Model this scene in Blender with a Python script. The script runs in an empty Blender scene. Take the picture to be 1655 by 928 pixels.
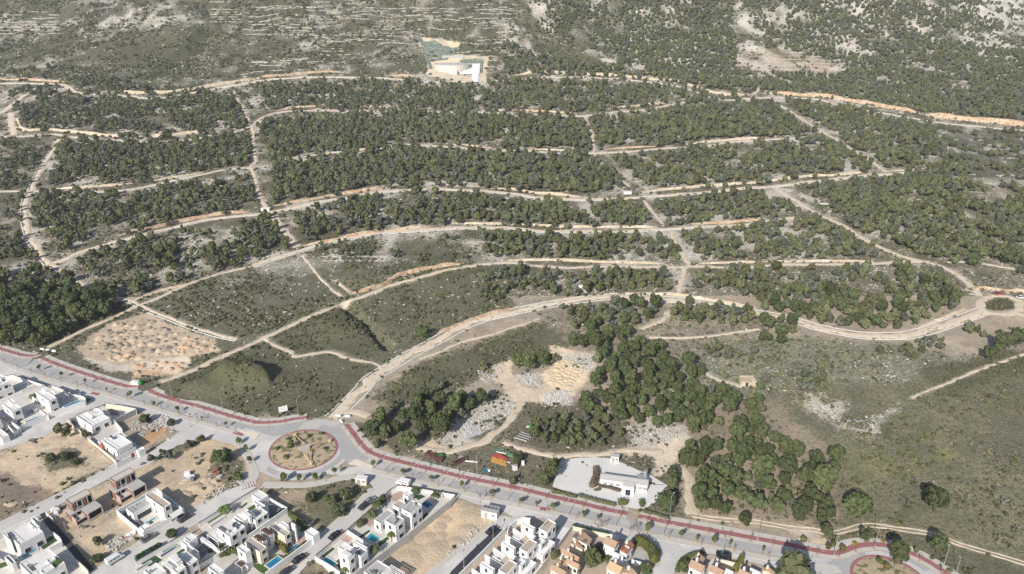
import bpy, math, random
import numpy as np
from mathutils import Vector, Matrix
random.seed(7); RNG=np.random.default_rng(11)
R=math.radians
S=bpy.context.scene
COL=S.collection
# ---------------------------------------------------------------- camera, sky, sun, exposure
CH=150.0; PITCH=R(23.0); FPX=1118.0; CX,CY=827.5,464.0
cam=bpy.data.cameras.new('camera'); camo=bpy.data.objects.new('camera',cam); COL.objects.link(camo)
camo.location=(0,0,CH); camo.rotation_euler=(R(90)-PITCH,0,0)
cam.sensor_fit='HORIZONTAL'; cam.sensor_width=36.0; cam.lens=FPX/1655*36.0
cam.clip_start=1.0; cam.clip_end=9000.0
S.camera=camo
S.render.resolution_x=1024; S.render.resolution_y=574
SUN_EL=R(32.0); SUN_AZ=R(26.0)      # shadows run away from the camera, 26 degrees to the right
w=bpy.data.worlds.new('World'); S.world=w; w.use_nodes=True
nt=w.node_tree; bg=nt.nodes['Background']; sky=nt.nodes.new('ShaderNodeTexSky')
sky.sky_type='NISHITA'; sky.sun_disc=False; sky.sun_elevation=SUN_EL; sky.sun_rotation=math.pi+SUN_AZ
sky.altitude=200; sky.air_density=1.0; sky.dust_density=1.2; sky.ozone_density=1.0
nt.links.new(sky.outputs[0],bg.inputs[0]); bg.inputs[1].default_value=0.085
sl=bpy.data.lights.new('sun','SUN'); so=bpy.data.objects.new('sun',sl); COL.objects.link(so)
sl.energy=4.5; sl.angle=R(0.53); sl.color=(1.0,0.945,0.86)
sd=Vector((math.sin(SUN_AZ)*math.cos(SUN_EL),math.cos(SUN_AZ)*math.cos(SUN_EL),-math.sin(SUN_EL)))
so.rotation_euler=sd.to_track_quat('-Z','Y').to_euler(); so.location=(-100,-200,400)
vs=S.view_settings; vs.view_transform='Standard'; vs.look='None'; vs.exposure=0.47; vs.gamma=1.0; vs.use_curve_mapping=False
S.cycles.max_bounces=5; S.cycles.diffuse_bounces=3; S.cycles.glossy_bounces=2; S.cycles.transmission_bounces=2
S.cycles.transparent_max_bounces=4; S.cycles.use_denoising=False

# ---------------------------------------------------------------- noise (numpy)
def vnoise(x,y,seed=0):
    xi=np.floor(x).astype(np.int64); yi=np.floor(y).astype(np.int64); fx=x-xi; fy=y-yi
    fx=fx*fx*(3-2*fx); fy=fy*fy*(3-2*fy)
    def h(a,b):
        n=(a*374761393+b*668265263+seed*1442695041)&0xffffffff
        n=((n^(n>>13))*1274126177)&0xffffffff
        return ((n^(n>>16))&0xffffff)/float(0xffffff)
    return (h(xi,yi)*(1-fx)+h(xi+1,yi)*fx)*(1-fy)+(h(xi,yi+1)*(1-fx)+h(xi+1,yi+1)*fx)*fy
def fbm(x,y,o=4,seed=0):
    s=0;a=.5;t=0
    for i in range(o):
        s=s+a*vnoise(x,y,seed+i*17); t+=a; a*=.5; x=x*2.03+3.1; y=y*2.03+1.7
    return s/t

# ---------------------------------------------------------------- terrain height
_D=np.array([-900,0,300,344,400,440,540,640,740,820,900,980,1060,1160,1260,1400,1700,2100],float)
_Z=np.array([-40,0,0,2,5,7.5,14.5,23,33,43,56,78,108,155,210,300,470,600],float)
_dd=np.arange(-900,2101,4.0); _zz=np.interp(_dd,_D,_Z)
_k=np.exp(-0.5*(np.arange(-18,19)*4/26.0)**2); _k/=_k.sum()
_zs=np.convolve(np.pad(_zz,18,mode='edge'),_k,mode='valid')
_zs[(_dd<=290)&(_dd>=-100)]=np.minimum(_zs[(_dd<=290)&(_dd>=-100)],0.0)
def sstep(a,b,x):
    t=np.clip((x-a)/(b-a),0,1); return t*t*(3-2*t)
CARVE=[]   # (world polyline Nx2, depth, width)
BUMP=[]    # (cx,cy,rx,ry,ang,h,power)
def seg_dist(px,py,pl):
    d=np.full(px.shape,1e9)
    for a,b in zip(pl[:-1],pl[1:]):
        vx,vy=b[0]-a[0],b[1]-a[1]; L=vx*vx+vy*vy+1e-9
        t=np.clip(((px-a[0])*vx+(py-a[1])*vy)/L,0,1)
        d=np.minimum(d,(px-a[0]-t*vx)**2+(py-a[1]-t*vy)**2)
    return np.sqrt(d)
def terr(x,y):
    x=np.asarray(x,float); y=np.asarray(y,float)
    z=np.interp(y,_dd,_zs)
    A=sstep(300,700,y)
    z=z+A*(2.5*np.sin(x/95+.6)*np.sin(y/120+1.)+sstep(700,1100,y)*9*np.sin(x/170+1.1+y/300)+sstep(900,1250,y)*10*np.sin(x/83+.5-y/190))
    hl=sstep(880,1080,y)
    z=z+A*(fbm(x/34,y/34,3,5)-.5)*3.0*(.35+sstep(800,1050,y)*2.2)+hl*((.5-abs(fbm(x/60,y/75,2,15)-.5)*2)*13+(fbm(x/15,y/20,2,25)-.5)*6.0)
    for pl,dep,wd in CARVE:
        lo=pl.min(0)-3*wd; hi=pl.max(0)+3*wd
        m=(x>lo[0])&(x<hi[0])&(y>lo[1])&(y<hi[1])
        if m.any():
            d=seg_dist(x[m],y[m],pl); z=np.array(z); z[m]-=dep*np.exp(-(d/wd)**2)
    for cx,cy,rx,ry,an,h,pw,cut in BUMP:
        m=(abs(x-cx)<60)&(abs(y-cy)<60)
        if not m.any(): continue
        xx,yy=x[m],y[m]; c,s=math.cos(an),math.sin(an); u=((xx-cx)*c+(yy-cy)*s)/rx; v=(-(xx-cx)*s+(yy-cy)*c)/ry
        q=h*np.exp(-(u*u+v*v)**pw)*(.72+.56*fbm(xx/5.5,yy/5.5,3,44))
        if cut is not None:
            A,B=cut; d=B-A; d=d/np.linalg.norm(d); sd_=(xx-A[0])*d[1]-(yy-A[1])*d[0]+1.6*np.sin(((xx-A[0])*d[0]+(yy-A[1])*d[1])/3.1); q=q/(1+np.exp(-np.clip(sd_/.3,-40,40)))
        z=np.array(z); z[m]+=q
    return z
cP,sP=math.cos(PITCH),math.sin(PITCH)
def rays(u,v):
    a=(np.asarray(u,float)-CX)/FPX; b=(CY-np.asarray(v,float))/FPX
    return np.stack([a,cP+b*sP,-sP+b*cP],-1)
def PZ(u,v,z=0.0):
    d=rays(u,v); t=(z-CH)/d[...,2]; return np.stack([d[...,0]*t,d[...,1]*t],-1)
def PT(pts,lift=0.0):
    """photo pixels -> points on the terrain (Nx3)"""
    pts=np.asarray(pts,float).reshape(-1,2); d=rays(pts[:,0],pts[:,1]); out=np.zeros((len(pts),3))
    ts=np.concatenate([np.linspace(90,700,500),np.linspace(703,2400,600)])
    for k0 in range(0,len(pts),400):
        e=d[k0:k0+400]; g=(CH+e[:,2:3]*ts-lift)-terr(e[:,0:1]*ts,e[:,1:2]*ts); neg=g<=0
        k=np.where(neg.any(1),neg.argmax(1),len(ts)-1); a=ts[np.maximum(k-1,0)]; b=ts[k]
        for _ in range(18):
            m=(a+b)/2; up=(CH+e[:,2]*m-lift-terr(e[:,0]*m,e[:,1]*m))>0; a=np.where(up,m,a); b=np.where(up,b,m)
        t=(a+b)/2; out[k0:k0+400]=np.stack([e[:,0]*t,e[:,1]*t,CH+e[:,2]*t-lift],-1)
    return out
def project(x,y,z):
    f=y*cP-(z-CH)*sP; up=y*sP+(z-CH)*cP; f=np.where(f<1,1,f)
    return CX+FPX*x/f, CY-FPX*up/f, f
# gullies and mounds of the land, measured once on the smooth slope
def carve(px,dep,wd): CARVE_LATER.append((PT(px)[:,:2],dep,wd))
CARVE_LATER=[]
carve([(345,10),(341,33),(323,66),(280,97),(216,130)],9,16)
carve([(60,20),(20,60),(0,90)],6,18)
carve([(815,0),(860,40),(920,85),(960,110)],7,16)
carve([(557,493),(590,520),(628,560)],3.6,2.6)
_m=PT([(405,608),(455,600),(560,525),(1040,75)])
_ct=PT([(392,584),(446,632)])[:,:2]
_mc=PT([(402,607)])[0]
BUMP_LATER=[(_mc[0],_mc[1],15,9.5,R(-12),5.4,2.2,_ct),(_m[0,0]-6,_m[0,1]-6,18,9,R(10),3.2,1.6,None),(_m[2,0]-5,_m[2,1]-4,17,11,R(-45),2.2,1.6,None)]
CARVE+=CARVE_LATER; BUMP+=BUMP_LATER

# ---------------------------------------------------------------- materials
def mat(name,c,rough=.85,c2=None,scale=.6,amt=.5,detail=4,bump=0.0,bscale=None,spec=.3,metal=0.0,c3=None,s3=6.0,t3=.62):
    m=bpy.data.materials.new(name); m.use_nodes=True; n=m.node_tree.nodes; l=m.node_tree.links
    b=n['Principled BSDF']; b.inputs['Roughness'].default_value=rough; b.inputs['Specular IOR Level'].default_value=spec
    b.inputs['Metallic'].default_value=metal
    geo=n.new('ShaderNodeNewGeometry'); nz=n.new('ShaderNodeTexNoise'); nz.inputs['Scale'].default_value=scale; nz.inputs['Detail'].default_value=detail
    nz.inputs['Roughness'].default_value=.65
    l.new(geo.outputs['Position'],nz.inputs['Vector'])
    if c2 is None: c2=tuple(x*.72 for x in c)
    rp=n.new('ShaderNodeValToRGB'); rp.color_ramp.elements[0].position=.5-amt*.35; rp.color_ramp.elements[1].position=.5+amt*.35
    rp.color_ramp.elements[0].color=(*c2,1); rp.color_ramp.elements[1].color=(*c,1)
    l.new(nz.outputs['Fac'],rp.inputs[0]); out=rp.outputs[0]
    if c3 is not None:
        n3=n.new('ShaderNodeTexNoise'); n3.inputs['Scale'].default_value=s3; n3.inputs['Detail'].default_value=3; l.new(geo.outputs['Position'],n3.inputs['Vector'])
        r3=n.new('ShaderNodeValToRGB'); r3.color_ramp.elements[0].position=t3-.04; r3.color_ramp.elements[1].position=t3+.04
        l.new(n3.outputs['Fac'],r3.inputs[0]); mx=n.new('ShaderNodeMix'); mx.data_type='RGBA'
        l.new(r3.outputs[0],mx.inputs[0]); l.new(out,mx.inputs[6]); mx.inputs[7].default_value=(*c3,1); out=mx.outputs[2]
    l.new(out,b.inputs['Base Color'])
    if bump:
        nb=n.new('ShaderNodeTexNoise'); nb.inputs['Scale'].default_value=bscale or scale*4; nb.inputs['Detail'].default_value=4
        l.new(geo.outputs['Position'],nb.inputs['Vector']); bp=n.new('ShaderNodeBump'); bp.inputs['Strength'].default_value=1.0; bp.inputs['Distance'].default_value=bump
        l.new(nb.outputs['Fac'],bp.inputs['Height']); l.new(bp.outputs[0],b.inputs['Normal'])
    return m
M={}
M['white']=mat('white render',(.80,.80,.79),.8,(.68,.67,.65),.35,.7)
M['roof_white']=mat('pale roof screed',(.72,.70,.68),.9,(.60,.58,.56),.5,.7)
M['roof_grey']=mat('grey roof gravel',(.40,.39,.38),.95,(.32,.31,.30),.8,.7)
M['roof_tan']=mat('sandy terrace tiles',(.46,.38,.30),.9,(.38,.31,.25),.7,.7)
M['cream']=mat('cream render',(.72,.64,.52),.85,(.60,.53,.43),.5,.6)
M['concrete']=mat('bare concrete',(.46,.45,.43),.9,(.36,.35,.34),.5,.8)
M['brick']=mat('hollow red brick',(.31,.145,.105),.9,(.23,.105,.08),1.5,.6)
M['brown_wall']=mat('brown brick coping',(.20,.10,.075),.9,(.15,.075,.06),1.2,.6)
M['glass']=mat('dark window glass',(.035,.045,.06),.08,(.02,.025,.035),.5,.4,spec=.6)
M['dark']=mat('black parts and opening shade',(.03,.03,.035),.7)  # near black for tyres, crates and pipes, and for shade painted into openings
M['dark_wood']=mat('dark stained wood',(.11,.06,.045),.7)
M['water_lo']=mat('turquoise pool water',(.045,.34,.42),.12,(.03,.25,.36),.9,.7,spec=.5)
M['water_mid']=mat('blue pool water',(.02,.20,.36),.12,(.015,.14,.28),.9,.7,spec=.5)
M['water_deep']=mat('deep blue pool water',(.015,.075,.22),.12,(.01,.05,.15),.9,.7,spec=.5)
M['lawn']=mat('mown lawn',(.075,.13,.035),.95,(.045,.085,.022),.9,.8,bump=.05,bscale=6)
M['turf']=mat('artificial turf',(.035,.085,.035),.95,(.025,.06,.025),1.2,.6)
M['pink']=mat('pinkish patio tiles',(.46,.33,.28),.9,(.40,.28,.24),1.0,.6)
M['patio']=mat('pale patio paving',(.62,.58,.53),.9,(.52,.49,.45),.7,.7)
M['slate']=mat('dark grey paving',(.15,.16,.185),.85,(.11,.12,.14),.8,.6)
M['tile']=mat('terracotta roof tiles',(.42,.285,.195),.9,(.31,.21,.15),1.4,.9,c3=(.22,.14,.10),s3=4,t3=.66)
M['tile_o']=mat('orange roof tiles',(.55,.39,.24),.9,(.43,.30,.19),1.2,.9)
M['tile_r']=mat('red roof tiles',(.36,.14,.09),.9,(.28,.11,.075),1.2,.9)
M['asphalt']=mat('pale weathered asphalt',(.54,.52,.495),.92,(.46,.445,.43),.16,.9,6,c3=(.58,.555,.52),s3=.09,t3=.56)
M['asphalt_lane']=mat('worn traffic lane asphalt',(.405,.395,.385),.92,(.335,.33,.325),.2,.9,6,c3=(.46,.445,.425),s3=.07,t3=.57)
M['asphalt_new']=mat('new black asphalt',(.055,.058,.066),.85,(.04,.042,.05),.5,.7)
M['pave']=mat('concrete paving slabs',(.54,.505,.46),.92,(.46,.43,.395),.35,.8,6)
M['kerb']=mat('concrete kerb',(.47,.41,.34),.92,(.38,.33,.28),.6,.8)
M['red_lane']=mat('red cycle lane paving',(.34,.14,.14),.9,(.27,.11,.115),.45,.9,5,c3=(.42,.27,.245),s3=.5,t3=.63)
M['mark']=mat('worn white road paint',(.66,.65,.63),.85,(.46,.45,.44),1.6,.9)
M['carpark']=mat('pale car park asphalt',(.66,.64,.61),.92,(.58,.565,.54),.2,.8,5)
M['trackdirt']=mat('chalky dirt track',(.64,.545,.43),.95,(.50,.41,.31),.22,.9,6,bump=.12,bscale=.8,c3=(.24,.22,.145),s3=.42,t3=.65)
M['trackdirt_w']=mat('white gravel road',(.70,.60,.475),.95,(.55,.455,.345),.25,.9,6,bump=.12,bscale=.8,c3=(.30,.27,.18),s3=.5,t3=.63)
M['orange']=mat('orange cut earth',(.47,.315,.20),.95,(.35,.24,.155),.25,.9,6,bump=.45,bscale=.9,c3=(.50,.405,.295),s3=.35,t3=.52)
M['bank_cream']=mat('cream cut earth',(.56,.465,.34),.95,(.40,.32,.23),.25,.9,6,bump=.45,bscale=.9,c3=(.60,.53,.425),s3=.3,t3=.57)
M['drain']=mat('concrete drain',(.66,.65,.62),.9,(.52,.51,.48),.5,.8)
M['stone']=mat('dry limestone',(.54,.50,.44),.95,(.38,.35,.30),1.2,.9,bump=.1,bscale=3)
M['stone_grey']=mat('grey limestone',(.46,.44,.42),.95,(.30,.29,.27),.8,.9,bump=.1,bscale=3)
M['rubble']=mat('white demolition rubble',(.60,.58,.55),.95,(.40,.38,.35),1.5,.9)
M['spoil']=mat('sandy spoil',(.54,.43,.31),.95,(.43,.34,.245),.35,.9,5,bump=.25,bscale=1.4)
M['spoil_o']=mat('orange spoil',(.54,.38,.25),.95,(.44,.31,.205),.35,.9,5,bump=.25,bscale=1.4)
M['steel']=mat('galvanised steel',(.42,.42,.43),.5,(.36,.36,.37),2,.4,metal=.3)
M['trunk']=mat('pine bark',(.13,.095,.07),.95,(.08,.06,.045),3,.7)
M['twig']=mat('bare grey twigs',(.20,.165,.14),.95,(.14,.12,.10),3,.7)
def leafmat(name,c,c2,scale=.9):
    m=mat(name,c,.85,c2,scale,.9,3,spec=.15)
    n=m.node_tree.nodes; l=m.node_tree.links; b=n['Principled BSDF']
    oi=n.new('ShaderNodeObjectInfo'); hs=n.new('ShaderNodeHueSaturation'); 
    ma=n.new('ShaderNodeMapRange'); ma.inputs[3].default_value=.72; ma.inputs[4].default_value=1.3
    l.new(oi.outputs['Random'],ma.inputs[0]); l.new(ma.outputs[0],hs.inputs['Value'])
    mh=n.new('ShaderNodeMapRange'); mh.inputs[3].default_value=.485; mh.inputs[4].default_value=.515
    mu=n.new('ShaderNodeMath'); mu.operation='FRACT'; mm=n.new('ShaderNodeMath'); mm.operation='MULTIPLY'; mm.inputs[1].default_value=7.31
    l.new(oi.outputs['Random'],mm.inputs[0]); l.new(mm.outputs[0],mu.inputs[0]); l.new(mu.outputs[0],mh.inputs[0]); l.new(mh.outputs[0],hs.inputs['Hue'])
    src=b.inputs['Base Color'].links[0].from_socket; l.new(src,hs.inputs['Color']); l.new(hs.outputs[0],b.inputs['Base Color'])
    return m
M['pine']=leafmat('pine needles',(.102,.122,.052),(.056,.071,.033))
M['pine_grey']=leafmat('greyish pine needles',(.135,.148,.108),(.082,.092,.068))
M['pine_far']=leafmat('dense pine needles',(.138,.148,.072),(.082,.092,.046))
M['leaf']=leafmat('evergreen leaves',(.11,.13,.05),(.06,.075,.03))
M['leaf_y']=leafmat('yellow green leaves',(.155,.15,.05),(.09,.092,.032))
M['leaf_gold']=leafmat('golden leaves',(.42,.30,.03),(.25,.20,.03))
M['scrub_g']=leafmat('olive scrub leaves',(.128,.132,.070),(.075,.080,.044))
M['scrub_b']=leafmat('grey heath twigs',(.20,.185,.155),(.12,.11,.09))
M['scrub_y']=leafmat('yellowish grass tufts',(.20,.20,.075),(.12,.125,.05))
M['hedge_brown']=leafmat('dry brown hedge',(.19,.145,.11),(.10,.08,.06))
M['palm']=leafmat('palm fronds',(.10,.13,.045),(.055,.075,.028))

# ---------------------------------------------------------------- mesh building
class MB:
    def __init__(s): s.v=[]; s.f=[]; s.n=0
    def add(s,vs,fs):
        k=s.n; s.v.extend([tuple(map(float,p)) for p in vs]); s.n+=len(vs); s.f.extend([tuple(k+i for i in f) for f in fs]); return s
    def prism(s,pts,z0,z1,bottom=False):
        n=len(pts); a=0
        for i in range(n): a+=pts[i][0]*pts[(i+1)%n][1]-pts[(i+1)%n][0]*pts[i][1]
        if a<0: pts=pts[::-1]
        fs=[tuple(range(n,2*n))]+[(i,(i+1)%n,n+(i+1)%n,n+i) for i in range(n)]
        if bottom: fs.append(tuple(range(n-1,-1,-1)))
        return s.add([(p[0],p[1],z0) for p in pts]+[(p[0],p[1],z1) for p in pts],fs)
    def flat(s,pts,z):
        n=len(pts); a=0
        for i in range(n): a+=pts[i][0]*pts[(i+1)%n][1]-pts[(i+1)%n][0]*pts[i][1]
        if a<0: pts=pts[::-1]
        return s.add([(p[0],p[1],z) for p in pts],[tuple(range(n))])
    def box(s,cx,cy,z0,lx,ly,h,an=0.0,bottom=True):
        c,sn=math.cos(an),math.sin(an)
        pts=[(cx+x*c-y*sn,cy+x*sn+y*c) for x,y in ((-lx/2,-ly/2),(lx/2,-ly/2),(lx/2,ly/2),(-lx/2,ly/2))]
        return s.prism(pts,z0,z0+h,bottom)
    def tube(s,p,q,r,r2=None,n=6):
        p=Vector(p);q=Vector(q); d=q-p
        if d.length<1e-6: return s
        d.normalize(); a=d.orthogonal().normalized(); b=d.cross(a); r2=r if r2 is None else r2
        vs=[];
        for i in range(n):
            t=2*math.pi*i/n; o=a*math.cos(t)+b*math.sin(t); vs.append(p+o*r)
        for i in range(n):
            t=2*math.pi*i/n; o=a*math.cos(t)+b*math.sin(t); vs.append(q+o*r2)
        return s.add(vs,[(i,(i+1)%n,n+(i+1)%n,n+i) for i in range(n)]+[tuple(range(n,2*n)),tuple(range(n-1,-1,-1))])
    def lathe(s,prof,cx=0,cy=0,n=12):
        vs=[];fs=[]
        for r,z in prof:
            for i in range(n): t=2*math.pi*i/n; vs.append((cx+r*math.cos(t),cy+r*math.sin(t),z))
        for j in range(len(prof)-1):
            for i in range(n): fs.append((j*n+i,j*n+(i+1)%n,(j+1)*n+(i+1)%n,(j+1)*n+i))
        fs.append(tuple(range((len(prof)-1)*n,len(prof)*n))); fs.append(tuple(range(n-1,-1,-1)))
        return s.add(vs,fs)
    def blob(s,c,r,sz=(1,1,1),jit=.2,sub=1,rnd=random):
        vs,fs=ICO[sub]; ph=[rnd.uniform(0,6) for _ in range(3)]
        out=[]
        for x,y,z in vs:
            k=1+jit*(math.sin(3*x+ph[0]+2*y)+math.sin(3*z+ph[1]+2*x)+math.sin(4*y+ph[2]))*.45+rnd.uniform(-jit,jit)*.35
            out.append((c[0]+x*r*sz[0]*k,c[1]+y*r*sz[1]*k,c[2]+z*r*sz[2]*k))
        return s.add(out,fs)
    def build(s,name,m,parent=None,kind=None,label=None,cat=None,group=None,smooth=False,origin=None):
        me=bpy.data.meshes.new(name); off=(0,0,0)
        if origin is not None: off=origin
        elif parent is not None: off=parent.get('_o',(0,0,0))
        me.from_pydata([(a-off[0],b-off[1],c-off[2]) for a,b,c in s.v],[],s.f)
        for mm in (m if isinstance(m,(list,tuple)) else [m]): me.materials.append(mm)
        me.polygons.foreach_set('use_smooth',[bool(smooth)]*len(me.polygons))
        me.update()
        o=bpy.data.objects.new(name,me); COL.objects.link(o)
        if parent is not None:
            o.parent=parent
            if origin is not None and '_o' in parent: o.location=tuple(off[i]-parent['_o'][i] for i in range(3))
        elif origin is not None: o.location=origin
        tag(o,label,cat,group,kind); return o
def tag(o,label=None,cat=None,group=None,kind=None):
    if label: o['label']=label
    if cat: o['category']=cat
    if group: o['group']=group
    if kind: o['kind']=kind
    return o
def thing(name,label,cat,loc=(0,0,0),group=None,rz=0.0):
    o=bpy.data.objects.new(name,None); COL.objects.link(o); o.location=loc; o.rotation_euler=(0,0,rz); o.empty_display_size=.5
    if rz==0: o['_o']=tuple(float(x) for x in loc)
    return tag(o,label,cat,group)
def local_thing(name,label,cat,group=None):
    o=bpy.data.objects.new(name,None); COL.objects.link(o); return tag(o,label,cat,group)
def dup(root,loc,rz=0.0,sc=1.0,label=None,group=None,cat=None):
    r=root.copy(); COL.objects.link(r); r.location=loc; r.rotation_euler=(0,0,rz); r.scale=(sc,sc,sc) if not isinstance(sc,tuple) else sc
    tag(r,label,cat,group)
    for ch in list(root.children):
        c=ch.copy(); COL.objects.link(c); c.parent=r
        for g in list(ch.children):
            e=g.copy(); COL.objects.link(e); e.parent=c
    return r
def _ico(sub):
    import bmesh
    b=bmesh.new(); bmesh.ops.create_icosphere(b,subdivisions=sub,radius=1.0); b.verts.ensure_lookup_table()
    r=([tuple(v.co) for v in b.verts],[tuple(v.index for v in f.verts) for f in b.faces]); b.free(); return r
ICO={1:_ico(1),2:_ico(2),3:_ico(3)}
def fast_mesh(name,V,Q,m,kind='structure',smooth=False,**pr):
    me=bpy.data.meshes.new(name); V=np.asarray(V,np.float32); Q=np.asarray(Q,np.int32)
    me.vertices.add(len(V)); me.vertices.foreach_set('co',V.ravel())
    k=Q.shape[1]; me.loops.add(Q.size); me.loops.foreach_set('vertex_index',Q.ravel())
    me.polygons.add(len(Q)); me.polygons.foreach_set('loop_start',np.arange(0,Q.size,k,dtype=np.int32))
    me.update(calc_edges=True); me.validate()
    me.polygons.foreach_set('use_smooth',[bool(smooth)]*len(Q))
    me.materials.append(m); o=bpy.data.objects.new(name,me); COL.objects.link(o)
    tag(o,kind=kind,**pr); return o
def resample(pl,step):
    pl=np.asarray(pl,float)
    if len(pl)>2:   # Catmull-Rom
        p=np.vstack([2*pl[0]-pl[1],pl,2*pl[-1]-pl[-2]]); out=[]
        for i in range(1,len(p)-2):
            for t in np.linspace(0,1,9)[:-1]:
                a,b,c,d=p[i-1],p[i],p[i+1],p[i+2]
                out.append(.5*((2*b)+(-a+c)*t+(2*a-5*b+4*c-d)*t*t+(-a+3*b-3*c+d)*t**3))
        out.append(pl[-1]); pl=np.array(out)
    L=np.concatenate([[0],np.cumsum(np.linalg.norm(np.diff(pl,axis=0),axis=1))]); n=max(2,int(L[-1]/step)+1)
    s=np.linspace(0,L[-1],n); return np.stack([np.interp(s,L,pl[:,k]) for k in range(pl.shape[1])],-1)
def normals2(c):
    t=np.gradient(c,axis=0); t/=np.linalg.norm(t,axis=1,keepdims=True)+1e-9; return np.stack([-t[:,1],t[:,0]],-1)
AVE_N=np.array([(-60,540),(0,558),(36,569),(70,572),(163,606),(230,619),(325,652),(407,677),(500,671),(560,680),(600,726),(670,747),(830,782),(931,807),(1014,826),(1151,853),(1258,873),(1340,889),(1385,878),(1433,878),(1495,900),(1560,945)],float)
# ================================================================ LAND
# tracks measured on the photograph; each is laid out on the real slope.  (name, px polyline, width m, material, drain side, bank px polyline list)
TRK=[]
def trk(px,wd,m='trackdirt',drain=0.0,rag=.22): TRK.append((px,wd,m,drain,rag))
T1=[(-40,136),(0,135),(51,135),(102,137),(127,150),(183,153),(211,156),(254,159),(305,151),(356,142),(420,131),(486,125),(563,125),(613,126),(664,131),(766,132),(830,130),(889,125),(947,125),(1023,130),(1087,138.5),(1138,152.5),(1158,160),(1189,161.5),(1214,159),(1260,158),(1319,160),(1357,171),(1398,178),(1451,187),(1515,198),(1566,203),(1655,211),(1700,215)]
trk(T1,5,'trackdirt_w',1.0)
trk([(58,142),(28,163),(5,180.5),(-20,186)],6,'trackdirt_w'); trk([(15,183),(19,198),(21.6,219)],7,'trackdirt_w')
T2=[(-20,219),(25,221),(86,217),(114,221),(178,226),(254,229),(318,224),(369,216),(407,203),(415,196),(443,183),(486,179),(542,179),(639,179),(690,180.5),(728,181),(766,182),(830,183.5),(922,187),(947,187),(978,182.5),(1023,179),(1056,175),(1084,170),(1105,165)]
trk(T2,4.5,'trackdirt',1.0)
trk([(440,258.5),(504,258),(555,251),(620,240),(654,233),(692,235.6),(738,238),(773.6,242),(799,243),(850,243),(896,247),(942,248),(998,246),(1049,242),(1087,239),(1145,235.6),(1176,230.5),(1240,225.4),(1270,224),(1321,220)],4.0,'trackdirt',.9)
trk([(-20,309),(51,309),(102,310.6),(135,310.6),(173,309),(203,307),(229,303),(280,291.5),(330.5,281),(366,273.7),(407,271)],3.2,'trackdirt',.9)
trk([(423,345),(468.5,337),(512,327),(562.6,319.5),(598,312),(664,307),(715,306),(766,308),(791,310),(830,313),(871,319.5),(922,322),(972.5,322),(1023,319.5),(1074,315.7),(1125,312),(1168,308),(1201,304),(1240,302),(1281,298),(1301,295),(1362,288),(1413,282.6),(1456,281)],5.0,'trackdirt_w',.9)
trk([(81,428),(109,417),(145,403),(193,389),(254,374),(330.5,356),(376,350),(423,345)],4.2,'trackdirt_w',.8)
trk([(94,225.4),(89,238),(76,258.5),(58.5,289),(51,309),(43,322),(41,342),(43,363),(53,391),(66,408.5),(81,428)],4.2,'trackdirt_w',.8)
trk([(410,430),(440.5,418.7),(479,407),(512,398),(562.6,385.6),(613,377),(664,373),(728,369),(779,368),(830,369),(866,373),(930,374),(998,374),(1074,370),(1125,367),(1176,365),(1212,363),(1240,358),(1290,352)],4.6,'trackdirt_w',.8)
trk([(420,428),(356,442),(305,459),(254,482),(219,496),(178,515),(142,530),(107,548),(76,562)],3.2)
trk([(214,487),(173,478),(142,464),(112,446),(94,433),(81,428)],3.6,'trackdirt_w',.7); trk([(75,430),(50,444),(23,455),(8,464),(-20,478)],3)
trk([(259,618),(310,599),(356,578),(420,550),(430,544),(461,530),(512,507),(557.5,492),(588,479),(626,464),(664,452.5),(715,438.5),(766,429.6),(791,426),(830,425),(858,429.6),(922,433),(972.5,431),(1069,432),(1138,431),(1186,433),(1273,428),(1337,428),(1413,426),(1464,423),(1502,423)],3.8,'trackdirt')
T7=[(535,677),(548,667),(561,654),(586,629),(596,615),(619,600),(626,596),(664,573),(715,545),(766,520),(820,506),(871,495.7),(922,487),(985,480),(1036,482),(1100,485.5),(1150.5,492),(1214,504.6),(1273,515),(1324,530),(1387.6,541.5),(1438,543),(1476.5,540),(1527,525),(1578,507),(1591,502)]
trk(T7,5.2,'trackdirt_w',2.2)
RBX=[(1616+34*math.cos(t),493+15*math.sin(t)) for t in np.linspace(0,2*math.pi,19)]
trk(RBX,4.2,'trackdirt'); trk([(1640,505),(1670,516),(1710,526)],5,'trackdirt')
# fire-break lines up and down the slope
trk([(376,147.5),(391.6,173),(404,198),(409,213),(410,235),(413,260),(407,271),(417,302),(421,318),(433,338)],3.6)
trk([(440.5,350),(461,375),(481,400)],5,'trackdirt',0,.35); trk([(489,413),(506.6,436),(532,464),(552,479)],2.0,'trackdirt_w',0,.3)
trk([(944.6,188),(957,219),(962,253),(985,274),(1018,302)],3.0,'trackdirt',0,.4)
trk([(1041,324.6),(1072,363)],2.4,'trackdirt',0,.3); trk([(1084,375),(1100,405),(1112,426),(1105,441),(1095,477)],3.6,'trackdirt',0,.3)
trk([(1242,160),(1286,186),(1324,211),(1349,224),(1377,241.5),(1393,253),(1413,264),(1433,279)],4.2)
trk([(1250,302),(1273,317),(1311,340),(1362,365),(1413,396),(1464,416),(1515,429),(1555,449),(1568,461),(1585,480)],4.6)
trk([(1215,158),(1229,138.5)],3); trk([(1530,424),(1570,424),(1620,432),(1670,440)],3,'trackdirt',0,.5)
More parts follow.
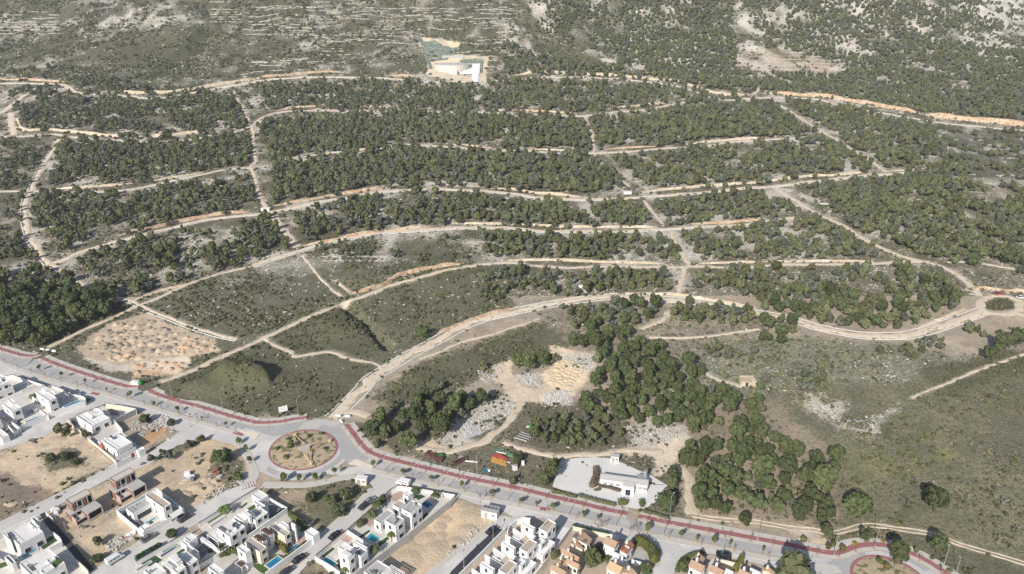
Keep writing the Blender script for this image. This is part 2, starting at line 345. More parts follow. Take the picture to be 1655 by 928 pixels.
# footpaths and dirt ways of the lower fields
trk([(425,545),(443,558),(468.5,568),(478.6,576),(512,571),(537,569),(575,582),(608,588.5),(618,598)],2.4,'trackdirt',0,.3)
trk([(677,581),(715,567),(745.6,553),(791,541.5),(820,532.6),(871,515)],1.7,'trackdirt',0,.4)
trk([(214,487),(240,500),(290,520),(340,538),(385,548)],2.4,'trackdirt_w',.6)
trk([(842,652),(829,672),(815,690),(791,708),(765,720.5),(740,728),(726,731),(700,729),(675,723)],3.2)
trk([(814,715),(854,727),(882,734.5),(918,737),(969,734.5),(1007,728),(1045,729),(1070.5,728)],3.0)
trk([(1093,751),(1109,769),(1112,790),(1114,810),(1123,832)],4.0); trk([(1118,832),(1150,838),(1182,841),(1217.6,843),(1271,852),(1316,857),(1348,861),(1392.6,850),(1419.5,850),(1455,855.6),(1505,863),(1554,881),(1610,897),(1670,915)],1.9,'trackdirt',-1,.4)
trk([(1034,532),(1055,524),(1074,515),(1082,502)],3.2); trk([(1049,545),(1100,546.5),(1150,543),(1227,532.5)],2.0)
trk([(1087,578),(1107,588.5),(1140,604),(1161,614),(1200,625)],2.6); trk([(1690,565),(1655,573),(1604,590),(1537,617),(1473,644)],1.6,'trackdirt',0,.6)
trk([(548,667),(575,668),(594,675)],3.4)
BANK=[ # cut banks above the terraced tracks: px line along the foot, height m, material
 ([(-30,130),(0,129),(60,131),(109,133)],2.6,'orange'),([(180,149),(200,150),(229,152),(280,150),(356,138),(420,127)],3.4,'bank_cream'),
 ([(410,127),(461,123),(510,118),(557,118)],3,'orange'),([(629,123),(685,127)],3,'orange'),
 ([(828,123),(889,119),(947,121),(1011,125.5),(1087,132),(1125,143),(1163,154),(1214,154)],3.4,'bank_cream'),
 ([(1235,152),(1316,157),(1375,165),(1451,178),(1489,185)],4.6,'orange'),([(1489,186),(1527,192),(1565,196),(1616,201),(1700,209)],5.8,'orange'),
 ([(25,190),(36,211),(76,211),(127,216),(203,223),(254,222),(305,217),(356,213)],3.0,'bank_cream'),
 ([(443,180),(486,174),(562,172),(639,176)],2.6,'orange'),([(774,179),(830,180),(932,184)],2.6,'orange'),([(983,177),(1023,173),(1084,167)],2.6,'bank_cream'),
 ([(484,255.5),(532,249),(631,238)],1.8,'bank_cream'),([(720,233),(796,240)],1.8,'bank_cream'),([(850,241.5),(945,246)],1.6,'bank_cream'),([(975,242),(1064,237)],2,'orange'),([(1110,234),(1176,228),(1240,223.5)],2.4,'bank_cream'),
 ([(79,306),(122,305),(178,301),(216,297)],2,'bank_cream'),([(234,295),(267,290),(330,279)],1.6,'bank_cream'),
 ([(438,334),(486,327),(537,318),(601,308),(639,302)],2.4,'orange'),([(690,297),(771,302)],1.8,'bank_cream'),([(791,305),(830,307.5),(871,314),(942,319)],2.2,'bank_cream'),
 ([(1036,312),(1100,306),(1196,298.5),(1235,295),(1311,286),(1349,284.5),(1403,279)],2.2,'bank_cream'),([(1433,277),(1470,276),(1502,272.5)],1.8,'orange'),
 ([(191,382),(254,368),(305,357.5),(356,348),(402,343)],2.6,'orange'),
 ([(486,399),(537,390),(588,379),(621,375)],1.9,'orange'),([(621,374),(695,367)],1.8,'orange'),([(730,362),(830,364)],1.6,'bank_cream'),([(825,363),(922,368),(1064,368)],1.7,'bank_cream'),([(1117,363),(1176,361),(1240,356)],1.7,'orange'),
 ([(216,487),(254,474),(318,457)],1.7,'bank_cream'),
 ([(567,477),(613,465),(654,446),(715,432),(751,427)],2.6,'orange'),([(820,422),(896,422),(972,425),(1074,427)],1.5,'bank_cream'),([(1125,427),(1240,425)],1.4,'bank_cream'),([(1235,424),(1413,423.5)],1.3,'bank_cream'),
 ([(695,543),(740,528),(791,510),(830,499)],1.5,'orange'),([(985,476),(1087,478),(1150,487),(1222,499)],1.4,'bank_cream'),([(1490,530),(1530,514),(1565,500)],1.3,'bank_cream'),
 ([(1565,472),(1590,468),(1620,472),(1655,474),(1700,480)],2.0,'orange'),
 ([(537,454),(557,468),(566,476)],1.2,'bank_cream')]
WT=[]  # world centrelines, kept for the planting
TRK=[(px,wd*(.82 if min(q[1] for q in px)<470 else .92),m,drain,rag+.12) for px,wd,m,drain,rag in TRK]
for px,wd,m,drain,rag in TRK: WT.append((resample(PT(px)[:,:2],2.0),wd))
WB=[(resample(PT(px)[:,:2],2.0),h,m) for px,h,m in BANK]

# ---------------------------------------------------------------- ground colours: zones measured on the photograph
# each zone: polygon px, (r,g,b), plants 0..1, rocks 0..1, feather warp px
Z=[]
def zone(poly,c,veg,rock,warp=6): Z.append((np.array(poly,float),c,veg,rock,warp))
zone([(-900,-400),(2600,-400),(2600,480),(-900,480)],(.31,.27,.205),.64,.46,0)
zone([(-900,-400),(430,-400),(440,120),(250,150),(130,140),(-900,130)],(.135,.137,.10),.92,.44,10)
zone([(430,-300),(720,-300),(830,60),(800,118),(430,118)],(.165,.16,.115),.88,.46,12)
zone([(640,-200),(840,-200),(850,50),(720,50)],(.15,.15,.125),.9,.46,12)
zone([(-60,30),(40,20),(90,30),(60,70),(-60,80)],(.20,.195,.15),.72,.58,20)
zone([(100,0),(300,-20),(340,20),(200,70),(90,60)],(.19,.185,.155),.72,.62,28)
zone([(810,-30),(835,0),(880,45),(975,100),(960,118),(880,100),(830,40)],(.10,.115,.05),.9,.05,7)
zone([(330,45),(345,20),(330,75),(290,100),(230,128),(215,128),(280,92)],(.12,.135,.06),.9,.05,6)
zone([(835,-300),(1300,-300),(1200,80),(1000,100),(880,70)],(.31,.295,.26),.68,.55,12)
zone([(1100,-400),(2600,-400),(2600,215),(1480,175),(1330,150),(1180,140),(1000,110)],(.31,.30,.27),.6,.6,10)
zone([(1480,-200),(2400,-300),(2300,80),(1600,60),(1540,20)],(.42,.41,.39),.35,.55,14)
zone([(1190,82),(1250,78),(1365,104),(1360,122),(1190,118)],(.38,.30,.225),.4,.35,6)
zone([(-900,225),(94,225),(60,280),(40,330),(50,400),(75,430),(-900,480)],(.24,.205,.16),.6,.15,8)
zone([(1480,200),(2300,260),(2300,340),(1560,335),(1490,270)],(.24,.225,.20),.65,.25,8)
zone([(1560,290),(2300,290),(2300,470),(1590,460)],(.30,.265,.20),.55,.3,10)
zone([(-900,440),(0,440),(210,490),(430,420),(745,375),(800,430),(830,500),(700,545),(600,610),(540,680),(-900,620)],(.215,.208,.15),.70,.20,8)
zone([(520,408),(600,410),(690,425),(640,440),(540,425)],(.24,.22,.19),.6,.45,8)
zone([(470,420),(545,470),(520,490),(430,500),(330,500),(300,480),(400,440)],(.215,.208,.165),.70,.28,10)
zone([(430,550),(555,495),(620,555),(600,585),(540,565),(470,572)],(.175,.17,.105),.7,.1,8)
zone([(600,470),(790,430),(830,490),(700,540),(630,560),(570,500)],(.215,.205,.14),.70,.22,8)
zone([(250,625),(340,570),(480,590),(600,590),(590,620),(545,655),(440,675),(380,668),(300,650)],(.185,.18,.11),.72,.10,9)
zone([(320,590),(370,570),(420,575),(440,610),(420,650),(350,640)],(.12,.135,.06),.8,.08,9)
zone([(350,615),(440,610),(450,655),(370,660)],(.175,.175,.11),.75,.16,9)
zone([(590,650),(680,590),(860,525),(930,510),(930,560),(820,590),(740,630),(640,655)],(.18,.172,.11),.7,.08,8)
zone([(830,480),(1240,500),(1240,640),(1060,600),(930,560)],(.34,.29,.225),.5,.2,8)
zone([(1060,590),(1240,540),(1480,560),(1655,590),(1655,640),(1500,650),(1300,640),(1200,640)],(.28,.27,.195),.56,.38,9)
zone([(1215,640),(1400,620),(1560,600),(2300,560),(2300,1000),(1560,930),(1400,865),(1300,850),(1340,740)],(.225,.21,.135),.55,.10,10)
zone([(1370,725),(1430,720),(1450,760),(1420,785),(1370,775)],(.23,.225,.11),.5,.05,20)
zone([(1500,735),(1540,730),(1545,745),(1510,750)],(.25,.24,.10),.5,.05,12)
zone([(1560,640),(1700,600),(1720,760),(1640,770),(1590,720)],(.225,.205,.135),.62,.08,26)
zone([(1480,600),(1660,560),(1660,600),(1540,640)],(.17,.165,.10),.7,.08,8)
zone([(1290,640),(1335,648),(1370,655),(1345,690),(1330,668),(1300,655)],(.50,.45,.37),.3,.55,12)
zone([(1345,690),(1400,690),(1440,650),(1450,655),(1415,700),(1370,705)],(.50,.45,.37),.3,.55,12)
zone([(1290,850),(1500,868),(1655,915),(2000,1000),(1540,1000),(1480,890),(1420,872),(1340,880)],(.20,.19,.12),.6,.1,8)
zone([(560,690),(640,650),(800,640),(930,650),(1100,720),(1130,840),(1000,820),(800,780),(640,735)],(.215,.19,.14),.62,.15,7)
zone([(1080,700),(1240,640),(1350,740),(1350,850),(1120,830)],(.33,.27,.20),.42,.1,8)
# quarry clearing, bare pits and building plots
zone([(796,591),(825,578),(822,600),(848,625),(860,628),(905,610),(928,590),(893,560),(960,575),(955,600),(930,640),(905,640),(877,655),(850,652),(838,668),(822,660),(815,635),(805,622),(803,605)],(0.650,0.536,0.401),.05,.12,4)
zone([(888,558),(905,572),(950,588),(946,612),(915,636),(886,628),(872,608),(896,590)],(.70,.565,.40),.03,.05,3)
zone([(905,578),(960,572),(965,592),(945,600),(915,592)],(0.560,0.536,0.507),.15,.7,4)
zone([(832,605),(870,602),(868,622),(848,622)],(0.582,0.559,0.531),.15,.75,4)
zone([(873,645),(895,632),(922,632),(924,655),(890,656),(875,654)],(0.672,0.650,0.625),.1,.75,4)
zone([(700,712),(735,680),(790,645),(815,640),(835,655),(820,680),(780,695),(740,712),(715,720)],(0.360,0.335,0.290),.3,.75,6)
zone([(742,688),(770,680),(778,700),(755,710),(742,706)],(0.515,0.513,0.519),.05,.5,3)
zone([(738,705),(770,712),(740,725),(720,722)],(0.616,0.559,0.472),.1,.3,3)
zone([(675,720),(690,706),(700,715),(740,726),(720,735),(680,732)],(0.582,0.479,0.366),.08,.1,4)
zone([(1000,735),(1030,720),(1060,700),(1100,690),(1115,715),(1096,735),(1092,762),(1060,768),(1040,745)],(0.650,0.559,0.437),.05,.2,4)
zone([(1010,690),(1060,670),(1110,695),(1080,718),(1020,720)],(0.470,0.422,0.354),.2,.55,5)
zone([(1015,737),(1055,740),(1060,765),(1030,758),(1005,745)],(0.240,0.210,0.155),.6,.3,4)
zone([(118,566),(180,520),(240,505),(285,530),(345,548),(352,566),(310,575),(300,590),(230,600),(200,590),(135,580)],(0.515,0.410,0.301),.1,.15,4)
zone([(205,590),(300,582),(295,605),(215,608)],(0.515,0.365,0.236),.12,.2,4)
zone([(135,578),(200,590),(230,586),(305,577),(308,590),(290,605),(235,596),(200,600),(170,602)],(0.582,0.513,0.425),.03,.05,3)
zone([(65,575),(118,590),(200,612),(240,615),(215,622),(120,592),(70,580)],(0.240,0.190,0.130),.6,.2,3)
zone([(-300,760),(0,738),(58,702),(110,680),(145,705),(190,748),(60,825),(0,855),(-300,950)],(0.504,0.405,0.295),.12,.12,5)
zone([(-300,790),(0,765),(70,790),(90,800),(0,845),(-300,920)],(0.250,0.200,0.155),.3,.12,6)
zone([(60,735),(120,720),(135,750),(90,765)],(0.200,0.180,0.130),.6,.2,5)
zone([(60,812),(110,785),(190,745),(235,735),(180,760),(100,805)],(0.240,0.210,0.140),.55,.15,3)
zone([(192,664),(222,664),(290,690),(275,712),(230,722),(200,690)],(0.380,0.310,0.240),.25,.35,3)
zone([(250,688),(270,672),(276,685),(262,705),(230,722),(228,706)],(0.515,0.319,0.189),.05,.08,2)
zone([(240,745),(330,700),(385,712),(410,750),(402,775),(330,815),(225,865),(160,895),(70,830),(165,785)],(0.526,0.416,0.295),.1,.15,4)
zone([(245,720),(300,705),(335,700),(310,722),(250,750)],(0.250,0.220,0.150),.6,.25,4)
zone([(340,745),(360,725),(395,745),(400,775),(370,790),(340,765)],(0.240,0.215,0.145),.6,.2,4)
zone([(325,812),(370,782),(400,770),(395,783),(330,822)],(0.240,0.220,0.130),.55,.3,3)
zone([(110,840),(165,820),(215,850),(200,870),(160,885),(130,870)],(0.493,0.399,0.289),.12,.3,4)
zone([(425,790),(480,783),(560,775),(595,776),(605,785),(560,830),(520,858),(470,815)],(0.235,0.215,0.135),.6,.12,4)
zone([(440,795),(500,790),(490,815),(470,815)],(0.360,0.290,0.210),.2,.15,4)
zone([(620,925),(640,890),(690,845),(725,812),(775,822),(805,835),(780,870),(700,925),(660,990),(600,990)],(0.560,0.439,0.307),.03,.06,4)
zone([(480,928),(505,905),(540,915),(570,928),(560,990),(450,990)],(0.250,0.220,0.150),.5,.2,3)
zone([(1270,852),(1325,855),(1327,875),(1290,868)],(0.560,0.479,0.389),.1,.3,4)
zone([(1308,872),(1335,870),(1336,880),(1312,880)],(0.694,0.559,0.389),.03,.1,2)
zone([(1616+26*math.cos(t),493+10.5*math.sin(t)) for t in np.linspace(0,6.28,14)],(.125,.135,.07),.95,.02,2)
# reservoir cutting
zone([(672,58),(700,62),(745,68),(740,78),(718,88),(745,88),(790,92),(785,130),(735,132),(690,122),(690,100)],(.62,.52,.38),.02,.1,2)

def inpoly(px,py,poly):
    r=np.zeros(px.shape,bool); n=len(poly); j=n-1
    for i in range(n):
        xi,yi=poly[i]; xj,yj=poly[j]
        c=((yi>py)!=(yj>py))&(px<(xj-xi)*(py-yi)/(yj-yi+1e-12)+xi); r^=c; j=i
    return r
def paint(X,Y,Zc):
    u,v,f=project(X,Y,Zc); behind=(Y*cP-(Zc-CH)*sP)<20
    v=np.clip(np.where(behind,985,v),-390,985); u=np.where(behind,827,u); u=np.clip(u,-880,2280)
    s=1118/np.maximum(f,60)      # px per metre
    wx=(fbm(X/9,Y/9,3,3)-.5)*2+(fbm(X/2.3,Y/2.3,2,9)-.5)*.9; wy=(fbm(X/9+50,Y/9,3,4)-.5)*2+(fbm(X/2.3,Y/2.3+9,2,8)-.5)*.9
    c=np.tile(np.array([.36,.30,.23]),(len(u),1)); vg=np.full(len(u),.08); rk=np.full(len(u),.08)
    rng=np.random.default_rng(5); jit=[(rng.normal(0,1,len(u)),rng.normal(0,1,len(u))) for _ in range(4)]
    for poly,col,ve,ro,wp in Z:
        lo=poly.min(0)-wp*3; hi=poly.max(0)+wp*3
        k=np.where((u>lo[0])&(u<hi[0])&(v>lo[1])&(v<hi[1]))[0]
        if not len(k): continue
        ww=wp*np.minimum(1.6,np.maximum(.5,s[k]/3))
        a=np.zeros(len(k))
        for jx,jy in jit: a+=inpoly(u[k]+wx[k]*ww*1.5+jx[k]*ww*.55,v[k]+wy[k]*ww*.9+jy[k]*ww*.35,poly)*.25
        c[k]=c[k]*(1-a[:,None])+np.array(col)*a[:,None]; vg[k]+=(ve-vg[k])*a; rk[k]+=(ro-rk[k])*a
    hill=sstep(890,980,Y); n1=fbm(X/46,Y/70,4,101)-.5; n2=fbm(X/13,Y/17,3,102)-.5; pl=sstep(330,380,Y)*(1-hill)
    q=hill*(n1*1.5+n2*1.7); rk=np.clip(rk+.55*q,0,1); vg=np.clip(vg-.55*q,0,1); a=np.clip(q*.8,0,.75)[:,None]; c=c*(1-a)+np.array([.33,.32,.295])*a; b=np.clip(-q*.7,0,.6)[:,None]; c=c*(1-b)+np.array([.115,.125,.07])*b
    tw=1-sstep(300,330,Y); q=tw*(fbm(X/7,Y/7,3,103)-.5); c=c*(1+q*.55)[:,None]*np.stack([1+0*q,1-q*.10,1-q*.22],-1); vg=np.clip(vg+tw*(vg>.05)*(vg<.3)*(fbm(X/6,Y/6,3,104)-.5)*1.1,0,1)
    q=pl*n2*2.2; rk=np.clip(rk+.5*q,0,1); vg=np.clip(vg-.5*q,0,1); a=np.clip(q*.6,0,.6)[:,None]; c=c*(1-a)+np.array([.47,.43,.36])*a
    return u,v,c,vg,rk
# ---------------------------------------------------------------- the ground sheet
def ground():
    rows=[-320.0,-200,-100,-40,0,40,70,90,105,118]; y=128.0
    while y<1290:
        rows.append(y); y+=max(.42,min(3.2,.42*(y/165.0)**1.9))
    while y<1560: rows.append(y); y+=9
    rows=np.array(rows); ncol=860; s=np.linspace(-1,1,ncol)
    hw=np.where(rows<118,260+np.maximum(0,0-rows)*.3,.80*rows+95)
    X=(s[None,:]*hw[:,None]).ravel(); Y=np.repeat(rows,ncol); Zc=terr(X,Y)
    u,v,c,vg,rk=paint(X,Y,Zc)
    # worn earth beside the tracks, and the colour of single patches of soil
    m=np.zeros(len(X))
    for pl,wd in WT:
        lo=pl.min(0)-wd*2; hi=pl.max(0)+wd*2; k=np.where((X>lo[0])&(X<hi[0])&(Y>lo[1])&(Y<hi[1]))[0]
        if len(k):
            d=seg_dist(X[k],Y[k],pl[::2] if len(pl)>6 else pl); m[k]=np.maximum(m[k],1-sstep(wd*.45,wd*1.25,d+(fbm(X[k]/4,Y[k]/4,2,21)-.5)*wd*.9))
    m*=.55*(.4+1.2*fbm(X/6,Y/6,2,22)); c=c*(1-.65*m[:,None])+np.array([.46,.385,.295])*.65*m[:,None]; vg=vg*(1-.6*m)
    t=fbm(X/26,Y/26,3,31); c*=((.84+.32*t)*(.88+.24*fbm(X/5,Y/5,3,33)))[:,None]
    # small relief: stones and tussocks, only where nothing is built
    bare=sstep(4,14,np.interp(u,AVE_N[:,0],AVE_N[:,1])-v)
    Zc=Zc+bare*(fbm(X/3.1,Y/3.1,2,41)-.5)*.35*np.clip(vg*1.3,.1,1)
    nr=len(rows); i=np.arange(nr-1)[:,None]*ncol+np.arange(ncol-1)[None,:]
    Q=np.stack([i,i+1,i+ncol+1,i+ncol],-1).reshape(-1,4)
    o=fast_mesh('ground',np.stack([X,Y,Zc],-1),Q,ground_mat(),'structure',smooth=True,label='dry stony ground sloping from the villas up to the mountain side')
    me=o.data
    a=me.color_attributes.new('soil','FLOAT_COLOR','POINT'); a.data.foreach_set('color',np.concatenate([c,np.ones((len(c),1))],1).astype(np.float32).ravel())
    a=me.attributes.new('plants','FLOAT','POINT'); a.data.foreach_set('value',vg.astype(np.float32))
    a=me.attributes.new('rocks','FLOAT','POINT'); a.data.foreach_set('value',rk.astype(np.float32))
    return o
def ground_mat():
    m=bpy.data.materials.new('dry ground'); m.use_nodes=True; n=m.node_tree.nodes; l=m.node_tree.links; b=n['Principled BSDF']
    b.inputs['Roughness'].default_value=.95; b.inputs['Specular IOR Level'].default_value=.15
    geo=n.new('ShaderNodeNewGeometry')
    def att(nm): a=n.new('ShaderNodeAttribute'); a.attribute_name=nm; return a
    def noise(sc,det=4,ro=.6):
        q=n.new('ShaderNodeTexNoise'); q.inputs['Scale'].default_value=sc; q.inputs['Detail'].default_value=det; q.inputs['Roughness'].default_value=ro; l.new(geo.outputs['Position'],q.inputs['Vector']); return q.outputs['Fac']
    def math_(op,a,bb=None,cl=False):
        q=n.new('ShaderNodeMath'); q.operation=op; q.use_clamp=cl
        for i,x in enumerate((a,bb)):
            if x is None: continue
            if isinstance(x,(int,float)): q.inputs[i].default_value=x
            else: l.new(x,q.inputs[i])
        return q.outputs[0]
    def mix(f,a,bb):
        q=n.new('ShaderNodeMix'); q.data_type='RGBA'
        l.new(f,q.inputs[0]) if not isinstance(f,float) else setattr(q.inputs[0],'default_value',f)
        for i,x in ((6,a),(7,bb)):
            if isinstance(x,tuple): q.inputs[i].default_value=(*x,1)
            else: l.new(x,q.inputs[i])
        return q.outputs[2]
    sm=n.new('ShaderNodeVectorMath'); sm.operation='MULTIPLY'; sm.inputs[1].default_value=(.42,1,1); l.new(geo.outputs['Position'],sm.inputs[0])
    def noise_s(sc,det=4,ro=.6):
        q=n.new('ShaderNodeTexNoise'); q.inputs['Scale'].default_value=sc; q.inputs['Detail'].default_value=det; q.inputs['Roughness'].default_value=ro; l.new(sm.outputs[0],q.inputs['Vector']); return q.outputs['Fac']
    def thr(x,soft):  # clamp(x/soft+.5)
        return math_('ADD',math_('MULTIPLY',x,1/soft),.5,True)
    soil=att('soil').outputs['Color']; veg=att('plants').outputs['Fac']; rock=att('rocks').outputs['Fac']
    br=n.new('ShaderNodeMapRange'); br.inputs[1].default_value=.25; br.inputs[2].default_value=.75; br.inputs[3].default_value=.72; br.inputs[4].default_value=1.25; l.new(noise(.55,6,.7),br.inputs[0])
    hs=n.new('ShaderNodeHueSaturation'); l.new(soil,hs.inputs['Color']); l.new(br.outputs[0],hs.inputs['Value']); base=hs.outputs[0]
    # pale stones
    st=thr(math_('ADD',math_('SUBTRACT',noise_s(.75,6,.8),.735),math_('MULTIPLY',rock,.40)),.05); base=mix(math_('MULTIPLY',st,.9),base,mix(noise(1.7),(.36,.33,.28),(.66,.62,.55)))
    # low plants: two sizes
    g=mix(noise(.13,2),(.085,.085,.045),(.15,.135,.095))
    v1=thr(math_('ADD',math_('SUBTRACT',noise(.75,5,.7),.725),math_('MULTIPLY',veg,.36)),.08)
    v2=thr(math_('ADD',math_('SUBTRACT',noise(2.4,3,.6),.76),math_('MULTIPLY',veg,.38)),.10)
    base=mix(math_('MULTIPLY',v1,.72),base,g); base=mix(math_('MULTIPLY',v2,.55),base,mix(noise(.2,2),(.05,.056,.026),(.10,.092,.06)))
    l.new(base,b.inputs['Base Color'])
    bp=n.new('ShaderNodeBump'); bp.inputs['Distance'].default_value=.55; bp.inputs['Strength'].default_value=.9
    l.new(math_('MULTIPLY',math_('ADD',noise(.75,5,.7),math_('MULTIPLY',noise(2.4,3,.6),.5)),math_('ADD',veg,.12,True)),bp.inputs['Height']); l.new(bp.outputs[0],b.inputs['Normal'])
    return m
GROUND=ground()

# ---------------------------------------------------------------- tracks, drains and cut banks as sheets and ridges on the slope
def ribbon(name,c,wd,m,lift,rag,label=None,kind='structure',nx=5):
    n=len(c); nn=normals2(c); rr=RNG.normal(0,1,(n,2)); wob=(fbm(c[:,0]/9,c[:,1]/9,2,55)-.5)*wd*.7*min(1,rag*2.5); c=c+nn*wob[:,None]; 
    for k in range(2): rr[:,k]=np.convolve(rr[:,k],[.25,.5,.25],'same')
    V=[]
    for j in range(nx):
        s=j/(nx-1)*2-1; e=rr[:,0] if s<0 else rr[:,1]
        p=c+nn*(s*wd/2*(1+rag*e*abs(s)))[:,None]; z=terr(p[:,0],p[:,1])+lift-(abs(s)>.99)*lift*.75
        V.append(np.stack([p[:,0],p[:,1],z],-1))
    V=np.stack(V,1).reshape(-1,3); i=np.arange(n-1)[:,None]*nx+np.arange(nx-1)[None,:]
    Q=np.stack([i,i+1,i+nx+1,i+nx],-1).reshape(-1,4)
    if np.cross(V[Q[0,1]]-V[Q[0,0]],V[Q[0,2]]-V[Q[0,1]])[2]<0: Q=Q[:,::-1]
    return fast_mesh(name,V,Q,M[m],kind,smooth=True,**({'label':label} if label else {}))
for k,((c,wd),(px,_,m,drain,rag)) in enumerate(zip(WT,TRK)):
    c2=resample(c,1.3 if c[:,1].mean()<420 else 2.4)
    if drain<0:   # a pair of wheel ruts
        for q in (-.75,.75): ribbon('dirt_track',c2+normals2(c2)*q,.6,m,.22,.7,nx=3)
    else: ribbon('dirt_track',c2,wd,m,.22+.012*(k%9),rag)
    if drain>0:
        nn=normals2(c2)
        sides=(-1,1) if drain>2 else (1 if nn[len(nn)//2][1]<0 else -1,)
        for sd_ in sides:
            off=wd/2+1.1
            cc=c2+nn*(sd_*off)
            ribbon('drainage_channel',cc,.75,'drain',.34,.25,nx=3)
def bank(c,h,m,dirn=1):
    c=resample(c,1.6 if c[:,1].mean()<450 else 2.6); n=len(c); nn=normals2(c)
    if nn[:,1].mean()<0: nn=-nn
    e=np.minimum(np.minimum(np.arange(n),np.arange(n)[::-1])/6.0,1); hh=.72*h*e*(.55+.9*fbm(np.arange(n)/7.0,np.zeros(n)+h,3,77))
    prof=[(-.4,-.3,0),(.25,.28,.3),(.7,.62,.5),(1.15,.92,.5),(1.9,1.0,.6),(3.2,.62,.6),(5.2,-.3,.2)]
    V=[]
    for d,zz,j in prof:
        dd=d*np.maximum(.6,hh/2)+RNG.normal(0,.25,n)*j; p=c+nn*dd[:,None]; V.append(np.stack([p[:,0],p[:,1],terr(p[:,0],p[:,1])+hh*zz+RNG.normal(0,.12,n)*j],-1))
    nx=len(prof); V=np.stack(V,1).reshape(-1,3); i=np.arange(n-1)[:,None]*nx+np.arange(nx-1)[None,:]
    Q=np.stack([i,i+1,i+nx+1,i+nx],-1).reshape(-1,4)
    if np.cross(V[Q[0,1]]-V[Q[0,0]],V[Q[0,2]]-V[Q[0,1]])[2]<0: Q=Q[:,::-1]
    fast_mesh('earth_bank',V,Q,M[m],'structure',smooth=False)
for c,h,m in WB: bank(c,h,m)
# ================================================================ ROADS AND PAVEMENTS
_zl=[.02]
def nz(): _zl[0]+=.0025; return _zl[0]
def W2(px): return PZ(*np.array(px,float).T)
def sheet(name,px,m,z=None,label=None,world=False):
    pts=[tuple(p) for p in (px if world else W2(px))]; b=MB(); b.flat(pts,nz() if z is None else z); return b.build(name,M[m],kind='structure',label=label)
def strip2(name,A,B,m,z,label=None):
    A=resample(A,1.2); B=resample(B,1.2); n=max(len(A),len(B))
    def rs(P):
        L=np.linspace(0,1,len(P)); s=np.linspace(0,1,n); return np.stack([np.interp(s,L,P[:,0]),np.interp(s,L,P[:,1])],-1)
    A,B=rs(A),rs(B); V=np.zeros((n,2,3)); V[:,0,:2]=A; V[:,1,:2]=B; V[...,2]=z; V=V.reshape(-1,3)
    i=np.arange(n-1)*2; Q=np.stack([i,i+1,i+3,i+2],-1)
    if np.cross(V[Q[n//2,1]]-V[Q[n//2,0]],V[Q[n//2,2]]-V[Q[n//2,1]])[2]<0: Q=Q[:,::-1]
    return fast_mesh(name,V,Q,M[m],'structure',**({'label':label} if label else {}))
def raised(name,c,w0,w1,h,m,label=None,kerb=True):
    """pavement along a line: from w0 (left) to w1 (right) metres, with an edge of h"""
    c=resample(c,1.5); nn=normals2(c); n=len(c)
    prof=[(w0,-.02),(w0,h),(w1,h),(w1,-.02)]; V=[]
    for o,z in prof: p=c+nn*o; V.append(np.stack([p[:,0],p[:,1],np.full(n,z)+0],-1))
    V=np.stack(V,1).reshape(-1,3); k=4; i=np.arange(n-1)[:,None]*k+np.arange(k-1)[None,:]
    Q=np.stack([i,i+1,i+k+1,i+k],-1).reshape(-1,4)
    q=Q[1]
    if np.cross(V[q[1]]-V[q[0]],V[q[2]]-V[q[1]])[2]<0: Q=Q[:,::-1]
    return fast_mesh(name,V,Q,M[m],'structure',**({'label':label} if label else {}))
RED_A=W2([(-60,543),(-20,557),(0,563.5),(20,569.5),(36,574),(52,575.5),(64,572)])
RED_B=W2([(68,578),(85,586),(120,598.5),(163,612.5),(190,620.5),(207,624.7),(226,624.5)])
RED_C=W2([(242.5,629.8),(249,635),(282,646.5),(325.5,658),(369,671.3),(407,681.3),(420,683.5),(451,682),(472,678.2),(496,674.7)])
RED_D=W2([(560,686),(573.6,703.8),(581,714),(592,726),(604.5,733.8),(626,741),(670,752),(713.6,762.7),(757,773),(830,787.7),(887,801.5),(931,811.5),(974.5,822.5),(1014,830.3)])
RED_E=W2([(1031.6,834.4),(1078,844),(1151,857.5),(1202,867),(1258.5,877.6),(1320,890.3),(1340,893.6),(1354.5,893.6),(1369.7,888.3),(1386,882.5),(1412.4,880.3),(1433,882.3),(1467.6,892.4),(1495,905),(1517,918.6),(1560,948),(1600,985)])
ALLRED=[RED_A,RED_B,RED_C,RED_D,RED_E]
MED_L=W2([(-60,560),(0,582),(76,609),(163,631.5),(229,650.6),(305,674),(366,691.6),(388,698)])
MED_R=W2([(604.5,757),(626,762.7),(674,774),(747,792),(795,803.5),(843.6,814),(893,825.2),(945.5,837.5),(995,849),(1047,860.5),(1101.5,870.9),(1153.8,881),(1206,891),(1258.5,901),(1300,908.5),(1322,912.5)])
RB_C=PZ(490.,727.8); RB_R=12.5
RB2_C=PZ(1440.,943.)
# --- carriageways
SS_L=W2([(-60,592),(0,606),(28,607),(60,615),(95,628),(130,640),(150,645),(168,650),(200,656.5),(222,664),(234,669),(252,684),(272,691),(292,698),(310,704),(332,707),(352,712.5),(372,717)])
SS_R=W2([(612,786),(632,793),(650,787.5),(690,793.5),(740,804),(770,815),(800,820.5),(815,827),(832,837),(850,836.5),(880,845.5),(929,855.5),(970,863),(990,868.5),(1035,877.5),(1064,886),(1100,903),(1125,897.5),(1150,895.5),(1200,906.5),(1250,917),(1290,925),(1330,935)])
def off(c,d): return c+normals2(c)*d
_cl=np.vstack([RED_A,RED_B,RED_C[:-2]]); _cr=RED_D[3:]; 
strip2('carriageway',off(resample(_cl,2),-2.3),MED_L,'asphalt_lane',nz(),'pale grey carriageway of the avenue west of the roundabout')
strip2('carriageway',off(resample(np.vstack([RED_D[4:],RED_E[:6]]),2),-2.3),MED_R,'asphalt_lane',nz(),'grey carriageway of the avenue east of the roundabout')
strip2('service_road',off(resample(MED_L,2),-2.4),SS_L,'asphalt',nz(),'pale service road along the villa walls west of the roundabout')
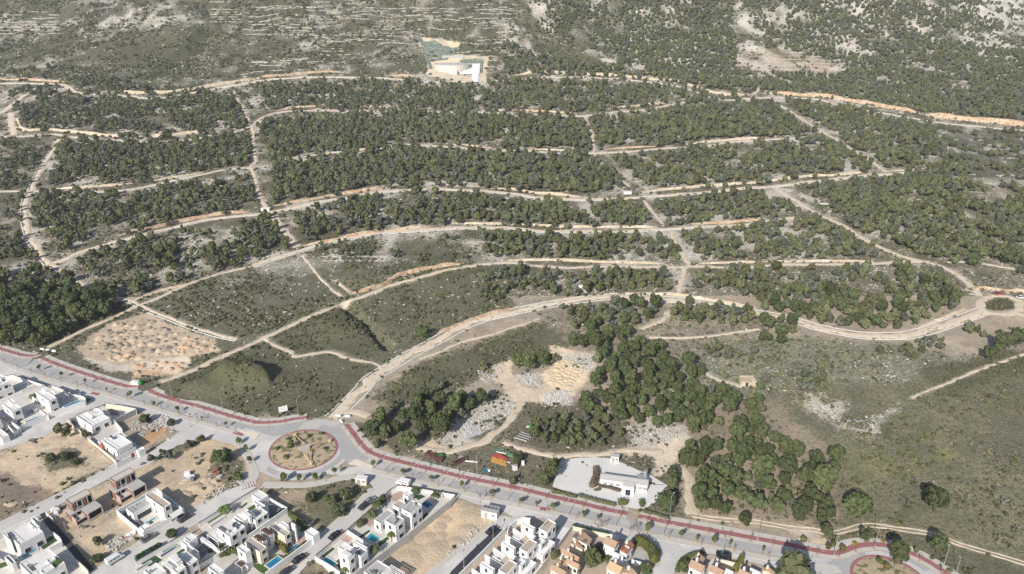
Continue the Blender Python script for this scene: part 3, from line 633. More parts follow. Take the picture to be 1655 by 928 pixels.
strip2('service_road',off(resample(MED_R,2),-2.4),SS_R,'asphalt',nz(),'pale service road along the villa walls east of the roundabout')
_tt=np.linspace(0,2*math.pi,181); _ov=PZ(490+56*np.cos(_tt)+3.9*np.sin(_tt),727.8-33*np.sin(_tt)-3.7*np.cos(_tt))-RB_C; _oa=np.unwrap(np.arctan2(_ov[:,1],_ov[:,0])); _or=np.hypot(_ov[:,0],_ov[:,1])/RB_R
def oval(c,t):   # the big island is slightly egg shaped
    if c is not RB_C: return 1.0
    t=(t-_oa[0])%(2*math.pi)+_oa[0]; return float(np.interp(t,_oa,_or))
def rim(c,r,t): k=oval(c,t); k=k if r<=RB_R+.01 else 1+(k-1)*.75; return (c[0]+r*k*math.cos(t),c[1]+r*k*math.sin(t))
def circ(c,r,n=64,a0=0,a1=2*math.pi): return [rim(c,r,t) for t in np.linspace(a0,a1,n,endpoint=(a1-a0)<6.28)]
def annulus(name,c,r0,r1,z,m,label=None,n=96,a0=0,a1=2*math.pi):
    t=np.linspace(a0,a1,n); V=np.zeros((n,2,3)); V[:,0,:2]=[rim(c,r0,q) for q in t]; V[:,1,:2]=[rim(c,r1,q) for q in t]; V[...,2]=z
    i=np.arange(n-1)*2; return fast_mesh(name,V.reshape(-1,3),np.stack([i,i+1,i+3,i+2],-1),M[m],'structure',**({'label':label} if label else {}))
sheet('roundabout_roadway',circ(RB_C,17.6),'asphalt',nz(),'pale circular roadway of the large roundabout',True)
annulus('roundabout_lane',RB_C,13.9,16.2,nz(),'asphalt_lane',a0=R(60),a1=R(420-40))
sheet('roundabout_approach',[(372,690),(410,694),(440,690),(470,700),(430,760),(416,766),(410,778),(396,789),(380,778),(404,757),(392,738),(384,722),(352,712),(366,700)],'asphalt',nz())
sheet('roundabout_approach',[(395,686),(430,688),(460,684),(500,679),(530,678),(520,700),(440,706),(412,696)],'asphalt_lane',nz())
sheet('roundabout_approach',[(505,676),(545,681),(562,694),(575,712),(590,728),(606,738),(632,746),(622,762),(604,757),(590,752),(560,748),(545,720)],'asphalt_lane',nz())
sheet('roundabout_approach',[(520,764),(548,758),(590,752),(606,758),(626,764),(640,770),(634,790),(612,800),(596,793),(600,783),(575,766),(545,769)],'asphalt',nz())
sheet('roundabout_roadway',circ(RB2_C,17.5),'asphalt',nz(),'pale circular roadway of the roundabout at the picture corner',True)
annulus('roundabout_lane',RB2_C,12.2,14.6,nz(),'asphalt_lane',a0=R(20),a1=R(200))
sheet('roundabout_approach',[(1258,882),(1300,890),(1335,897),(1360,898),(1385,889),(1400,895),(1385,925),(1370,950),(1330,940),(1310,928),(1322,912),(1300,908),(1258,901)],'asphalt_lane',nz())
# --- side streets
sheet('side_street',[(-40,728),(0,711),(35,695.7),(138,653.5),(150,644),(172,651),(165,655),(127,668),(112,680),(76,704),(0,728),(-40,748)],'asphalt',nz(),'side street below the long white wall of the pool villas')
sheet('side_street',[(-60,875),(0,848),(125.5,785.5),(215,736),(238,733),(292,697),(332,707),(322,712),(287,720),(240,752),(175,774.5),(105,810.5),(74,830),(0,864),(-60,895)],'asphalt',nz(),'side street passing the two brick building shells')
sheet('side_street',[(110,950),(157,922),(231,876),(298,833),(360,795),(389,785),(416,787),(367,817),(300,857),(202,927),(165,955)],'asphalt',nz(),'side street from the roundabout down past the villa with the turquoise pool')
sheet('side_street',[(425,955),(455,925),(500,886),(548,840),(580,811),(600,792),(632,793),(622,803),(602,821),(561,857),(509,900),(480,930),(455,955)],'asphalt',nz(),'side street with parked dark cars between villas')
sheet('side_street',[(675,955),(700,928),(740,894.5),(786.6,861),(812,834),(838,838),(816,854),(805,866),(742,930),(715,955)],'asphalt',nz(),'pale side street beside the sandy lot')
sheet('side_street',[(1032,958),(1055,922),(1066,902),(1068,884),(1122,897.6),(1103,907),(1090,925),(1075,958)],'asphalt',nz(),'pale side street between the red tiled houses')
sheet('side_street',[(704,958),(730,923),(768,885),(803,853.5),(814,856.5),(776,894),(742,930),(722,958)],'asphalt_new',nz(),'freshly laid black asphalt strip beside the white terraced houses')
sheet('alley',[(64,832),(72,828),(82,838),(112,872),(154,922),(140,926),(100,880)],'asphalt_new',nz(),'narrow lane of dark asphalt between two side streets')
# --- pavements, kerbs, cycle lane
for c,lab in ((RED_A,'pavement along the far side of the avenue at the picture edge'),(RED_B,'pavement between the two dirt track mouths'),(RED_C,'pavement north west of the roundabout'),(RED_D,'pavement along the far side of the avenue past the scrap pile'),(RED_E,'pavement along the far side of the avenue below the pine wood')):
    c=resample(c,1.5)
    raised('pavement',c,2.9,-2.35,.13,'pave',lab)
    n=len(c); strip2('cycle_lane',off(c,.92),off(c,-.92),'red_lane',.136,'red cycle lane on the far pavement')
    strip2('kerb',off(c,-2.36),off(c,-2.68),'kerb',.118)
for c in (MED_L,MED_R):
    c=resample(c,1.5); raised('median_pavement',c,-.05,-2.4,.12,'pave','narrow pavement with tree pits between avenue and service road'); strip2('kerb',off(c,.25),off(c,-.3),'kerb',.126)
raised('pavement',W2([(384,715),(397,729),(405,747),(413,766),(407,778)]),1.3,-1.3,.12,'pave','short pavement west of the roundabout')
raised('pavement',W2([(424,784),(445,785),(470,785),(500,784),(528,779),(550,773.5),(574,770.5)]),1.6,-1.2,.12,'pave','curved pavement with four trees south of the roundabout')
raised('pavement',W2([(440,948),(497,888.5),(546,842),(578,813),(600,791)]),1.0,-.9,.12,'pave'); raised('pavement',W2([(505,905),(562,855),(604,817),(622,799)]),.7,-.8,.12,'pave')
raised('pavement',W2([(120,948),(152,925),(229,876),(296,833),(358,795)]),1.0,-.8,.12,'pave'); raised('pavement',W2([(-40,867),(0,846.5),(125,784.5),(214,735.5)]),.9,-.7,.12,'pave')
raised('pavement',W2([(690,932),(738,894),(785,860),(811,834)]),1.2,-.6,.12,'pave')
sheet('traffic_island',[(379,694),(421,701),(412,711),(398,704)],'cream',.14,'small triangular traffic island west of the roundabout')
sheet('traffic_island',[(562,751),(575,742),(605,754),(600,757)],'cream',.14,'small triangular traffic island east of the roundabout')
sheet('traffic_island',[(1316,907),(1352,915),(1362,926),(1330,930)],'pave',.14,'traffic island at the corner roundabout')
# roundabout islands
annulus('roundabout_kerb',RB_C,RB_R-.75,RB_R,.15,'red_lane','ring of red paving around the roundabout island')
def soil_disc(c,r,label):
    n=26; V=[];Q=[]
    rr=np.linspace(0,1,n)**.8*r; na=64
    for a in rr:
        for t in np.linspace(0,2*math.pi,na,endpoint=False):
            x,y=rim(c,a,t); V.append((x,y,.14+.5*(1-(a/r)**2)+(.18*float(fbm(np.array([x/1.3]),np.array([y/1.3]),3,5)[0]-.5) if a<r*.97 else 0)))
    for i in range(n-1):
        for j in range(na): Q.append((i*na+j,(i+1)*na+j,(i+1)*na+(j+1)%na,i*na+(j+1)%na))
    return fast_mesh('roundabout_island',V,Q,M['island_soil'],'structure',smooth=True,label=label)
M['island_soil']=mat('dry island soil',(.46,.36,.25),.95,(.36,.28,.195),.5,.9,5,c3=(.15,.15,.07),s3=.45,t3=.56)
soil_disc(RB_C,RB_R-.75,'dry planted island of the large roundabout')
annulus('roundabout_kerb',RB2_C,9.6,10.4,.15,'red_lane','ring of red paving around the corner roundabout island'); soil_disc(RB2_C,9.6,'dry planted island of the corner roundabout')
# --- painted markings
def zebra(a,b,n,L,m='mark',wd=.5,z=.1):
    A,B=PZ(*a),PZ(*b); d=(B-A); Ln=np.linalg.norm(d); d/=Ln; q=np.array([-d[1],d[0]]); bb=MB()
    for i in range(n):
        c=A+d*Ln*(i+.5)/n; bb.box(c[0],c[1],z,wd,L,.004,math.atan2(d[1],d[0]))
    return bb
zb=zebra((381,704),(399,709.5),5,3.2); zb.build('zebra_crossing',M['mark'],kind='structure')
zebra((872,818),(890,807),6,3.4,z=.1).build('zebra_crossing',M['mark'],kind='structure')
zebra((1318,911),(1338,897),7,3.6,z=.1).build('zebra_crossing',M['mark'],kind='structure'); zebra((1303,938),(1316,915),7,3.6,z=.1).build('zebra_crossing',M['mark'],kind='structure')
zebra((389,787),(414,779),6,3.2,z=.1).build('zebra_crossing',M['mark'],kind='structure'); zebra((389,788.6),(414,780.6),5,3.2,'red_lane',z=.096).build('zebra_crossing',M['red_lane'],kind='structure')
zebra((604,799),(624,798),6,3.0,z=.1).build('zebra_crossing',M['mark'],kind='structure'); zebra((812,846),(828,842),5,3.0,z=.1).build('zebra_crossing',M['mark'],kind='structure')
zebra((598,748),(606,737),5,3,z=.1).build('zebra_crossing',M['mark'],kind='structure'); zebra((284,712),(304,700),4,2.6,z=.1).build('zebra_crossing',M['mark'],kind='structure')
for a,b in (((378,699),(393,703.5)),((873,822),(889,825)),((1325,914),(1345,919)),((148,635),(160,638))):
    A,B=PZ(*a),PZ(*b); bb=MB(); c=(A+B)/2; bb.box(c[0],c[1],.12,np.linalg.norm(B-A),1.6,.014,math.atan2(*(B-A)[::-1])); bb.build('crossing_ramp',M['red_lane'],kind='structure')
# --- the car park round the long white building
CARP=[(893,787),(904.6,745),(930,740.5),(962,739.5),(985,741),(1003,747),(1031,760),(1050,767),(1064,776),(1079,785),(1069,795),(1059,812),(1047,820),(1036,824.5),(1009.7,819),(969.8,808),(930,800)]
sheet('car_park',CARP,'carpark',nz(),'pale empty car park around the long white building')
def bays(a,b,n,L,side):
    A,B=PZ(*a),PZ(*b); d=(B-A); Ln=np.linalg.norm(d); d/=Ln; q=np.array([-d[1],d[0]])*side; bb=MB()
    for i in range(n):
        c=A+d*Ln*i/(n-1)+q*L/2; bb.box(c[0],c[1],.1,.13,L,.004,math.atan2(d[1],d[0]))
    return bb
bays((968,797),(1038,806),13,4.2,-1).build('bay_lines',M['mark'],kind='structure'); bays((940,786),(953,752),10,4.4,1).build('bay_lines',M['mark'],kind='structure'); bays((958,752),(990,752),7,4,1).build('bay_lines',M['mark'],kind='structure')
# ================================================================ TREES AND PLANTS
def rand_dir(rng,n):
    d=rng.normal(0,1,(n,3)); return d/np.linalg.norm(d,axis=1,keepdims=True)
def crown_mesh(name,seed,m,lobes=14,tufts=60,size=.15,flat=1.0,zc=1.2,core=.8,spread=.62,top=0):
    rng=np.random.default_rng(seed); rnd=random.Random(seed); b=MB()
    for i in range(lobes):
        t=2*math.pi*(i*.618+rng.uniform(0,.15)); zz=rng.uniform(-.75,1.0); rad=spread*math.sqrt(max(.05,1-(zz*.8)**2))*rng.uniform(.55,1.05)
        c=np.array([rad*math.cos(t),rad*math.sin(t),zc+zz*.55*flat]); r=rng.uniform(.30,.46)*(1.0 if zz<.6 else .85)
        if i==0: c=np.array([0,0,zc]); r=.62
        b.blob(c,r*core,(1,1,.9),.25,1,rnd)
        d=rand_dir(rng,tufts); d=d[d[:,2]>-.65]
        for q in d:
            p=c+q*r*rng.uniform(.86,1.12)*np.array([1,1,.92]); s=size*rng.uniform(.6,1.35)
            a=np.cross(q,rand_dir(rng,1)[0]); a/=np.linalg.norm(a)+1e-9; e=np.cross(q,a)*.75+q*rng.uniform(-.6,.9)
            e/=np.linalg.norm(e)+1e-9; k=s*.75
            b.add([p-a*k-e*s*.5,p+a*k-e*s*.4,p+a*k*.5+e*s*.8,p-a*k*.6+e*s*.7],[(0,1,2,3)])
    me=bpy.data.meshes.new(name); me.from_pydata(b.v,[],b.f); me.materials.append(m); me.update(); return me
def trunk_mesh(name,seed,h,r,m,branches=4,lean=.06):
    rng=random.Random(seed); b=MB(); x=y=0; z=-.15; pr=r
    for i in range(4):
        x2=x+rng.uniform(-lean,lean); y2=y+rng.uniform(-lean,lean); z2=z+(h+.15)/4; r2=r*(1-.18*(i+1)); b.tube((x,y,z),(x2,y2,z2),pr,r2,7); x,y,z,pr=x2,y2,z2,r2
    for i in range(branches):
        t=rng.uniform(0,6.28); hh=rng.uniform(.5,.95)*h; L=rng.uniform(.3,.6); b.tube((0,0,hh),(L*math.cos(t),L*math.sin(t),hh+rng.uniform(.15,.4)),r*.45,r*.2,5)
    me=bpy.data.meshes.new(name); me.from_pydata(b.v,[],b.f); me.materials.append(m); me.update(); return me
CR=[crown_mesh('pine_crown',40+i,M['pine'],lobes=15+i%3,tufts=58,size=.145,flat=(.95,1.15,1.3,1.0,.85,1.2)[i],zc=(1.1,1.25,1.4,1.15,1.0,1.3)[i]) for i in range(6)]
TK=[trunk_mesh('pine_trunk',60+i,1.15,.075,M['trunk']) for i in range(3)]
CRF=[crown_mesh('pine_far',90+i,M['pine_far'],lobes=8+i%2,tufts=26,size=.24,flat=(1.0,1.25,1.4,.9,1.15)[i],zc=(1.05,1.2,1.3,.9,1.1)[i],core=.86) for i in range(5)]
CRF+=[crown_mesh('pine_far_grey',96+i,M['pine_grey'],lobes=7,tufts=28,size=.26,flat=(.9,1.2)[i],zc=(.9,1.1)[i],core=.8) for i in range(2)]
SCR=[]
for i in range(3):
    SCR.append(crown_mesh('bush_olive',120+i,M['scrub_g'],lobes=4,tufts=14,size=.34,flat=.55,zc=.35,core=.9,spread=.5))
for i in range(2): SCR.append(crown_mesh('bush_grey',130+i,M['scrub_b'],lobes=4,tufts=14,size=.34,flat=.5,zc=.3,core=.85,spread=.55))
SCR.append(crown_mesh('tuft_yellow',140,M['scrub_y'],lobes=4,tufts=12,size=.34,flat=.4,zc=.22,core=.8,spread=.55))
def rock_mesh(name,seed,m):
    b=MB(); rnd=random.Random(seed)
    b.blob((0,0,.25),.5,(1.2,.85,.6),.45,1,rnd); me=bpy.data.meshes.new(name); me.from_pydata(b.v,[],b.f); me.materials.append(m); me.update(); return me
ROCKS=[rock_mesh('rock_pale',200+i,M['stone']) for i in range(3)]+[rock_mesh('rock_grey',210+i,M['stone_grey']) for i in range(2)]

def scatter(name,pts,idx,scl,rot,meshes,label,cat):
    """one object of many plants or stones nobody could count: points carrying mesh instances"""
    pool=bpy.data.collections.new(name+'_kinds'); obs=[]
    for k,me in enumerate(meshes):
        o=bpy.data.objects.new('%s_%02d'%(name,k),me); pool.objects.link(o)
    me=bpy.data.meshes.new(name); pts=np.asarray(pts,np.float32); me.vertices.add(len(pts)); me.vertices.foreach_set('co',pts.ravel())
    a=me.attributes.new('k','INT','POINT'); a.data.foreach_set('value',np.asarray(idx,np.int32))
    a=me.attributes.new('s','FLOAT_VECTOR','POINT'); a.data.foreach_set('vector',np.asarray(scl,np.float32).ravel())
    a=me.attributes.new('r','FLOAT_VECTOR','POINT'); a.data.foreach_set('vector',np.asarray(rot,np.float32).ravel())
    me.update(); ob=bpy.data.objects.new(name,me); COL.objects.link(ob); tag(ob,label,cat,None,'stuff')
    g=bpy.data.node_groups.new(name,'GeometryNodeTree'); g.interface.new_socket('Geometry',in_out='INPUT',socket_type='NodeSocketGeometry'); g.interface.new_socket('Geometry',in_out='OUTPUT',socket_type='NodeSocketGeometry')
    n=g.nodes; l=g.links; gi=n.new('NodeGroupInput'); go=n.new('NodeGroupOutput'); ip=n.new('GeometryNodeInstanceOnPoints'); ci=n.new('GeometryNodeCollectionInfo')
    ci.inputs['Collection'].default_value=pool; ci.inputs['Separate Children'].default_value=True; ci.inputs['Reset Children'].default_value=True
    def na(nm,dt): q=n.new('GeometryNodeInputNamedAttribute'); q.data_type=dt; q.inputs[0].default_value=nm; return q.outputs[0]
    e2r=n.new('FunctionNodeEulerToRotation')
    l.new(gi.outputs[0],ip.inputs['Points']); l.new(ci.outputs[0],ip.inputs['Instance']); ip.inputs['Pick Instance'].default_value=True
    l.new(na('k','INT'),ip.inputs['Instance Index']); l.new(na('r','FLOAT_VECTOR'),e2r.inputs[0]); l.new(e2r.outputs[0],ip.inputs['Rotation']); l.new(na('s','FLOAT_VECTOR'),ip.inputs['Scale'])
    l.new(ip.outputs[0],go.inputs[0]); md=ob.modifiers.new('instances','NODES'); md.node_group=g
    return ob
# ---------------------------------------------------------------- where the pines stand
PINES=[]   # x,y,z,r,zone
class Hash:
    def __init__(s,c): s.c=c; s.d={}
    def ok(s,x,y,r,k):
        i,j=int(x//s.c),int(y//s.c)
        for a in (-1,0,1):
            for b in (-1,0,1):
                for (X,Y,r2) in s.d.get((i+a,j+b),()):
                    if (X-x)**2+(Y-y)**2<((r+r2)*k)**2: return False
        return True
    def put(s,x,y,r): s.d.setdefault((int(x//s.c),int(y//s.c)),[]).append((x,y,r))
HS=Hash(10.0)
def pine_px(u,v,d,zone,hs=1.0):
    p=PT([(u,v)],0)[0]; f=project(p[0],p[1],p[2])[2]; r=d/2*f/FPX
    p=PT([(u,v)],1.2*r)[0]; PINES.append((p[0],p[1],p[2],r,zone,hs)); HS.put(p[0],p[1],r)
for u,v,d in ((1390,815,46),(1515,808,40)): pine_px(u,v,d,'lone')
for q in ((1519,881,30),(1397,863,20)): pine_px(*q,'verge')
for q in ((1077.5,808.5,36),(1088.7,765,23),(1087,780,20)): pine_px(*q,'carpark')
for q in ((880,774,22),(892,765,24),(897,750,19),(829,776,14),(837,739,20)): pine_px(*q,'carpark west')
pine_px(683,537,22,'field')
for q in ((839,581,26),(854,587,24),(877,582,24),(892,579,18),(781,590,18),(866,574,18)): pine_px(*q,'quarry')
for q in ((614,672,28),(600,690,30),(637,654,16),(652,672,20),(640,690,22),(675,652,24),(685,642,20),(695,657,24),(711,642,24),(670,672,26),(698,680,28),(713,692,32),(736,657,28),(746,642,24),(759,652,22),(779,644,24),(660,713,30),(609,718,14),(746,669,18),(711,624,16),(622,700,20),(683,690,22),(720,668,22)): pine_px(*q,'grove')
for q in ((93,691,17),(107,700,15),(141,701,12),(262,729,13),(273,736,15),(244,740,13),(303,718,14),(325,708,14),(158,873,17)): pine_px(*q,'plots')
for q in ((1112,739,34),(1137,765,22),(1131,794,28),(1134.6,816,26),(1155,816,20),(1170.5,821,22),(1204,836.5,24),(1217.6,803,20),(1255.7,818.6,26),(1233,816,16),(1177,794,26),(1190.7,778,22),(1172.7,742,22),(1235.5,749,38),(1273.6,753.6,34),(1320.7,742,26),(1347.6,758,24),(1329.6,780.5,40),(1300.5,769,28),(1334,829,32),(1332,812,30),(1336,857,22),(1273.6,789.5,16),(1294,798.5,16),(1282.6,812,16),(1249,803,18),(1226.5,785,18),(1208.6,769,18),(1150,787,20),(1267,722,30),(1289,727,28)): pine_px(*q,'wood')
for q in ((1622,552,34),(1645,548,26),(1598,570,22)): pine_px(*q,'path')
pine_px(1287,925,64,'garden')
def in_any(u,v,polys):
    r=np.zeros(u.shape,bool)
    for p in polys: r|=inpoly(u,v,np.array(p,float))
    return r
CLEAR=[[(1018,538),(1050,522),(1085,505),(1098,548),(1230,536),(1230,552),(1050,566),(1012,560)],[(985,560),(1010,552),(1015,566),(990,572)],[(418,190),(430,190),(430,202),(418,202)],[(670,55),(745,62),(795,88),(790,140),(690,135)],[(1190,80),(1250,78),(1365,104),(1362,122),(1190,118)],[(426,328),(436,328),(436,344),(426,344)],[(1004,304),(1026,304),(1026,322),(1004,322)],[(1446,274),(1468,274),(1468,288),(1446,288)],
       [(1196,604),(1224,600),(1226,628),(1196,626)],[(1320,322),(1345,322),(1345,340),(1320,340)],[(930,462),(945,462),(945,478),(930,478)],[(690,318),(710,318),(708,328),(690,328)]]
TPX=[(resample(np.array(px,float),6.0),.16*wd) for px,wd,m,dr,rg in TRK]+[(resample(np.array(px,float),6.0)-[0,1.5],.5) for px,h,m in BANK]
def grow(poly,dens,r0,r1,zone,kk=.80,clump=13.0,tries=1.0,seed=1):
    poly=np.array(poly,float); w=PT(poly); lo=w.min(0); hi=w.max(0); area=(hi[0]-lo[0]+20)*(hi[1]-lo[1]+20); rm=(r0+r1)/2
    n=int(area/(rm*rm)*1.1*tries); x=RNG.uniform(lo[0]-10,hi[0]+10,n); y=RNG.uniform(lo[1]-10,hi[1]+10,n); z=terr(x,y); u,v,f=project(x,y,z)
    jx=(fbm(x/12,y/12,2,61)-.5)*14; jy=(fbm(x/12,y/12,2,62)-.5)*8
    m=inpoly(u+jx,v+jy,poly); x,y,z,u,v=x[m],y[m],z[m],u[m],v[m]
    if not len(x): return
    if zone=='mountain': clump=19.0
    nn=fbm(x/clump,y/clump,3,70+seed); nn=.5+(nn-.5)*(2.0 if zone=='mountain' else 1.9); m=(nn<dens*1.02)&(RNG.uniform(0,1,len(x))<.55+.45*dens); m&=~in_any(u,v,CLEAR)
    x,y,z=x[m],y[m],z[m]; r=r0+(r1-r0)*RNG.beta(1.7,2.0,len(x)); ok=np.ones(len(x),bool)
    for pl,wd in WT:
        b0=pl.min(0)-12; b1=pl.max(0)+12; k=np.where((x>b0[0])&(x<b1[0])&(y>b0[1])&(y<b1[1])&ok)[0]
        if len(k): ok[k]&=seg_dist(x[k],y[k],pl)>wd/2+.55*r[k]
    for pl,h,_ in WB:
        b0=pl.min(0)-8; b1=pl.max(0)+8; k=np.where((x>b0[0])&(x<b1[0])&(y>b0[1])&(y<b1[1])&ok)[0]
        if len(k): ok[k]&=seg_dist(x[k],y[k]-1.2,pl)>1.6+.35*r[k]
    if zone in ('plantation','mountain','west wood'):
        k=np.where(ok)[0]; bad=np.zeros(len(k),bool)
        for fr in (.1,.75,1.5,2.2):
            uu,vv,ff=project(x[k],y[k],z[k]+fr*r[k])
            for pp,wp in TPX:
                j=np.where((uu>pp[:,0].min()-8)&(uu<pp[:,0].max()+8)&(vv>pp[:,1].min()-8)&(vv<pp[:,1].max()+8)&~bad)[0]
                if len(j): bad[j]|=seg_dist(uu[j],vv[j],pp)<(.42*r[k[j]]+wp)*FPX/ff[j]
        bad&=RNG.uniform(0,1,len(k))<.66; ok[k[bad]]=False
    for i in np.where(ok)[0]:
        if HS.ok(x[i],y[i],r[i],kk): PINES.append((x[i],y[i],z[i],r[i],zone,1.0)); HS.put(x[i],y[i],r[i])
SH=lambda P,d:[(a,b+d) for a,b in P]
# lower woods
grow([(962,500),(1000,492),(1050,490),(1072,498),(1050,518),(1015,536),(985,548),(948,538),(950,515)],.85,2.0,3.6,'quarry wood',.76)
grow([(915,553),(960,548),(1030,540),(1070,566),(1090,582),(1135,606),(1110,646),(1040,646),(972,660),(940,664),(962,628),(966,596),(950,578)],1.05,2.2,3.9,'quarry wood',.72)
grow([(940,664),(1060,606),(1200,646),(1240,662),(1228,697),(1160,697),(1100,697),(1000,687),(933,666)],1.0,2.0,3.8,'quarry wood',.72)
grow([(1103,742),(1113,697),(1240,697),(1290,737),(1350,752),(1350,797),(1330,850),(1290,848),(1240,836),(1180,835),(1128,828),(1102,777)],.95,1.8,3.4,'wood',.72)
grow([(865,694),(900,674),(1005,686),(1003,722),(930,728),(860,718)],.8,1.5,2.4,'thicket',.72)
grow([(1080,560),(1230,560),(1240,640),(1140,600)],.28,1.4,2.8,'slope',.9); grow([(895,500),(950,495),(960,520),(930,540)],.6,1.6,2.8,'slope',.8)
grow([(1090,488),(1215,508),(1240,520),(1200,530),(1090,520)],.62,1.8,3.0,'slope',.8); grow([(1215,510),(1290,530),(1280,560),(1225,550)],.7,2.2,3.8,'slope',.8)
grow([(1290,540),(1520,548),(1580,530),(1600,560),(1480,580),(1300,560)],.30,1.2,2.6,'slope',.9); grow([(1580,570),(1690,590),(1690,720),(1600,640)],.22,1.2,2.4,'slope',1.)
grow([(1270,610),(1330,600),(1340,630),(1290,635)],.8,1.5,2.6,'slope',.7)
# plantation, block by block between the terraced tracks
grow([(15,150),(60,140),(400,150),(400,206),(130,218),(35,210)],.54,1.85,3.53,'plantation')
grow([(405,140),(660,132),(800,128),(1090,140),(1215,160),(1085,172),(920,188),(640,182),(440,184)],.60,2.02,3.86,'plantation')
grow([(415,200),(640,182),(930,192),(1085,178),(1240,166),(1320,217),(1240,224),(1050,240),(940,247),(800,242),(650,234),(440,257)],.78,2.18,3.86,'plantation',.74)
grow([(440,262),(650,238),(800,247),(940,252),(1020,305),(900,317),(700,302),(445,332)],.80,2.18,3.86,'plantation',.74)
grow([(990,258),(1240,230),(1330,224),(1400,264),(1420,277),(1200,302),(1050,310)],.66,2.02,3.70,'plantation',.76)
grow([(470,352),(600,322),(700,313),(870,330),(1030,330),(1065,362),(960,371),(720,364),(600,378),(500,396)],.78,2.02,3.53,'plantation',.74)
grow([(1060,330),(1200,313),(1260,322),(1300,347),(1180,361),(1085,368)],.62,1.85,3.36,'plantation')
grow([(760,380),(870,382),(1070,382),(1100,420),(900,421),(790,421)],.72,1.85,3.28,'plantation',.75)
grow([(1095,382),(1290,356),(1330,364),(1440,412),(1400,421),(1120,425)],.66,1.85,3.36,'plantation')
grow([(790,434),(860,439),(1080,444),(1085,474),(930,482),(820,474)],.62,1.68,3.02,'plantation',.78)
grow([(1115,439),(1280,436),(1480,434),(1560,474),(1540,508),(1450,538),(1330,528),(1220,498),(1130,479)],.66,1.85,3.53,'plantation',.74)
grow([(1260,160),(1390,180),(1480,205),(1560,270),(1560,335),(1655,330),(1655,445),(1540,428),(1460,408),(1400,384),(1290,304),(1430,287),(1440,277),(1350,218)],.76,2.18,3.86,'plantation',.72)
grow([(1480,200),(1700,222),(1700,330),(1560,330),(1500,270)],.30,1.51,3.02,'plantation')
grow([(95,238),(130,225),(400,208),(408,264),(300,288),(230,298),(80,303)],.66,1.85,3.70,'plantation',.76)
grow([(65,313),(220,308),(400,283),(425,338),(300,363),(190,388),(105,408),(55,373)],.60,1.85,3.53,'plantation',.78)
grow([(110,420),(200,395),(400,360),(440,350),(465,405),(330,445),(215,485),(150,455)],.60,2.02,3.70,'plantation',.76)
grow([(-40,456),(60,438),(110,456),(210,498),(60,565),(-40,555)],1.0,2.6,4.4,'west wood',.66)
grow([(-40,225),(80,240),(40,330),(45,400),(70,430),(-40,470)],.34,1.51,3.02,'plantation')
grow([(490,395),(740,378),(760,420),(520,440)],.20,1.01,1.85,'plantation'); grow([(800,432),(830,500),(760,470)],.4,1.18,2.02,'plantation')
# mountain side
grow([(805,70),(870,95),(960,112),(1010,100),(1220,150),(1130,143),(1060,130),(820,122)],.8,2.4,4.4,'mountain',.72)
grow([(1010,-20),(1180,-20),(1190,80),(1190,118),(1360,122),(1370,110),(1480,60),(1655,90),(1700,208),(1480,182),(1330,157),(1220,152),(1000,105),(985,60)],.86,1.8,3.8,'mountain',.78)
grow([(1180,-30),(1440,-30),(1560,40),(1480,80),(1360,110),(1240,78)],.80,1.8,3.6,'mountain',.8)
grow([(835,-20),(1010,-20),(990,90),(880,70)],.5,1.6,3.4,'mountain',.85); grow([(1440,-30),(1700,-30),(1700,120),(1560,60)],.42,1.4,3.0,'mountain',.9)
grow([(0,120),(110,110),(140,130),(60,130)],.3,2,3.6,'mountain'); grow([(140,125),(200,130),(185,146),(130,140)],.6,2,3.6,'mountain')
PINES=[p for p in PINES if p[2]>-1]
# sizes as seen, so that the nearest 300 become trees of their own
_sz=[p[3]/project(p[0],p[1],p[2])[2] for p in PINES]
_on=[(-30<project(p[0],p[1],p[2])[0]<1685 and project(p[0],p[1],p[2])[1]<955) for p in PINES]
order=[i for i in np.argsort(_sz)[::-1] if _on[i]]
near=set(order[:298])
far=[i for i in range(len(PINES)) if i not in near]
P_=np.array([[*PINES[i][:4]] for i in far])
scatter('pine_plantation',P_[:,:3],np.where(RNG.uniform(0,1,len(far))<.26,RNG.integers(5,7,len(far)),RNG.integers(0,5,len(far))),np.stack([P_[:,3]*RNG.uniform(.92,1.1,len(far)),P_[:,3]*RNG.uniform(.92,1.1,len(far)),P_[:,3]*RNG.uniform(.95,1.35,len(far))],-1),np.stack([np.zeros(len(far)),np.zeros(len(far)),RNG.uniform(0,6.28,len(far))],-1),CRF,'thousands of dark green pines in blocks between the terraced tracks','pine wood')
LAB={'lone':None,'wood':'bushy green pine in the dense wood right of the white car park building','quarry wood':'bushy green pine in the wood right of the sandy quarry clearing','grove':'rounded green pine in the grove between roundabout and rubble heap',
 'quarry':'dark green pine in the clump beside the sandy quarry clearing','thicket':'low grey green tree in the thicket above the car park track','slope':'small round pine scattered on the pale slope below the broad white road','plantation':'dark pine in the plantation blocks above the broad white curving road','west wood':'dark pine in the dense wood at the far left above the avenue',
 'plots':'small dark tree on the bare building plots by the villas','carpark west':'dense dark tree at the left edge of the car park','carpark':'rounded pine at the right edge of the car park','path':'dark spreading pine beside the thin pale path under the small track loop','mountain':'dark pine on the mountain side','verge':'round pine on the verge above the corner roundabout'}
GRP={'wood':'pines of the wood right of the car park','quarry wood':'pines of the wood beside the quarry','grove':'pines of the grove by the rubble heap','quarry':'pines of the clump by the quarry','thicket':'trees of the thicket','slope':'scattered pines of the pale slope','plantation':'pines of the plantation','west wood':'pines of the west wood','plots':'trees on the building plots','carpark west':'trees left of the car park','carpark':'pines right of the car park','path':'pines by the thin path','mountain':'mountain pines','verge':'pines on the verge'}
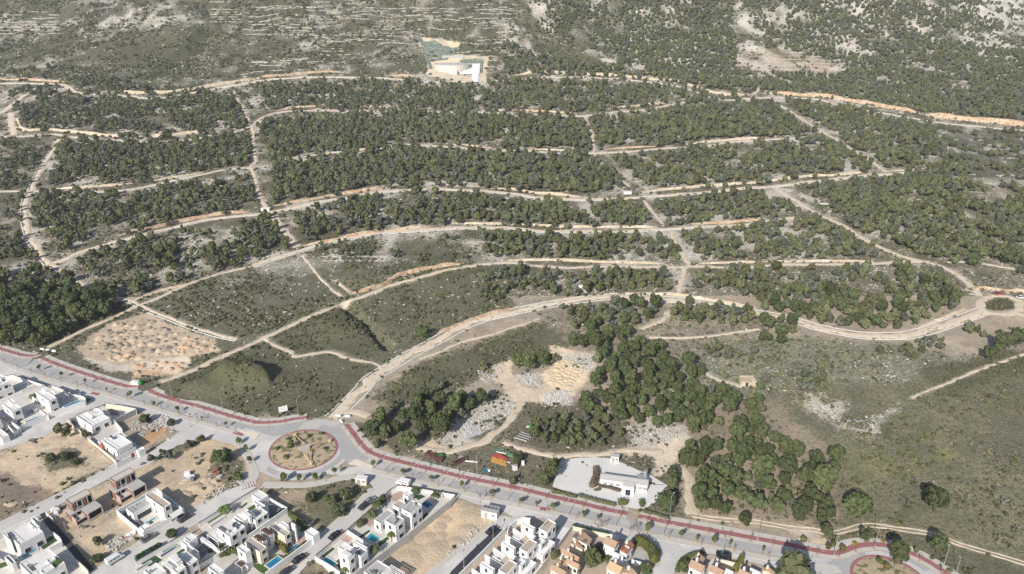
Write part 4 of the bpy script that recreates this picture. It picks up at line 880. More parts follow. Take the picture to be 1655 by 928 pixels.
ONE={('lone',0):'large lone round pine in the brown field, nearer the wood',('lone',1):'large lone round pine in the open brown field, farther from the wood',('field',0):'single dark round tree in the heath beside the broad white road',('garden',0):'very large spreading pine in a garden by the service road',
 ('verge',0):'large round pine on the verge beside the pair of wheel ruts',('verge',1):'small round pine between the wheel ruts and the bend of the red lane',
 ('carpark',0):'large round pine standing at the right corner of the car park',('carpark',1):'dark pine beside the dirt path behind the white building, upper one',('carpark',2):'dark pine beside the dirt path behind the white building, lower one',
 ('carpark west',0):'dark tree at the left edge of the car park, lowest of the clump',('carpark west',1):'dark tree at the left edge of the car park, middle of the clump',('carpark west',2):'dark tree at the left edge of the car park, top of the clump',('carpark west',3):'small dark tree on the verge below the scrap pile',('carpark west',4):'dark tree just right of the orange and red scrap pile',
 ('plots',0):'larger of two trees by the curved cream wall on the bare plot',('plots',1):'smaller of two trees by the curved cream wall on the bare plot',('plots',2):'tiny dark tree at the corner of the white villa drive',('plots',3):'small tree beside the side street kerb, upper of a row of three',('plots',4):'small tree beside the side street kerb, largest of a row of three',('plots',5):'small tree beside the side street kerb, lowest of a row of three',('plots',6):'small tree on the bank of the dirt lot near the roundabout, lower one',('plots',7):'small tree on the bank of the dirt lot near the roundabout, upper one',('plots',8):'single round dark tree on the dirt plot by the black lane',
 ('path',0):'largest dark pine beside the thin pale path under the track loop',('path',1):'dark pine at the picture edge above the thin pale path',('path',2):'smaller pine left of the thin pale path under the track loop'}
cnt={}; proto=[]
for k,i in enumerate(sorted(near)):
    x,y,z,r,zn,hs=PINES[i]; j=cnt.get(zn,0); cnt[zn]=j+1; lab=ONE.get((zn,j)) or LAB.get(zn); v=k%18
    if k<18:
        t=local_thing('pine_tree',lab,'pine tree',None); c=bpy.data.objects.new('crown',CR[v%6]); c.parent=t; COL.objects.link(c); q=bpy.data.objects.new('trunk',TK[v%3]); q.parent=t; COL.objects.link(q); proto.append(t)
        t.location=(x,y,z-.05); t.rotation_euler=(0,0,random.uniform(0,6.28)); t.scale=(r,r,r*random.uniform(1.02,1.3)); tag(t,lab,'pine tree')
    else: t=dup(proto[v],(x,y,z-.05),random.uniform(0,6.28),(r*random.uniform(.95,1.06),r*random.uniform(.95,1.06),r*random.uniform(1.0,1.32)),lab)
    g=GRP.get(zn)
    if g: t['group']=g
    elif 'group' in t: del t['group']
# ---------------------------------------------------------------- scrub, tufts and stones (uncountable)
TOWN_SCRUB=[[(192,664),(222,664),(290,690),(275,712),(230,722),(200,690)],[(240,745),(330,700),(385,712),(408,750),(402,775),(330,815),(225,865),(160,895),(70,830),(165,785)],[(0,738),(58,702),(110,680),(145,705),(190,748),(60,825),(0,855)],[(425,792),(480,787),(560,777),(595,776),(605,785),(560,830),(520,856),(470,815)],[(480,930),(507,905),(540,915),(570,928),(560,990),(450,990)],[(620,925),(690,845),(725,812),(775,822),(803,835),(780,868),(700,925)]]
NOPLANT=[CARP]
def allowed(u,v):
    n=v<np.interp(u,AVE_N[:,0],AVE_N[:,1])-1; return (n|in_any(u,v,TOWN_SCRUB))&~in_any(u,v,NOPLANT)
def scat_pts(y0,y1,dens,xw=None):
    a=.80*y0+80; b=.80*y1+80; n=int((a+b)*(y1-y0)*dens); y=y0+(y1-y0)*RNG.uniform(0,1,n)**.92; hw=.80*y+80; x=RNG.uniform(-1,1,n)*hw; z=terr(x,y); u,v,c,vg,rk=paint(x,y,z); m=allowed(u,v)&(u>-150)&(u<1800)
    ok=m.copy()
    for pl,wd in WT:
        b0=pl.min(0)-6; b1=pl.max(0)+6; k=np.where((x>b0[0])&(x<b1[0])&(y>b0[1])&(y<b1[1])&ok)[0]
        if len(k): ok[k]&=seg_dist(x[k],y[k],pl)>wd/2+.35
    return x[ok],y[ok],z[ok],u[ok],v[ok],c[ok],vg[ok],rk[ok]
bp=[];bi=[];bs=[];br=[]; rp=[];ri=[];rs=[];rr_=[]
for y0,y1,dens,sz in ((140,300,.50,.58),(300,430,.34,.75),(430,640,.11,1.0),(640,860,.08,1.25),(860,1270,.11,1.5)):
    x,y,z,u,v,c,vg,rk=scat_pts(y0,y1,dens)
    nn=.5*fbm(x/6,y/6,3,81)+.5*fbm(x/22,y/22,2,82); m=RNG.uniform(0,1,len(x))<np.clip((vg-.10)*1.6*((nn-.5)*5.5+.42),0,1)
    gr=(c[:,1]>=c[:,0]*.93); t=RNG.uniform(0,1,len(x))+(fbm(x/15,y/15,2,83)-.5)*1.1; kk=np.where(t<np.where(gr,.78,.52),RNG.integers(0,3,len(x)),np.where(t<np.where(gr,.92,.97),RNG.integers(3,5,len(x)),5))
    s=sz*RNG.uniform(.35,1.55,len(x))**1.5; zz=z
    bp.append(np.stack([x,y,zz],-1)[m]); bi.append(kk[m]); bs.append(np.stack([s,s,s*RNG.uniform(.7,1.2,len(x))],-1)[m])
    # stones
    m2=(RNG.uniform(0,1,len(x))<np.clip((rk-.1)*1.5*(fbm(x/10,y/10,2,85)*2.2-.45),0,1)); s2=sz*.85*RNG.uniform(.4,1.6,len(x))**1.4
    rp.append((np.stack([x,y,z],-1)+RNG.normal(0,.5,(len(x),3))*[1,1,0])[m2]); ri.append(RNG.integers(0,5,len(x))[m2]); rs.append(np.stack([s2*1.3,s2,s2*.9],-1)[m2])
# dry stone terrace walls on the mountain side: lines of stones along the contour
tv=[]
for v0 in np.arange(4,118,4.6):
    for (ua,ub) in ((405,835),):
        u0=ua+RNG.uniform(-10,20); 
        while u0<ub:
            L=RNG.uniform(14,70); us=np.arange(u0,min(u0+L,ub),1.1); dv=RNG.uniform(-1.5,1.5)+(us-620)*RNG.uniform(-.03,.018)+(fbm(us/30,np.full(len(us),v0/9),2,93)-.5)*7
            if RNG.uniform()<.92*float(fbm(np.array([u0/60.]),np.array([v0/22.]),2,95)[0]>.37): tv.append(np.stack([us,v0+dv+RNG.normal(0,.25,len(us))],-1))
            u0+=L+RNG.uniform(4,30)
for (ua,ub,va,vb,st) in ((1195,1360,84,120,5.5),(430,620,138,176,8),(960,1120,55,85,9),(20,90,25,55,6),(340,390,0,40,4),(1480,1640,225,330,14),(0,95,20,60,5),(0,60,235,300,11),(520,620,408,424,7)):
    for v0 in np.arange(va,vb,st):
        us=np.arange(ua,ub,1.2); us=us[fbm(us/22,np.full(len(us),v0),2,91)>.42]; tv.append(np.stack([us,v0+RNG.normal(0,.3,len(us))+(us-ua)*.02*(ua>1150)],-1))
tw=PT(np.vstack(tv)); tw=tw[~np.isnan(tw[:,0])]; n=len(tw); s=RNG.uniform(.8,1.7,n)*np.clip(tw[:,1]/900,.5,1.3)
m=np.ones(n,bool)
for pl,wd in WT:
    k=np.where((tw[:,0]>pl[:,0].min()-5)&(tw[:,0]<pl[:,0].max()+5)&(tw[:,1]>pl[:,1].min()-5)&(tw[:,1]<pl[:,1].max()+5))[0]
    if len(k): m[k]&=seg_dist(tw[k,0],tw[k,1],pl)>wd/2+1
rp.append(tw[m]); ri.append(RNG.integers(0,3,n)[m]); rs.append(np.stack([s*2.0,s*.85,s*1.0],-1)[m]); TVN=int(m.sum())
bp,bi,bs=np.vstack(bp),np.concatenate(bi),np.vstack(bs); rp,ri,rs=np.vstack(rp),np.concatenate(ri),np.vstack(rs)
def zrot(n): return np.stack([np.zeros(n),np.zeros(n),RNG.uniform(0,6.28,n)],-1)
scatter('scrub',bp,bi,bs,zrot(len(bp)),SCR,'low olive and grey scrub covering the dry fields and slopes','scrub')
_zr=zrot(len(rp)); _zr[-TVN:,2]*=.06; scatter('loose_stones',rp,ri,rs,_zr,ROCKS,'pale limestone rocks and ruined terrace walls on the slopes','stones')
print('PINES',len(PINES),'SCRUB',len(bp),'STONES',len(rp))
# ================================================================ HOUSES, WALLS, POOLS
def frm(an): a=R(an); return np.array([math.cos(a),math.sin(a)]),np.array([math.sin(a),-math.cos(a)])
def rect(L,Rr,h,an=55.):
    u,v=frm(an); p,q=PZ(*L,h),PZ(*Rr,h); a=sorted([p@u,q@u]); b=sorted([p@v,q@v]); return (a[0],a[1],b[0],b[1])
def uv(an,a,b): u,v=frm(an); return u*a+v*b
def rpts(rc,an,i=0.0): a0,a1,b0,b1=rc; return [tuple(uv(an,*p)) for p in ((a0+i,b0+i),(a1-i,b0+i),(a1-i,b1-i),(a0+i,b1-i))]
def parapet(mw,mr,rc,an,z0,h,t=.18,dp=.28):
    """walls with a raised rim, and the sunk roof deck inside it"""
    o=rpts(rc,an); i=rpts(rc,an,t); n=4
    def ccw(p): 
        a=sum(p[k][0]*p[(k+1)%4][1]-p[(k+1)%4][0]*p[k][1] for k in range(4)); return p if a>0 else p[::-1]
    o,i=ccw(o),ccw(i); vs=[(p[0],p[1],z0) for p in o]+[(p[0],p[1],h) for p in o]+[(p[0],p[1],h) for p in i]+[(p[0],p[1],h-dp) for p in i]
    fs=[]
    for k in range(4):
        j=(k+1)%4; fs+=[(k,j,4+j,4+k),(4+k,4+j,8+j,8+k),(8+k,8+j,12+j,12+k)]
    mw.add(vs,fs); mr.flat(i,h-dp+.004)
class House:
    def __init__(s,name,label,cat,org,an=55.,group=None):
        p=PZ(*org); s.t=thing(name,label,cat,(float(p[0]),float(p[1]),0.0),group); s.an=an; s.t['_o']=(float(p[0]),float(p[1]),0.0)
    def vol(s,L,Rr,h,z0=0.,roof='roof_white',wall='white',win='uv',nw=2,storeys=None,part='wing',rc=None):
        rc=rc or rect(L,Rr,h,s.an); mw,mr=MB(),MB(); parapet(mw,mr,rc,s.an,z0,h)
        w=mw.build(part,M[wall],s.t); mr.build('roof',M[roof],w,origin=s.t['_o']); w.children[0].location=(0,0,0)
        s.clutter(rc,h)
        st=storeys or (2 if h-z0>4.6 else 1)
        for k in range(st):
            zb=z0+(h-z0)/st*k+ (.85 if k else .55); hh=min(1.35,(h-z0)/st-1.3) if st>1 else min(1.5,h-z0-1.4)
            if hh<.5: continue
            for side in win:
                lo,hi=(rc[2],rc[3]) if side=='u' else (rc[0],rc[1]); m=max(1,min(nw if side=='v' else max(1,nw//2),int((hi-lo)/2.2)))
                for q in range(m):
                    c=lo+(hi-lo)*(q+.5)/m; ww=min(1.5 if side=='v' else .95,(hi-lo)/m*.45)
                    if hi-lo<1.6: continue
                    s.window(rc,side,c,zb,ww,hh,w)
        return rc,w
    def clutter(s,rc,h):
        a0,a1,b0,b1=rc
        if (a1-a0)<3.2 or (b1-b0)<3.2: return
        rg=random.Random(int(abs(a0*13+b0*7)*10)); m_=rg.choice(('steel','roof_white','slate'))
        for k in range(rg.randint(1,3)):
            b=MB(); x,y=rg.uniform(a0+.8,a1-.8),rg.uniform(b0+.8,b1-.8); p=uv(s.an,x,y); q=rg.random()
            if q<.5: b.box(p[0],p[1],h-.26,rg.uniform(.7,1.1),.45,rg.uniform(.6,.9),R(s.an+rg.choice((0,90)))); nm='air_conditioner'
            elif q<.8: b.tube((p[0],p[1],h-.3),(p[0],p[1],h+.5),.12,.12,6); nm='vent_pipe'
            else: b.box(p[0],p[1],h-.26,1.9,1.0,.12,R(s.an)); nm='solar_panel'
            b.build(nm,M[m_],s.t)
        if (a1-a0)*(b1-b0)>22 and rg.random()<.7:   # low railing on the roof edge
            r=MB(); x=a0+.09
            for k in range(6): p=uv(s.an,x,b0+.2+(b1-b0-.4)*k/5); r.box(p[0],p[1],h,.05,.05,.75,R(s.an))
            p=uv(s.an,x,(b0+b1)/2); r.box(p[0],p[1],h+.72,.06,b1-b0-.4,.06,R(s.an)); r.build('railing',M['steel'],s.t)
    def window(s,rc,side,c,z,ww,hh,par):
        a=R(s.an); p=uv(s.an,rc[0]-.02,c) if side=='u' else uv(s.an,c,rc[3]+.02); ang=a+math.pi/2 if side=='u' else a
        b=MB(); b.box(p[0],p[1],z,ww+.16,.10,hh+.16,ang); fr_=b.build('window',M['white'],s.t)
        q=uv(s.an,rc[0]-.06,c) if side=='u' else uv(s.an,c,rc[3]+.06)
        g=MB(); g.box(q[0],q[1],z+.08,ww,.06,hh,ang); o=g.build('pane',M['glass'],None); o.parent=fr_
        off=s.t['_o']; me=o.data
        for vv in me.vertices: vv.co.x-=off[0]; vv.co.y-=off[1]
    def box(s,name,L,Rr,h,z0,m,rc=None):
        rc=rc or rect(L,Rr,h,s.an); b=MB(); b.prism(rpts(rc,s.an),z0,h,True); return b.build(name,M[m],s.t),rc
    def pergola(s,L,Rr,h,m='white',n=5,z0=0.,along='u',name='pergola'):
        rc=rect(L,Rr,h,s.an); b=MB(); a0,a1,b0,b1=rc; a=R(s.an)
        for (x,y) in ((a0,b0),(a1,b0),(a1,b1),(a0,b1)): p=uv(s.an,x,y); b.box(p[0],p[1],z0,.16,.16,h-.15-z0,a)
        for y in (b0,b1): p=uv(s.an,(a0+a1)/2,y); b.box(p[0],p[1],h-.15,a1-a0+.2,.16,.18,a)
        for x in (a0,a1): p=uv(s.an,x,(b0+b1)/2); b.box(p[0],p[1],h-.148,.16,b1-b0,.176,a)
        for k in range(1,n):
            if along=='u': p=uv(s.an,a0+(a1-a0)*k/n,(b0+b1)/2); b.box(p[0],p[1],h-.1,.11,b1-b0-.1,.14,a)
            else: p=uv(s.an,(a0+a1)/2,b0+(b1-b0)*k/n); b.box(p[0],p[1],h-.1,a1-a0-.1,.11,.14,a)
        return b.build(name,M[m],s.t)
def wall_px(px,h,label,m='white',t=.22,cap=None,name='garden_wall',atop=True,group=None):
    c=PZ(*np.array(px,float).T,h if atop else 0.); o=(float(c[:,0].mean()),float(c[:,1].mean()),0.); b=MB(); cc=MB(); n=len(c)
    nn=normals2(c) if n>2 else np.repeat(np.array([[-(c[1]-c[0])[1],(c[1]-c[0])[0]]])/np.linalg.norm(c[1]-c[0]),2,0)
    for mb,tt,z0,z1 in ((b,t,0.,h),(cc,t+.10,h+.003,h+.09)):
        l=c+nn*tt/2; r=c-nn*tt/2; vs=[]; fs=[]
        for i in range(n): vs+=[(*l[i],z0),(*l[i],z1),(*r[i],z1),(*r[i],z0)]
        for i in range(n-1):
            k=4*i
            for j in range(4): fs.append((k+j,k+(j+1)%4,k+4+(j+1)%4,k+4+j)[::-1])
        fs+=[(0,1,2,3),(4*n-1,4*n-2,4*n-3,4*n-4)]; mb.add(vs,fs)
    e=thing(name,label,'wall',o,group); b.build('wall_body',M[m],e); cc.build('coping',M[cap or m],e); return e
def pool_px(L,Rr,label,m='water_lo',an=55.,zb=0.):
    rc=rect(L,Rr,.26+zb,an); a0,a1,b0,b1=rc; c=uv(an,(a0+a1)/2,(b0+b1)/2); t=thing('swimming_pool',label,'swimming pool',(float(c[0]),float(c[1]),0.)); b=MB()
    o,i=rpts((a0-.35,a1+.35,b0-.35,b1+.35),an),rpts(rc,an)
    for k in range(4):
        j=(k+1)%4; b.add([(*o[k],zb+.30),(*o[j],zb+.30),(*i[j],zb+.30),(*i[k],zb+.30),(*o[k],zb),(*o[j],zb),(*i[k],zb),(*i[j],zb)],[(0,1,2,3),(4,5,1,0),(3,2,7,6)])
    b.build('coping',M['patio'],t); w=MB(); w.flat(i,zb+.26); w.build('water',M[m],t); st=MB(); p=uv(an,a1-.5,(b0+b1)/2); st.box(p[0],p[1],zb+.262,.6,max(.6,(b1-b0)*.7),.02,R(an)); st.build('step',M['water_lo'],t); return t
_zg=[.085]
def floor_px(px,m,label=None,name='paving',z=None):
    _zg[0]+=.0022
    pts=[tuple(p) for p in PZ(*np.array(px,float).T)]; b=MB(); b.flat(pts,_zg[0] if z is None else z); return b.build(name,M[m],kind='structure',label=label)
def lawn_px(px,m='turf'): return floor_px(px,m,None,'lawn')
# ---------------------------------------------------------------- plot floors
floor_px([(-60,600),(0,606),(28,607),(60,615),(95,629),(130,641),(140,648),(137,655),(34,696),(-60,735)],'patio'); floor_px([(-60,640),(0,640),(60,622),(72,626),(0,655),(-60,682)],'roof_tan')
floor_px([(123,676),(166,656),(222,664),(222,672),(183,690),(200,700),(236,732),(188,753),(141,710)],'patio'); floor_px([(141,708),(172,688),(186,682),(197,695),(186,702),(158,716)],'pave'); floor_px([(112,676),(121,676),(140,704),(141,712),(126,697)],'slate'); floor_px([(160,722),(186,744),(188,752),(152,722)],'slate'); floor_px([(172,658),(205,662),(200,672),(180,672)],'slate')
floor_px([(188.3,829),(251.9,793),(297,829),(231.4,866)],'patio'); floor_px([(190,832),(200,826),(228,850),(226,862)],'slate')
floor_px([(-60,890),(2,866),(62,838),(100,876),(146,932),(140,970),(-60,970)],'patio'); floor_px([(0,890),(30,900),(24,915),(-5,900)],'slate')
floor_px([(150,958),(222,911),(307,861),(380,882),(304,928),(240,965)],'patio'); floor_px([(314,881),(330,877),(342,886),(322,910),(318,902)],'slate'); floor_px([(327,908),(352,893),(350,898),(328,913)],'lawn',name='lawn')
floor_px([(320,850),(416,792),(465,825),(357,896)],'patio'); floor_px([(432,818),(452,816),(445,832),(434,838)],'slate'); floor_px([(320,876),(342,870),(352,885),(340,893)],'slate')
floor_px([(340,912),(355,898),(463,829),(508,872),(429,930),(380,965),(320,965)],'pave'); floor_px([(462,884),(488,866),(500,868),(492,880),(470,893)],'pink'); lawn_px([(408,915),(430,906),(446,896),(470,900),(428,929),(420,925)],'lawn'); lawn_px([(483,858),(492,849),(498,853),(488,861)],'lawn'); lawn_px([(355,897),(464,826),(466,829),(358,902)],'turf')
floor_px([(509,901),(562,857),(606,819),(618,802),(628,795),(642,787),(672,790),(728,806),(728,812),(660,866),(572,930),(548,945)],'patio')
floor_px([(548,872),(562,862),(576,868),(562,878)],'pink'); floor_px([(582,843),(592,834),(608,844),(598,852)],'pink'); floor_px([(627,803),(648,794),(655,800),(640,812),(628,808)],'pink')
lawn_px([(519,899),(538,885),(541,888),(524,902)]); lawn_px([(540,910),(548,904),(556,912),(550,921)]); lawn_px([(580,868),(596,857),(599,859),(584,871)]); lawn_px([(610,879),(634,862),(638,864),(614,884)]); lawn_px([(670,804),(679,799.5),(688,803),(676,809)]); lawn_px([(671,844),(689,829),(693,832),(676,847)])
floor_px([(590,930),(618,905),(640,922),(660,930),(640,960),(580,960)],'concrete')
floor_px([(742,930),(816,856),(838,840),(878,838),(900,848),(893,896),(860,930),(820,960),(720,960)],'roof_tan'); floor_px([(907,851.4),(924,853.5),(893.5,895.5),(882,891),(893,872)],'roof_white','white paved lane beside the terraced houses'); floor_px([(865,905),(876,894),(890,896),(877,912)],'roof_white'); floor_px([(850,920),(862,906),(877,914),(862,932)],'roof_white')
floor_px([(895,895),(926,856),(990,870),(1035,880),(1064,889),(1050,925),(1040,965),(860,965)],'roof_tan'); floor_px([(958,905),(975,880),(985,866),(990,868),(980,890),(965,912)],'concrete'); floor_px([(1022,893),(1040,888),(1052,905),(1030,912)],'concrete')
floor_px([(1092,930),(1100,908),(1125,899),(1150,897),(1200,908),(1250,919),(1260,965),(1080,965)],'roof_tan'); floor_px([(1146,912),(1151,904),(1158,906),(1150,930),(1142,935)],'patio')
_b=MB(); _b.prism([tuple(p) for p in PZ(*np.array([(28,675),(36,688),(80,668),(135,647.5),(133,641),(115,637),(96,630),(72,624),(48,617),(30,622),(-30,660),(-30,672)],float).T,1.2)],0,1.2); _b.build('raised_terrace',M['patio'],kind='structure',label='raised pale terraces of the lap pool villas')
# ---------------------------------------------------------------- villas at the left edge
h=House('villa','white cubic villa with roof terrace beside the longest turquoise lap pool','villa',(75,650))
rc,_=h.vol((56.9,633.6),(91,642.5),6.3,nw=3,part='main_block'); h.vol((67,627),(77,629),7.4,6.0,win='',part='stair_tower'); h.vol((82,629.5),(90,633),7.0,6.0,win='',part='chimney_block'); h.box('recess_shade_block',(72,642.5),(86,640),4.9,3.2,'dark'); h.vol((51,640),(60,646),3.2,win='u',nw=1,part='low_wing'); h.pergola((97.2,638.8),(110,638.8),3.0,n=4)  # near-black block paints the shade of the terrace recess
h=House('villa','white cubic villa with roof terrace at the middle of the left picture edge','villa',(20,668))
h.vol((3.2,653),(34,658.5),6.3,nw=3,part='main_block'); h.vol((12,646),(25,649),7.3,6.0,win='',part='stair_tower'); h.box('recess_shade_block',(13,664),(29,659),4.9,3.2,'dark'); h.vol((47,656),(60,659),2.9,win='u',nw=1,part='garden_room'); h.vol((16,680),(32,690),2.6,roof='slate',win='',part='garage')  # recess shade put in as a near-black block here too
h=House('villa','white cubic villa with roof terrace, uppermost at the left picture edge','villa',(-2,630))
h.vol((-22,618),(14,617.5),6.3,nw=3,part='main_block'); h.vol((-18,632),(21,625),4.2,nw=2,part='balcony_block'); h.pergola((28.5,623),(44,617),3.0,n=4); h.vol((-6,607),(8,609),7.3,6.,win='',part='stair_tower')
h=House('villa','white house cut by the left picture edge next to a pale blue pool','villa',(-14,690)); h.vol((-60,672),(1,678),5.5,nw=2,part='main_block'); h.vol((-20,690),(14,703),2.8,win='u',nw=2,part='low_wing')
pool_px((102.8,657),(130,648.5),'long turquoise lap pool inside the white wall corner by the avenue','water_mid',zb=1.2); pool_px((40.7,682),(63.4,674.4),'turquoise lap pool of the middle villa at the left edge','water_mid',zb=1.2); pool_px((36,631.7),(55,624.6),'narrow turquoise pool nearest the avenue at the far left','water_mid',zb=1.2); pool_px((-12,698),(6,695),'pale blue pool cut by the left picture edge')
wall_px([(33.6,688),(80,668),(137,648)],2.2,'long white garden wall along the left side street'); wall_px([(137,648),(138,644),(134,641),(116,637)],2.2,'white curved corner wall beside the lap pool'); wall_px([(113,634),(98,628),(84,623)],2.2,'dark topped garden wall on the service road at the left',cap='brown_wall'); wall_px([(0,648),(71,622)],2.0,'straight white wall between the two upper left villas'); wall_px([(7.8,608),(20.7,605.8),(29,609),(47,614),(61,619),(68,621)],2.0,'curved white wall round the uppermost left villa',cap='dark_wood'); wall_px([(62,662),(78,673)],1.6,'short white wall dividing two lap pool gardens'); wall_px([(10,684),(22,699),(33,690)],2.0,'white wall around the small grey garage court')
# ---------------------------------------------------------------- two white houses between avenue and side street
h=House('villa','low white house with pergola bays beside a grey walled yard','villa',(150,678)); h.vol((123.6,672.3),(177,675.5),3.5,roof='white',nw=3,part='main_block'); h.vol((140,666),(168,667),3.75,3.2,roof='white',win='',part='roof_block'); h.pergola((157,680),(178,675),3.2,n=3); h.box('roof_hatch',(126,673),(137,680),3.62,3.3,'slate'); h.box('tile_edge',(125,671),(147,662.5),3.3,2.9,'tile')
wall_px([(183.7,679),(202,670),(219.5,661.5)],2.5,'grey block wall around the yard of the low white house','concrete'); wall_px([(170.8,652.5),(195,656),(218.6,660.6),(220,663)],2.2,'cream wall along the service road of the low white house','cream'); wall_px([(183.7,679),(197,694)],1.8,'white wall down the side of the pale driveway')
for k,(a,b) in enumerate((((207,675),(203,664)),((212,673),(208,663)))):
    A,B=PZ(*a),PZ(*b,3.2); t=MB(); t.tube((*A,0),(*B,3.2),.10,.10,6); o=(float(A[0]),float(A[1]),0.); e=thing('leaning_prop',('left','right')[k]+' of two white props leaning on the grey block wall','prop',o); t.build('pole',M['white'],e); f=MB(); f.box(A[0],A[1],0,.5,.5,.12); f.build('foot',M['concrete'],e)
h=House('villa','wide white villa with red shutters between driveway and side street','villa',(192,722)); h.vol((165.6,712.4),(213.5,715),4.0,roof='white',nw=4,part='main_block'); h.vol((158,713),(174,710),3.0,roof='white',nw=1,part='side_wing'); h.vol((176,704),(196,699),4.4,roof='roof_white',win='',part='rear_block'); h.box('roof_opening',(176,704.5),(185,708),4.42,4.0,'slate'); h.vol((188,737),(219,722),2.6,roof='white',win='',part='front_terrace')
for L_,R_ in (((159,717),(169,719)),((188.5,731),(193,730)),((201.5,726.5),(210.5,721.5))): h.box('shutter',L_,R_,2.5,.9,'tile_r')
lawn_px([(189,739),(205,731),(208,734),(190,745)],'lawn'); h.vol((219.5,727),(234,724.5),2.8,roof='white',win='',part='entrance_cube')
wall_px([(141,707),(165,727),(187.6,746)],1.2,'long cream wall along the bare plot','cream'); wall_px([(187.6,750),(212,737)],2.0,'white street wall in front of the red shuttered villa'); wall_px([(108,679.5),(114,683),(119,690),(118,694)],1.2,'curved cream wall on the bare plot by two trees','cream'); wall_px([(124,692),(130,697),(131,702)],1.2,'short curved cream wall beside the drive entrance','cream')
g=thing('gate','red metal gate in the white street wall','gate',(*map(float,PZ(215,741)),0.)); b=MB(); A,B=PZ(212.3,742),PZ(219.5,738); c=(A+B)/2; b.box(c[0],c[1],.1,np.linalg.norm(B-A),.08,1.8,math.atan2(*(B-A)[::-1])); b.build('leaf',M['tile_r'],g); b=MB(); [b.box(p[0],p[1],0,.22,.22,2.1) for p in (A,B)]; b.build('gate_post',M['white'],g)
# ---------------------------------------------------------------- two unfinished brick shells
def shell(dx,dy,label):
    q=lambda u,v:(u+dx,v+dy); h=House('unfinished_house',label,'building shell',q(200,795)); an=55.
    rc=rect(q(169.7,784.8),q(229,778),3.1,an); a0,a1,b0,b1=rc
    def slab(r,z,name,m='concrete'): b=MB(); b.prism(rpts(r,an),z-.3,z,True); return b.build(name,M[m],h.t)
    up=rect(q(176.3,773.5),q(218.7,762),6.2,an); c0=up[2]; c1=up[2]+max(3.4,up[3]-up[2]); up=(up[0],up[1],c0,c1)
    slab((a0,a1,c0,b1-1.2),3.1,'floor_slab'); slab(up,6.2,'roof_slab','pave')
    rim=MB(); 
    for y in (up[2]+.1,up[3]-.1): p=uv(an,(up[0]+up[1])/2,y); rim.box(p[0],p[1],6.2,up[1]-up[0],.2,.14,R(an))
    for x in (up[0]+.1,up[1]-.1): p=uv(an,x,(up[2]+up[3])/2); rim.box(p[0],p[1],6.203,.2,up[3]-up[2]-.4,.14,R(an))
    rim.build('brick_rim',M['brick'],h.t)
    def frame(r,z0,z1,n,solid):
        cols,br,dk=MB(),MB(),MB()
        for y in (r[2]+.15,r[3]-.15):
            for k in range(n+1): p=uv(an,r[0]+.15+(r[1]-r[0]-.3)*k/n,y); cols.box(p[0],p[1],z0,.3,.3,z1-z0-.3,R(an))
        for k in range(n):
            x0,x1=r[0]+(r[1]-r[0])*k/n,r[0]+(r[1]-r[0])*(k+1)/n
            p=uv(an,(x0+x1)/2,r[2]+.12); br.box(p[0],p[1],z0,x1-x0-.35,.18,z1-z0-.32,R(an))
            if k in solid: p=uv(an,x0+.55,r[3]-.14); br.box(p[0],p[1],z0,.9,.18,z1-z0-.32,R(an))
            p=uv(an,(x0+x1)/2,r[3]-1.4); dk.box(p[0],p[1],z0+.02,x1-x0-.4,.1,z1-z0-.4,R(an))  # dark sheet behind each bay paints the shade of the room
        for x in (r[0]+.14,r[1]-.14): p=uv(an,x,(r[2]+r[3])/2); br.box(p[0],p[1],z0,.18,(r[3]-r[2])*.55,z1-z0-.32,R(an))
        cols.build('column',M['concrete'],h.t); br.build('brick_wall',M['brick'],h.t); dk.build('room_shade_sheet',M['dark'],h.t)
    frame(up,3.1,6.2,4,(0,2)); frame((a0,a1,c0,b1-1.2),0,3.1,5,(0,3))
    fr2=(a1-4.4,a1,b1-1.4,b1+2.6); slab(fr2,3.25,'porch_slab'); frame(fr2,0,3.2,1,()); fr3=(a0,a0+4,b1-1.4,b1+1.2); slab(fr3,1.6,'front_slab','pave'); b=MB(); p=uv(an,fr3[0]+.2,(fr3[2]+fr3[3])/2); b.box(p[0],p[1],0,.25,fr3[3]-fr3[2],2.4,R(an)); b.build('side_wall',M['pink'],h.t)
shell(0,0,'unfinished brick and concrete house shell, the upper of two on the dirt lot'); shell(-70.7,34.8,'unfinished brick and concrete house shell, the lower of two on the dirt lot')
# ---------------------------------------------------------------- villa with the walled patio
h=House('villa','white L shaped villa around a pale patio with teal pool','villa',(240,828)); rc,w=h.vol((203.4,822),(247,812.3),3.5,roof='roof_grey',nw=2,win='u',part='long_wing'); h.window((rc[0],rc[1],rc[2],rc[3]),'v',(rc[0]+rc[1])/2,.5,(rc[1]-rc[0])*.7,1.7,w); h.box('timber_panel',(238,821),(248,815),2.6,.2,'tile')
h.vol((234.7,800.5),(276,813.4),5.2,roof='roof_tan',nw=2,storeys=2,part='tall_block'); h.box('carport_roof',(273.4,831.7),(297,827.4),2.9,2.65,'roof_white'); h.box('carport_shade_block',(286,835),(296,829),2.0,.1,'dark'); h.vol((225,851.7),(241.7,850.5),2.9,roof='white',win='',part='garden_store')  # solid near-black block under the roof paints the carport's shade
pool_px((233,846),(253,837.5),'teal pool on the pale patio of the L shaped villa'); lawn_px([(240,857),(264,842),(270,845),(242,861)],'turf')
wall_px([(188.3,825.4),(220,807.5),(251.9,788.8)],2.4,'grey white wall between the dirt lot and the L shaped villa','white'); wall_px([(188.3,825.4),(210,844),(231.4,861)],2.,'white wall down the left side of the L shaped villa'); wall_px([(231.4,861),(258,846),(276,836)],1.9,'street wall in front of the teal pool'); wall_px([(251.9,788.8),(275,806),(297,824)],2.2,'white wall on the shaded right side of the L shaped villa')
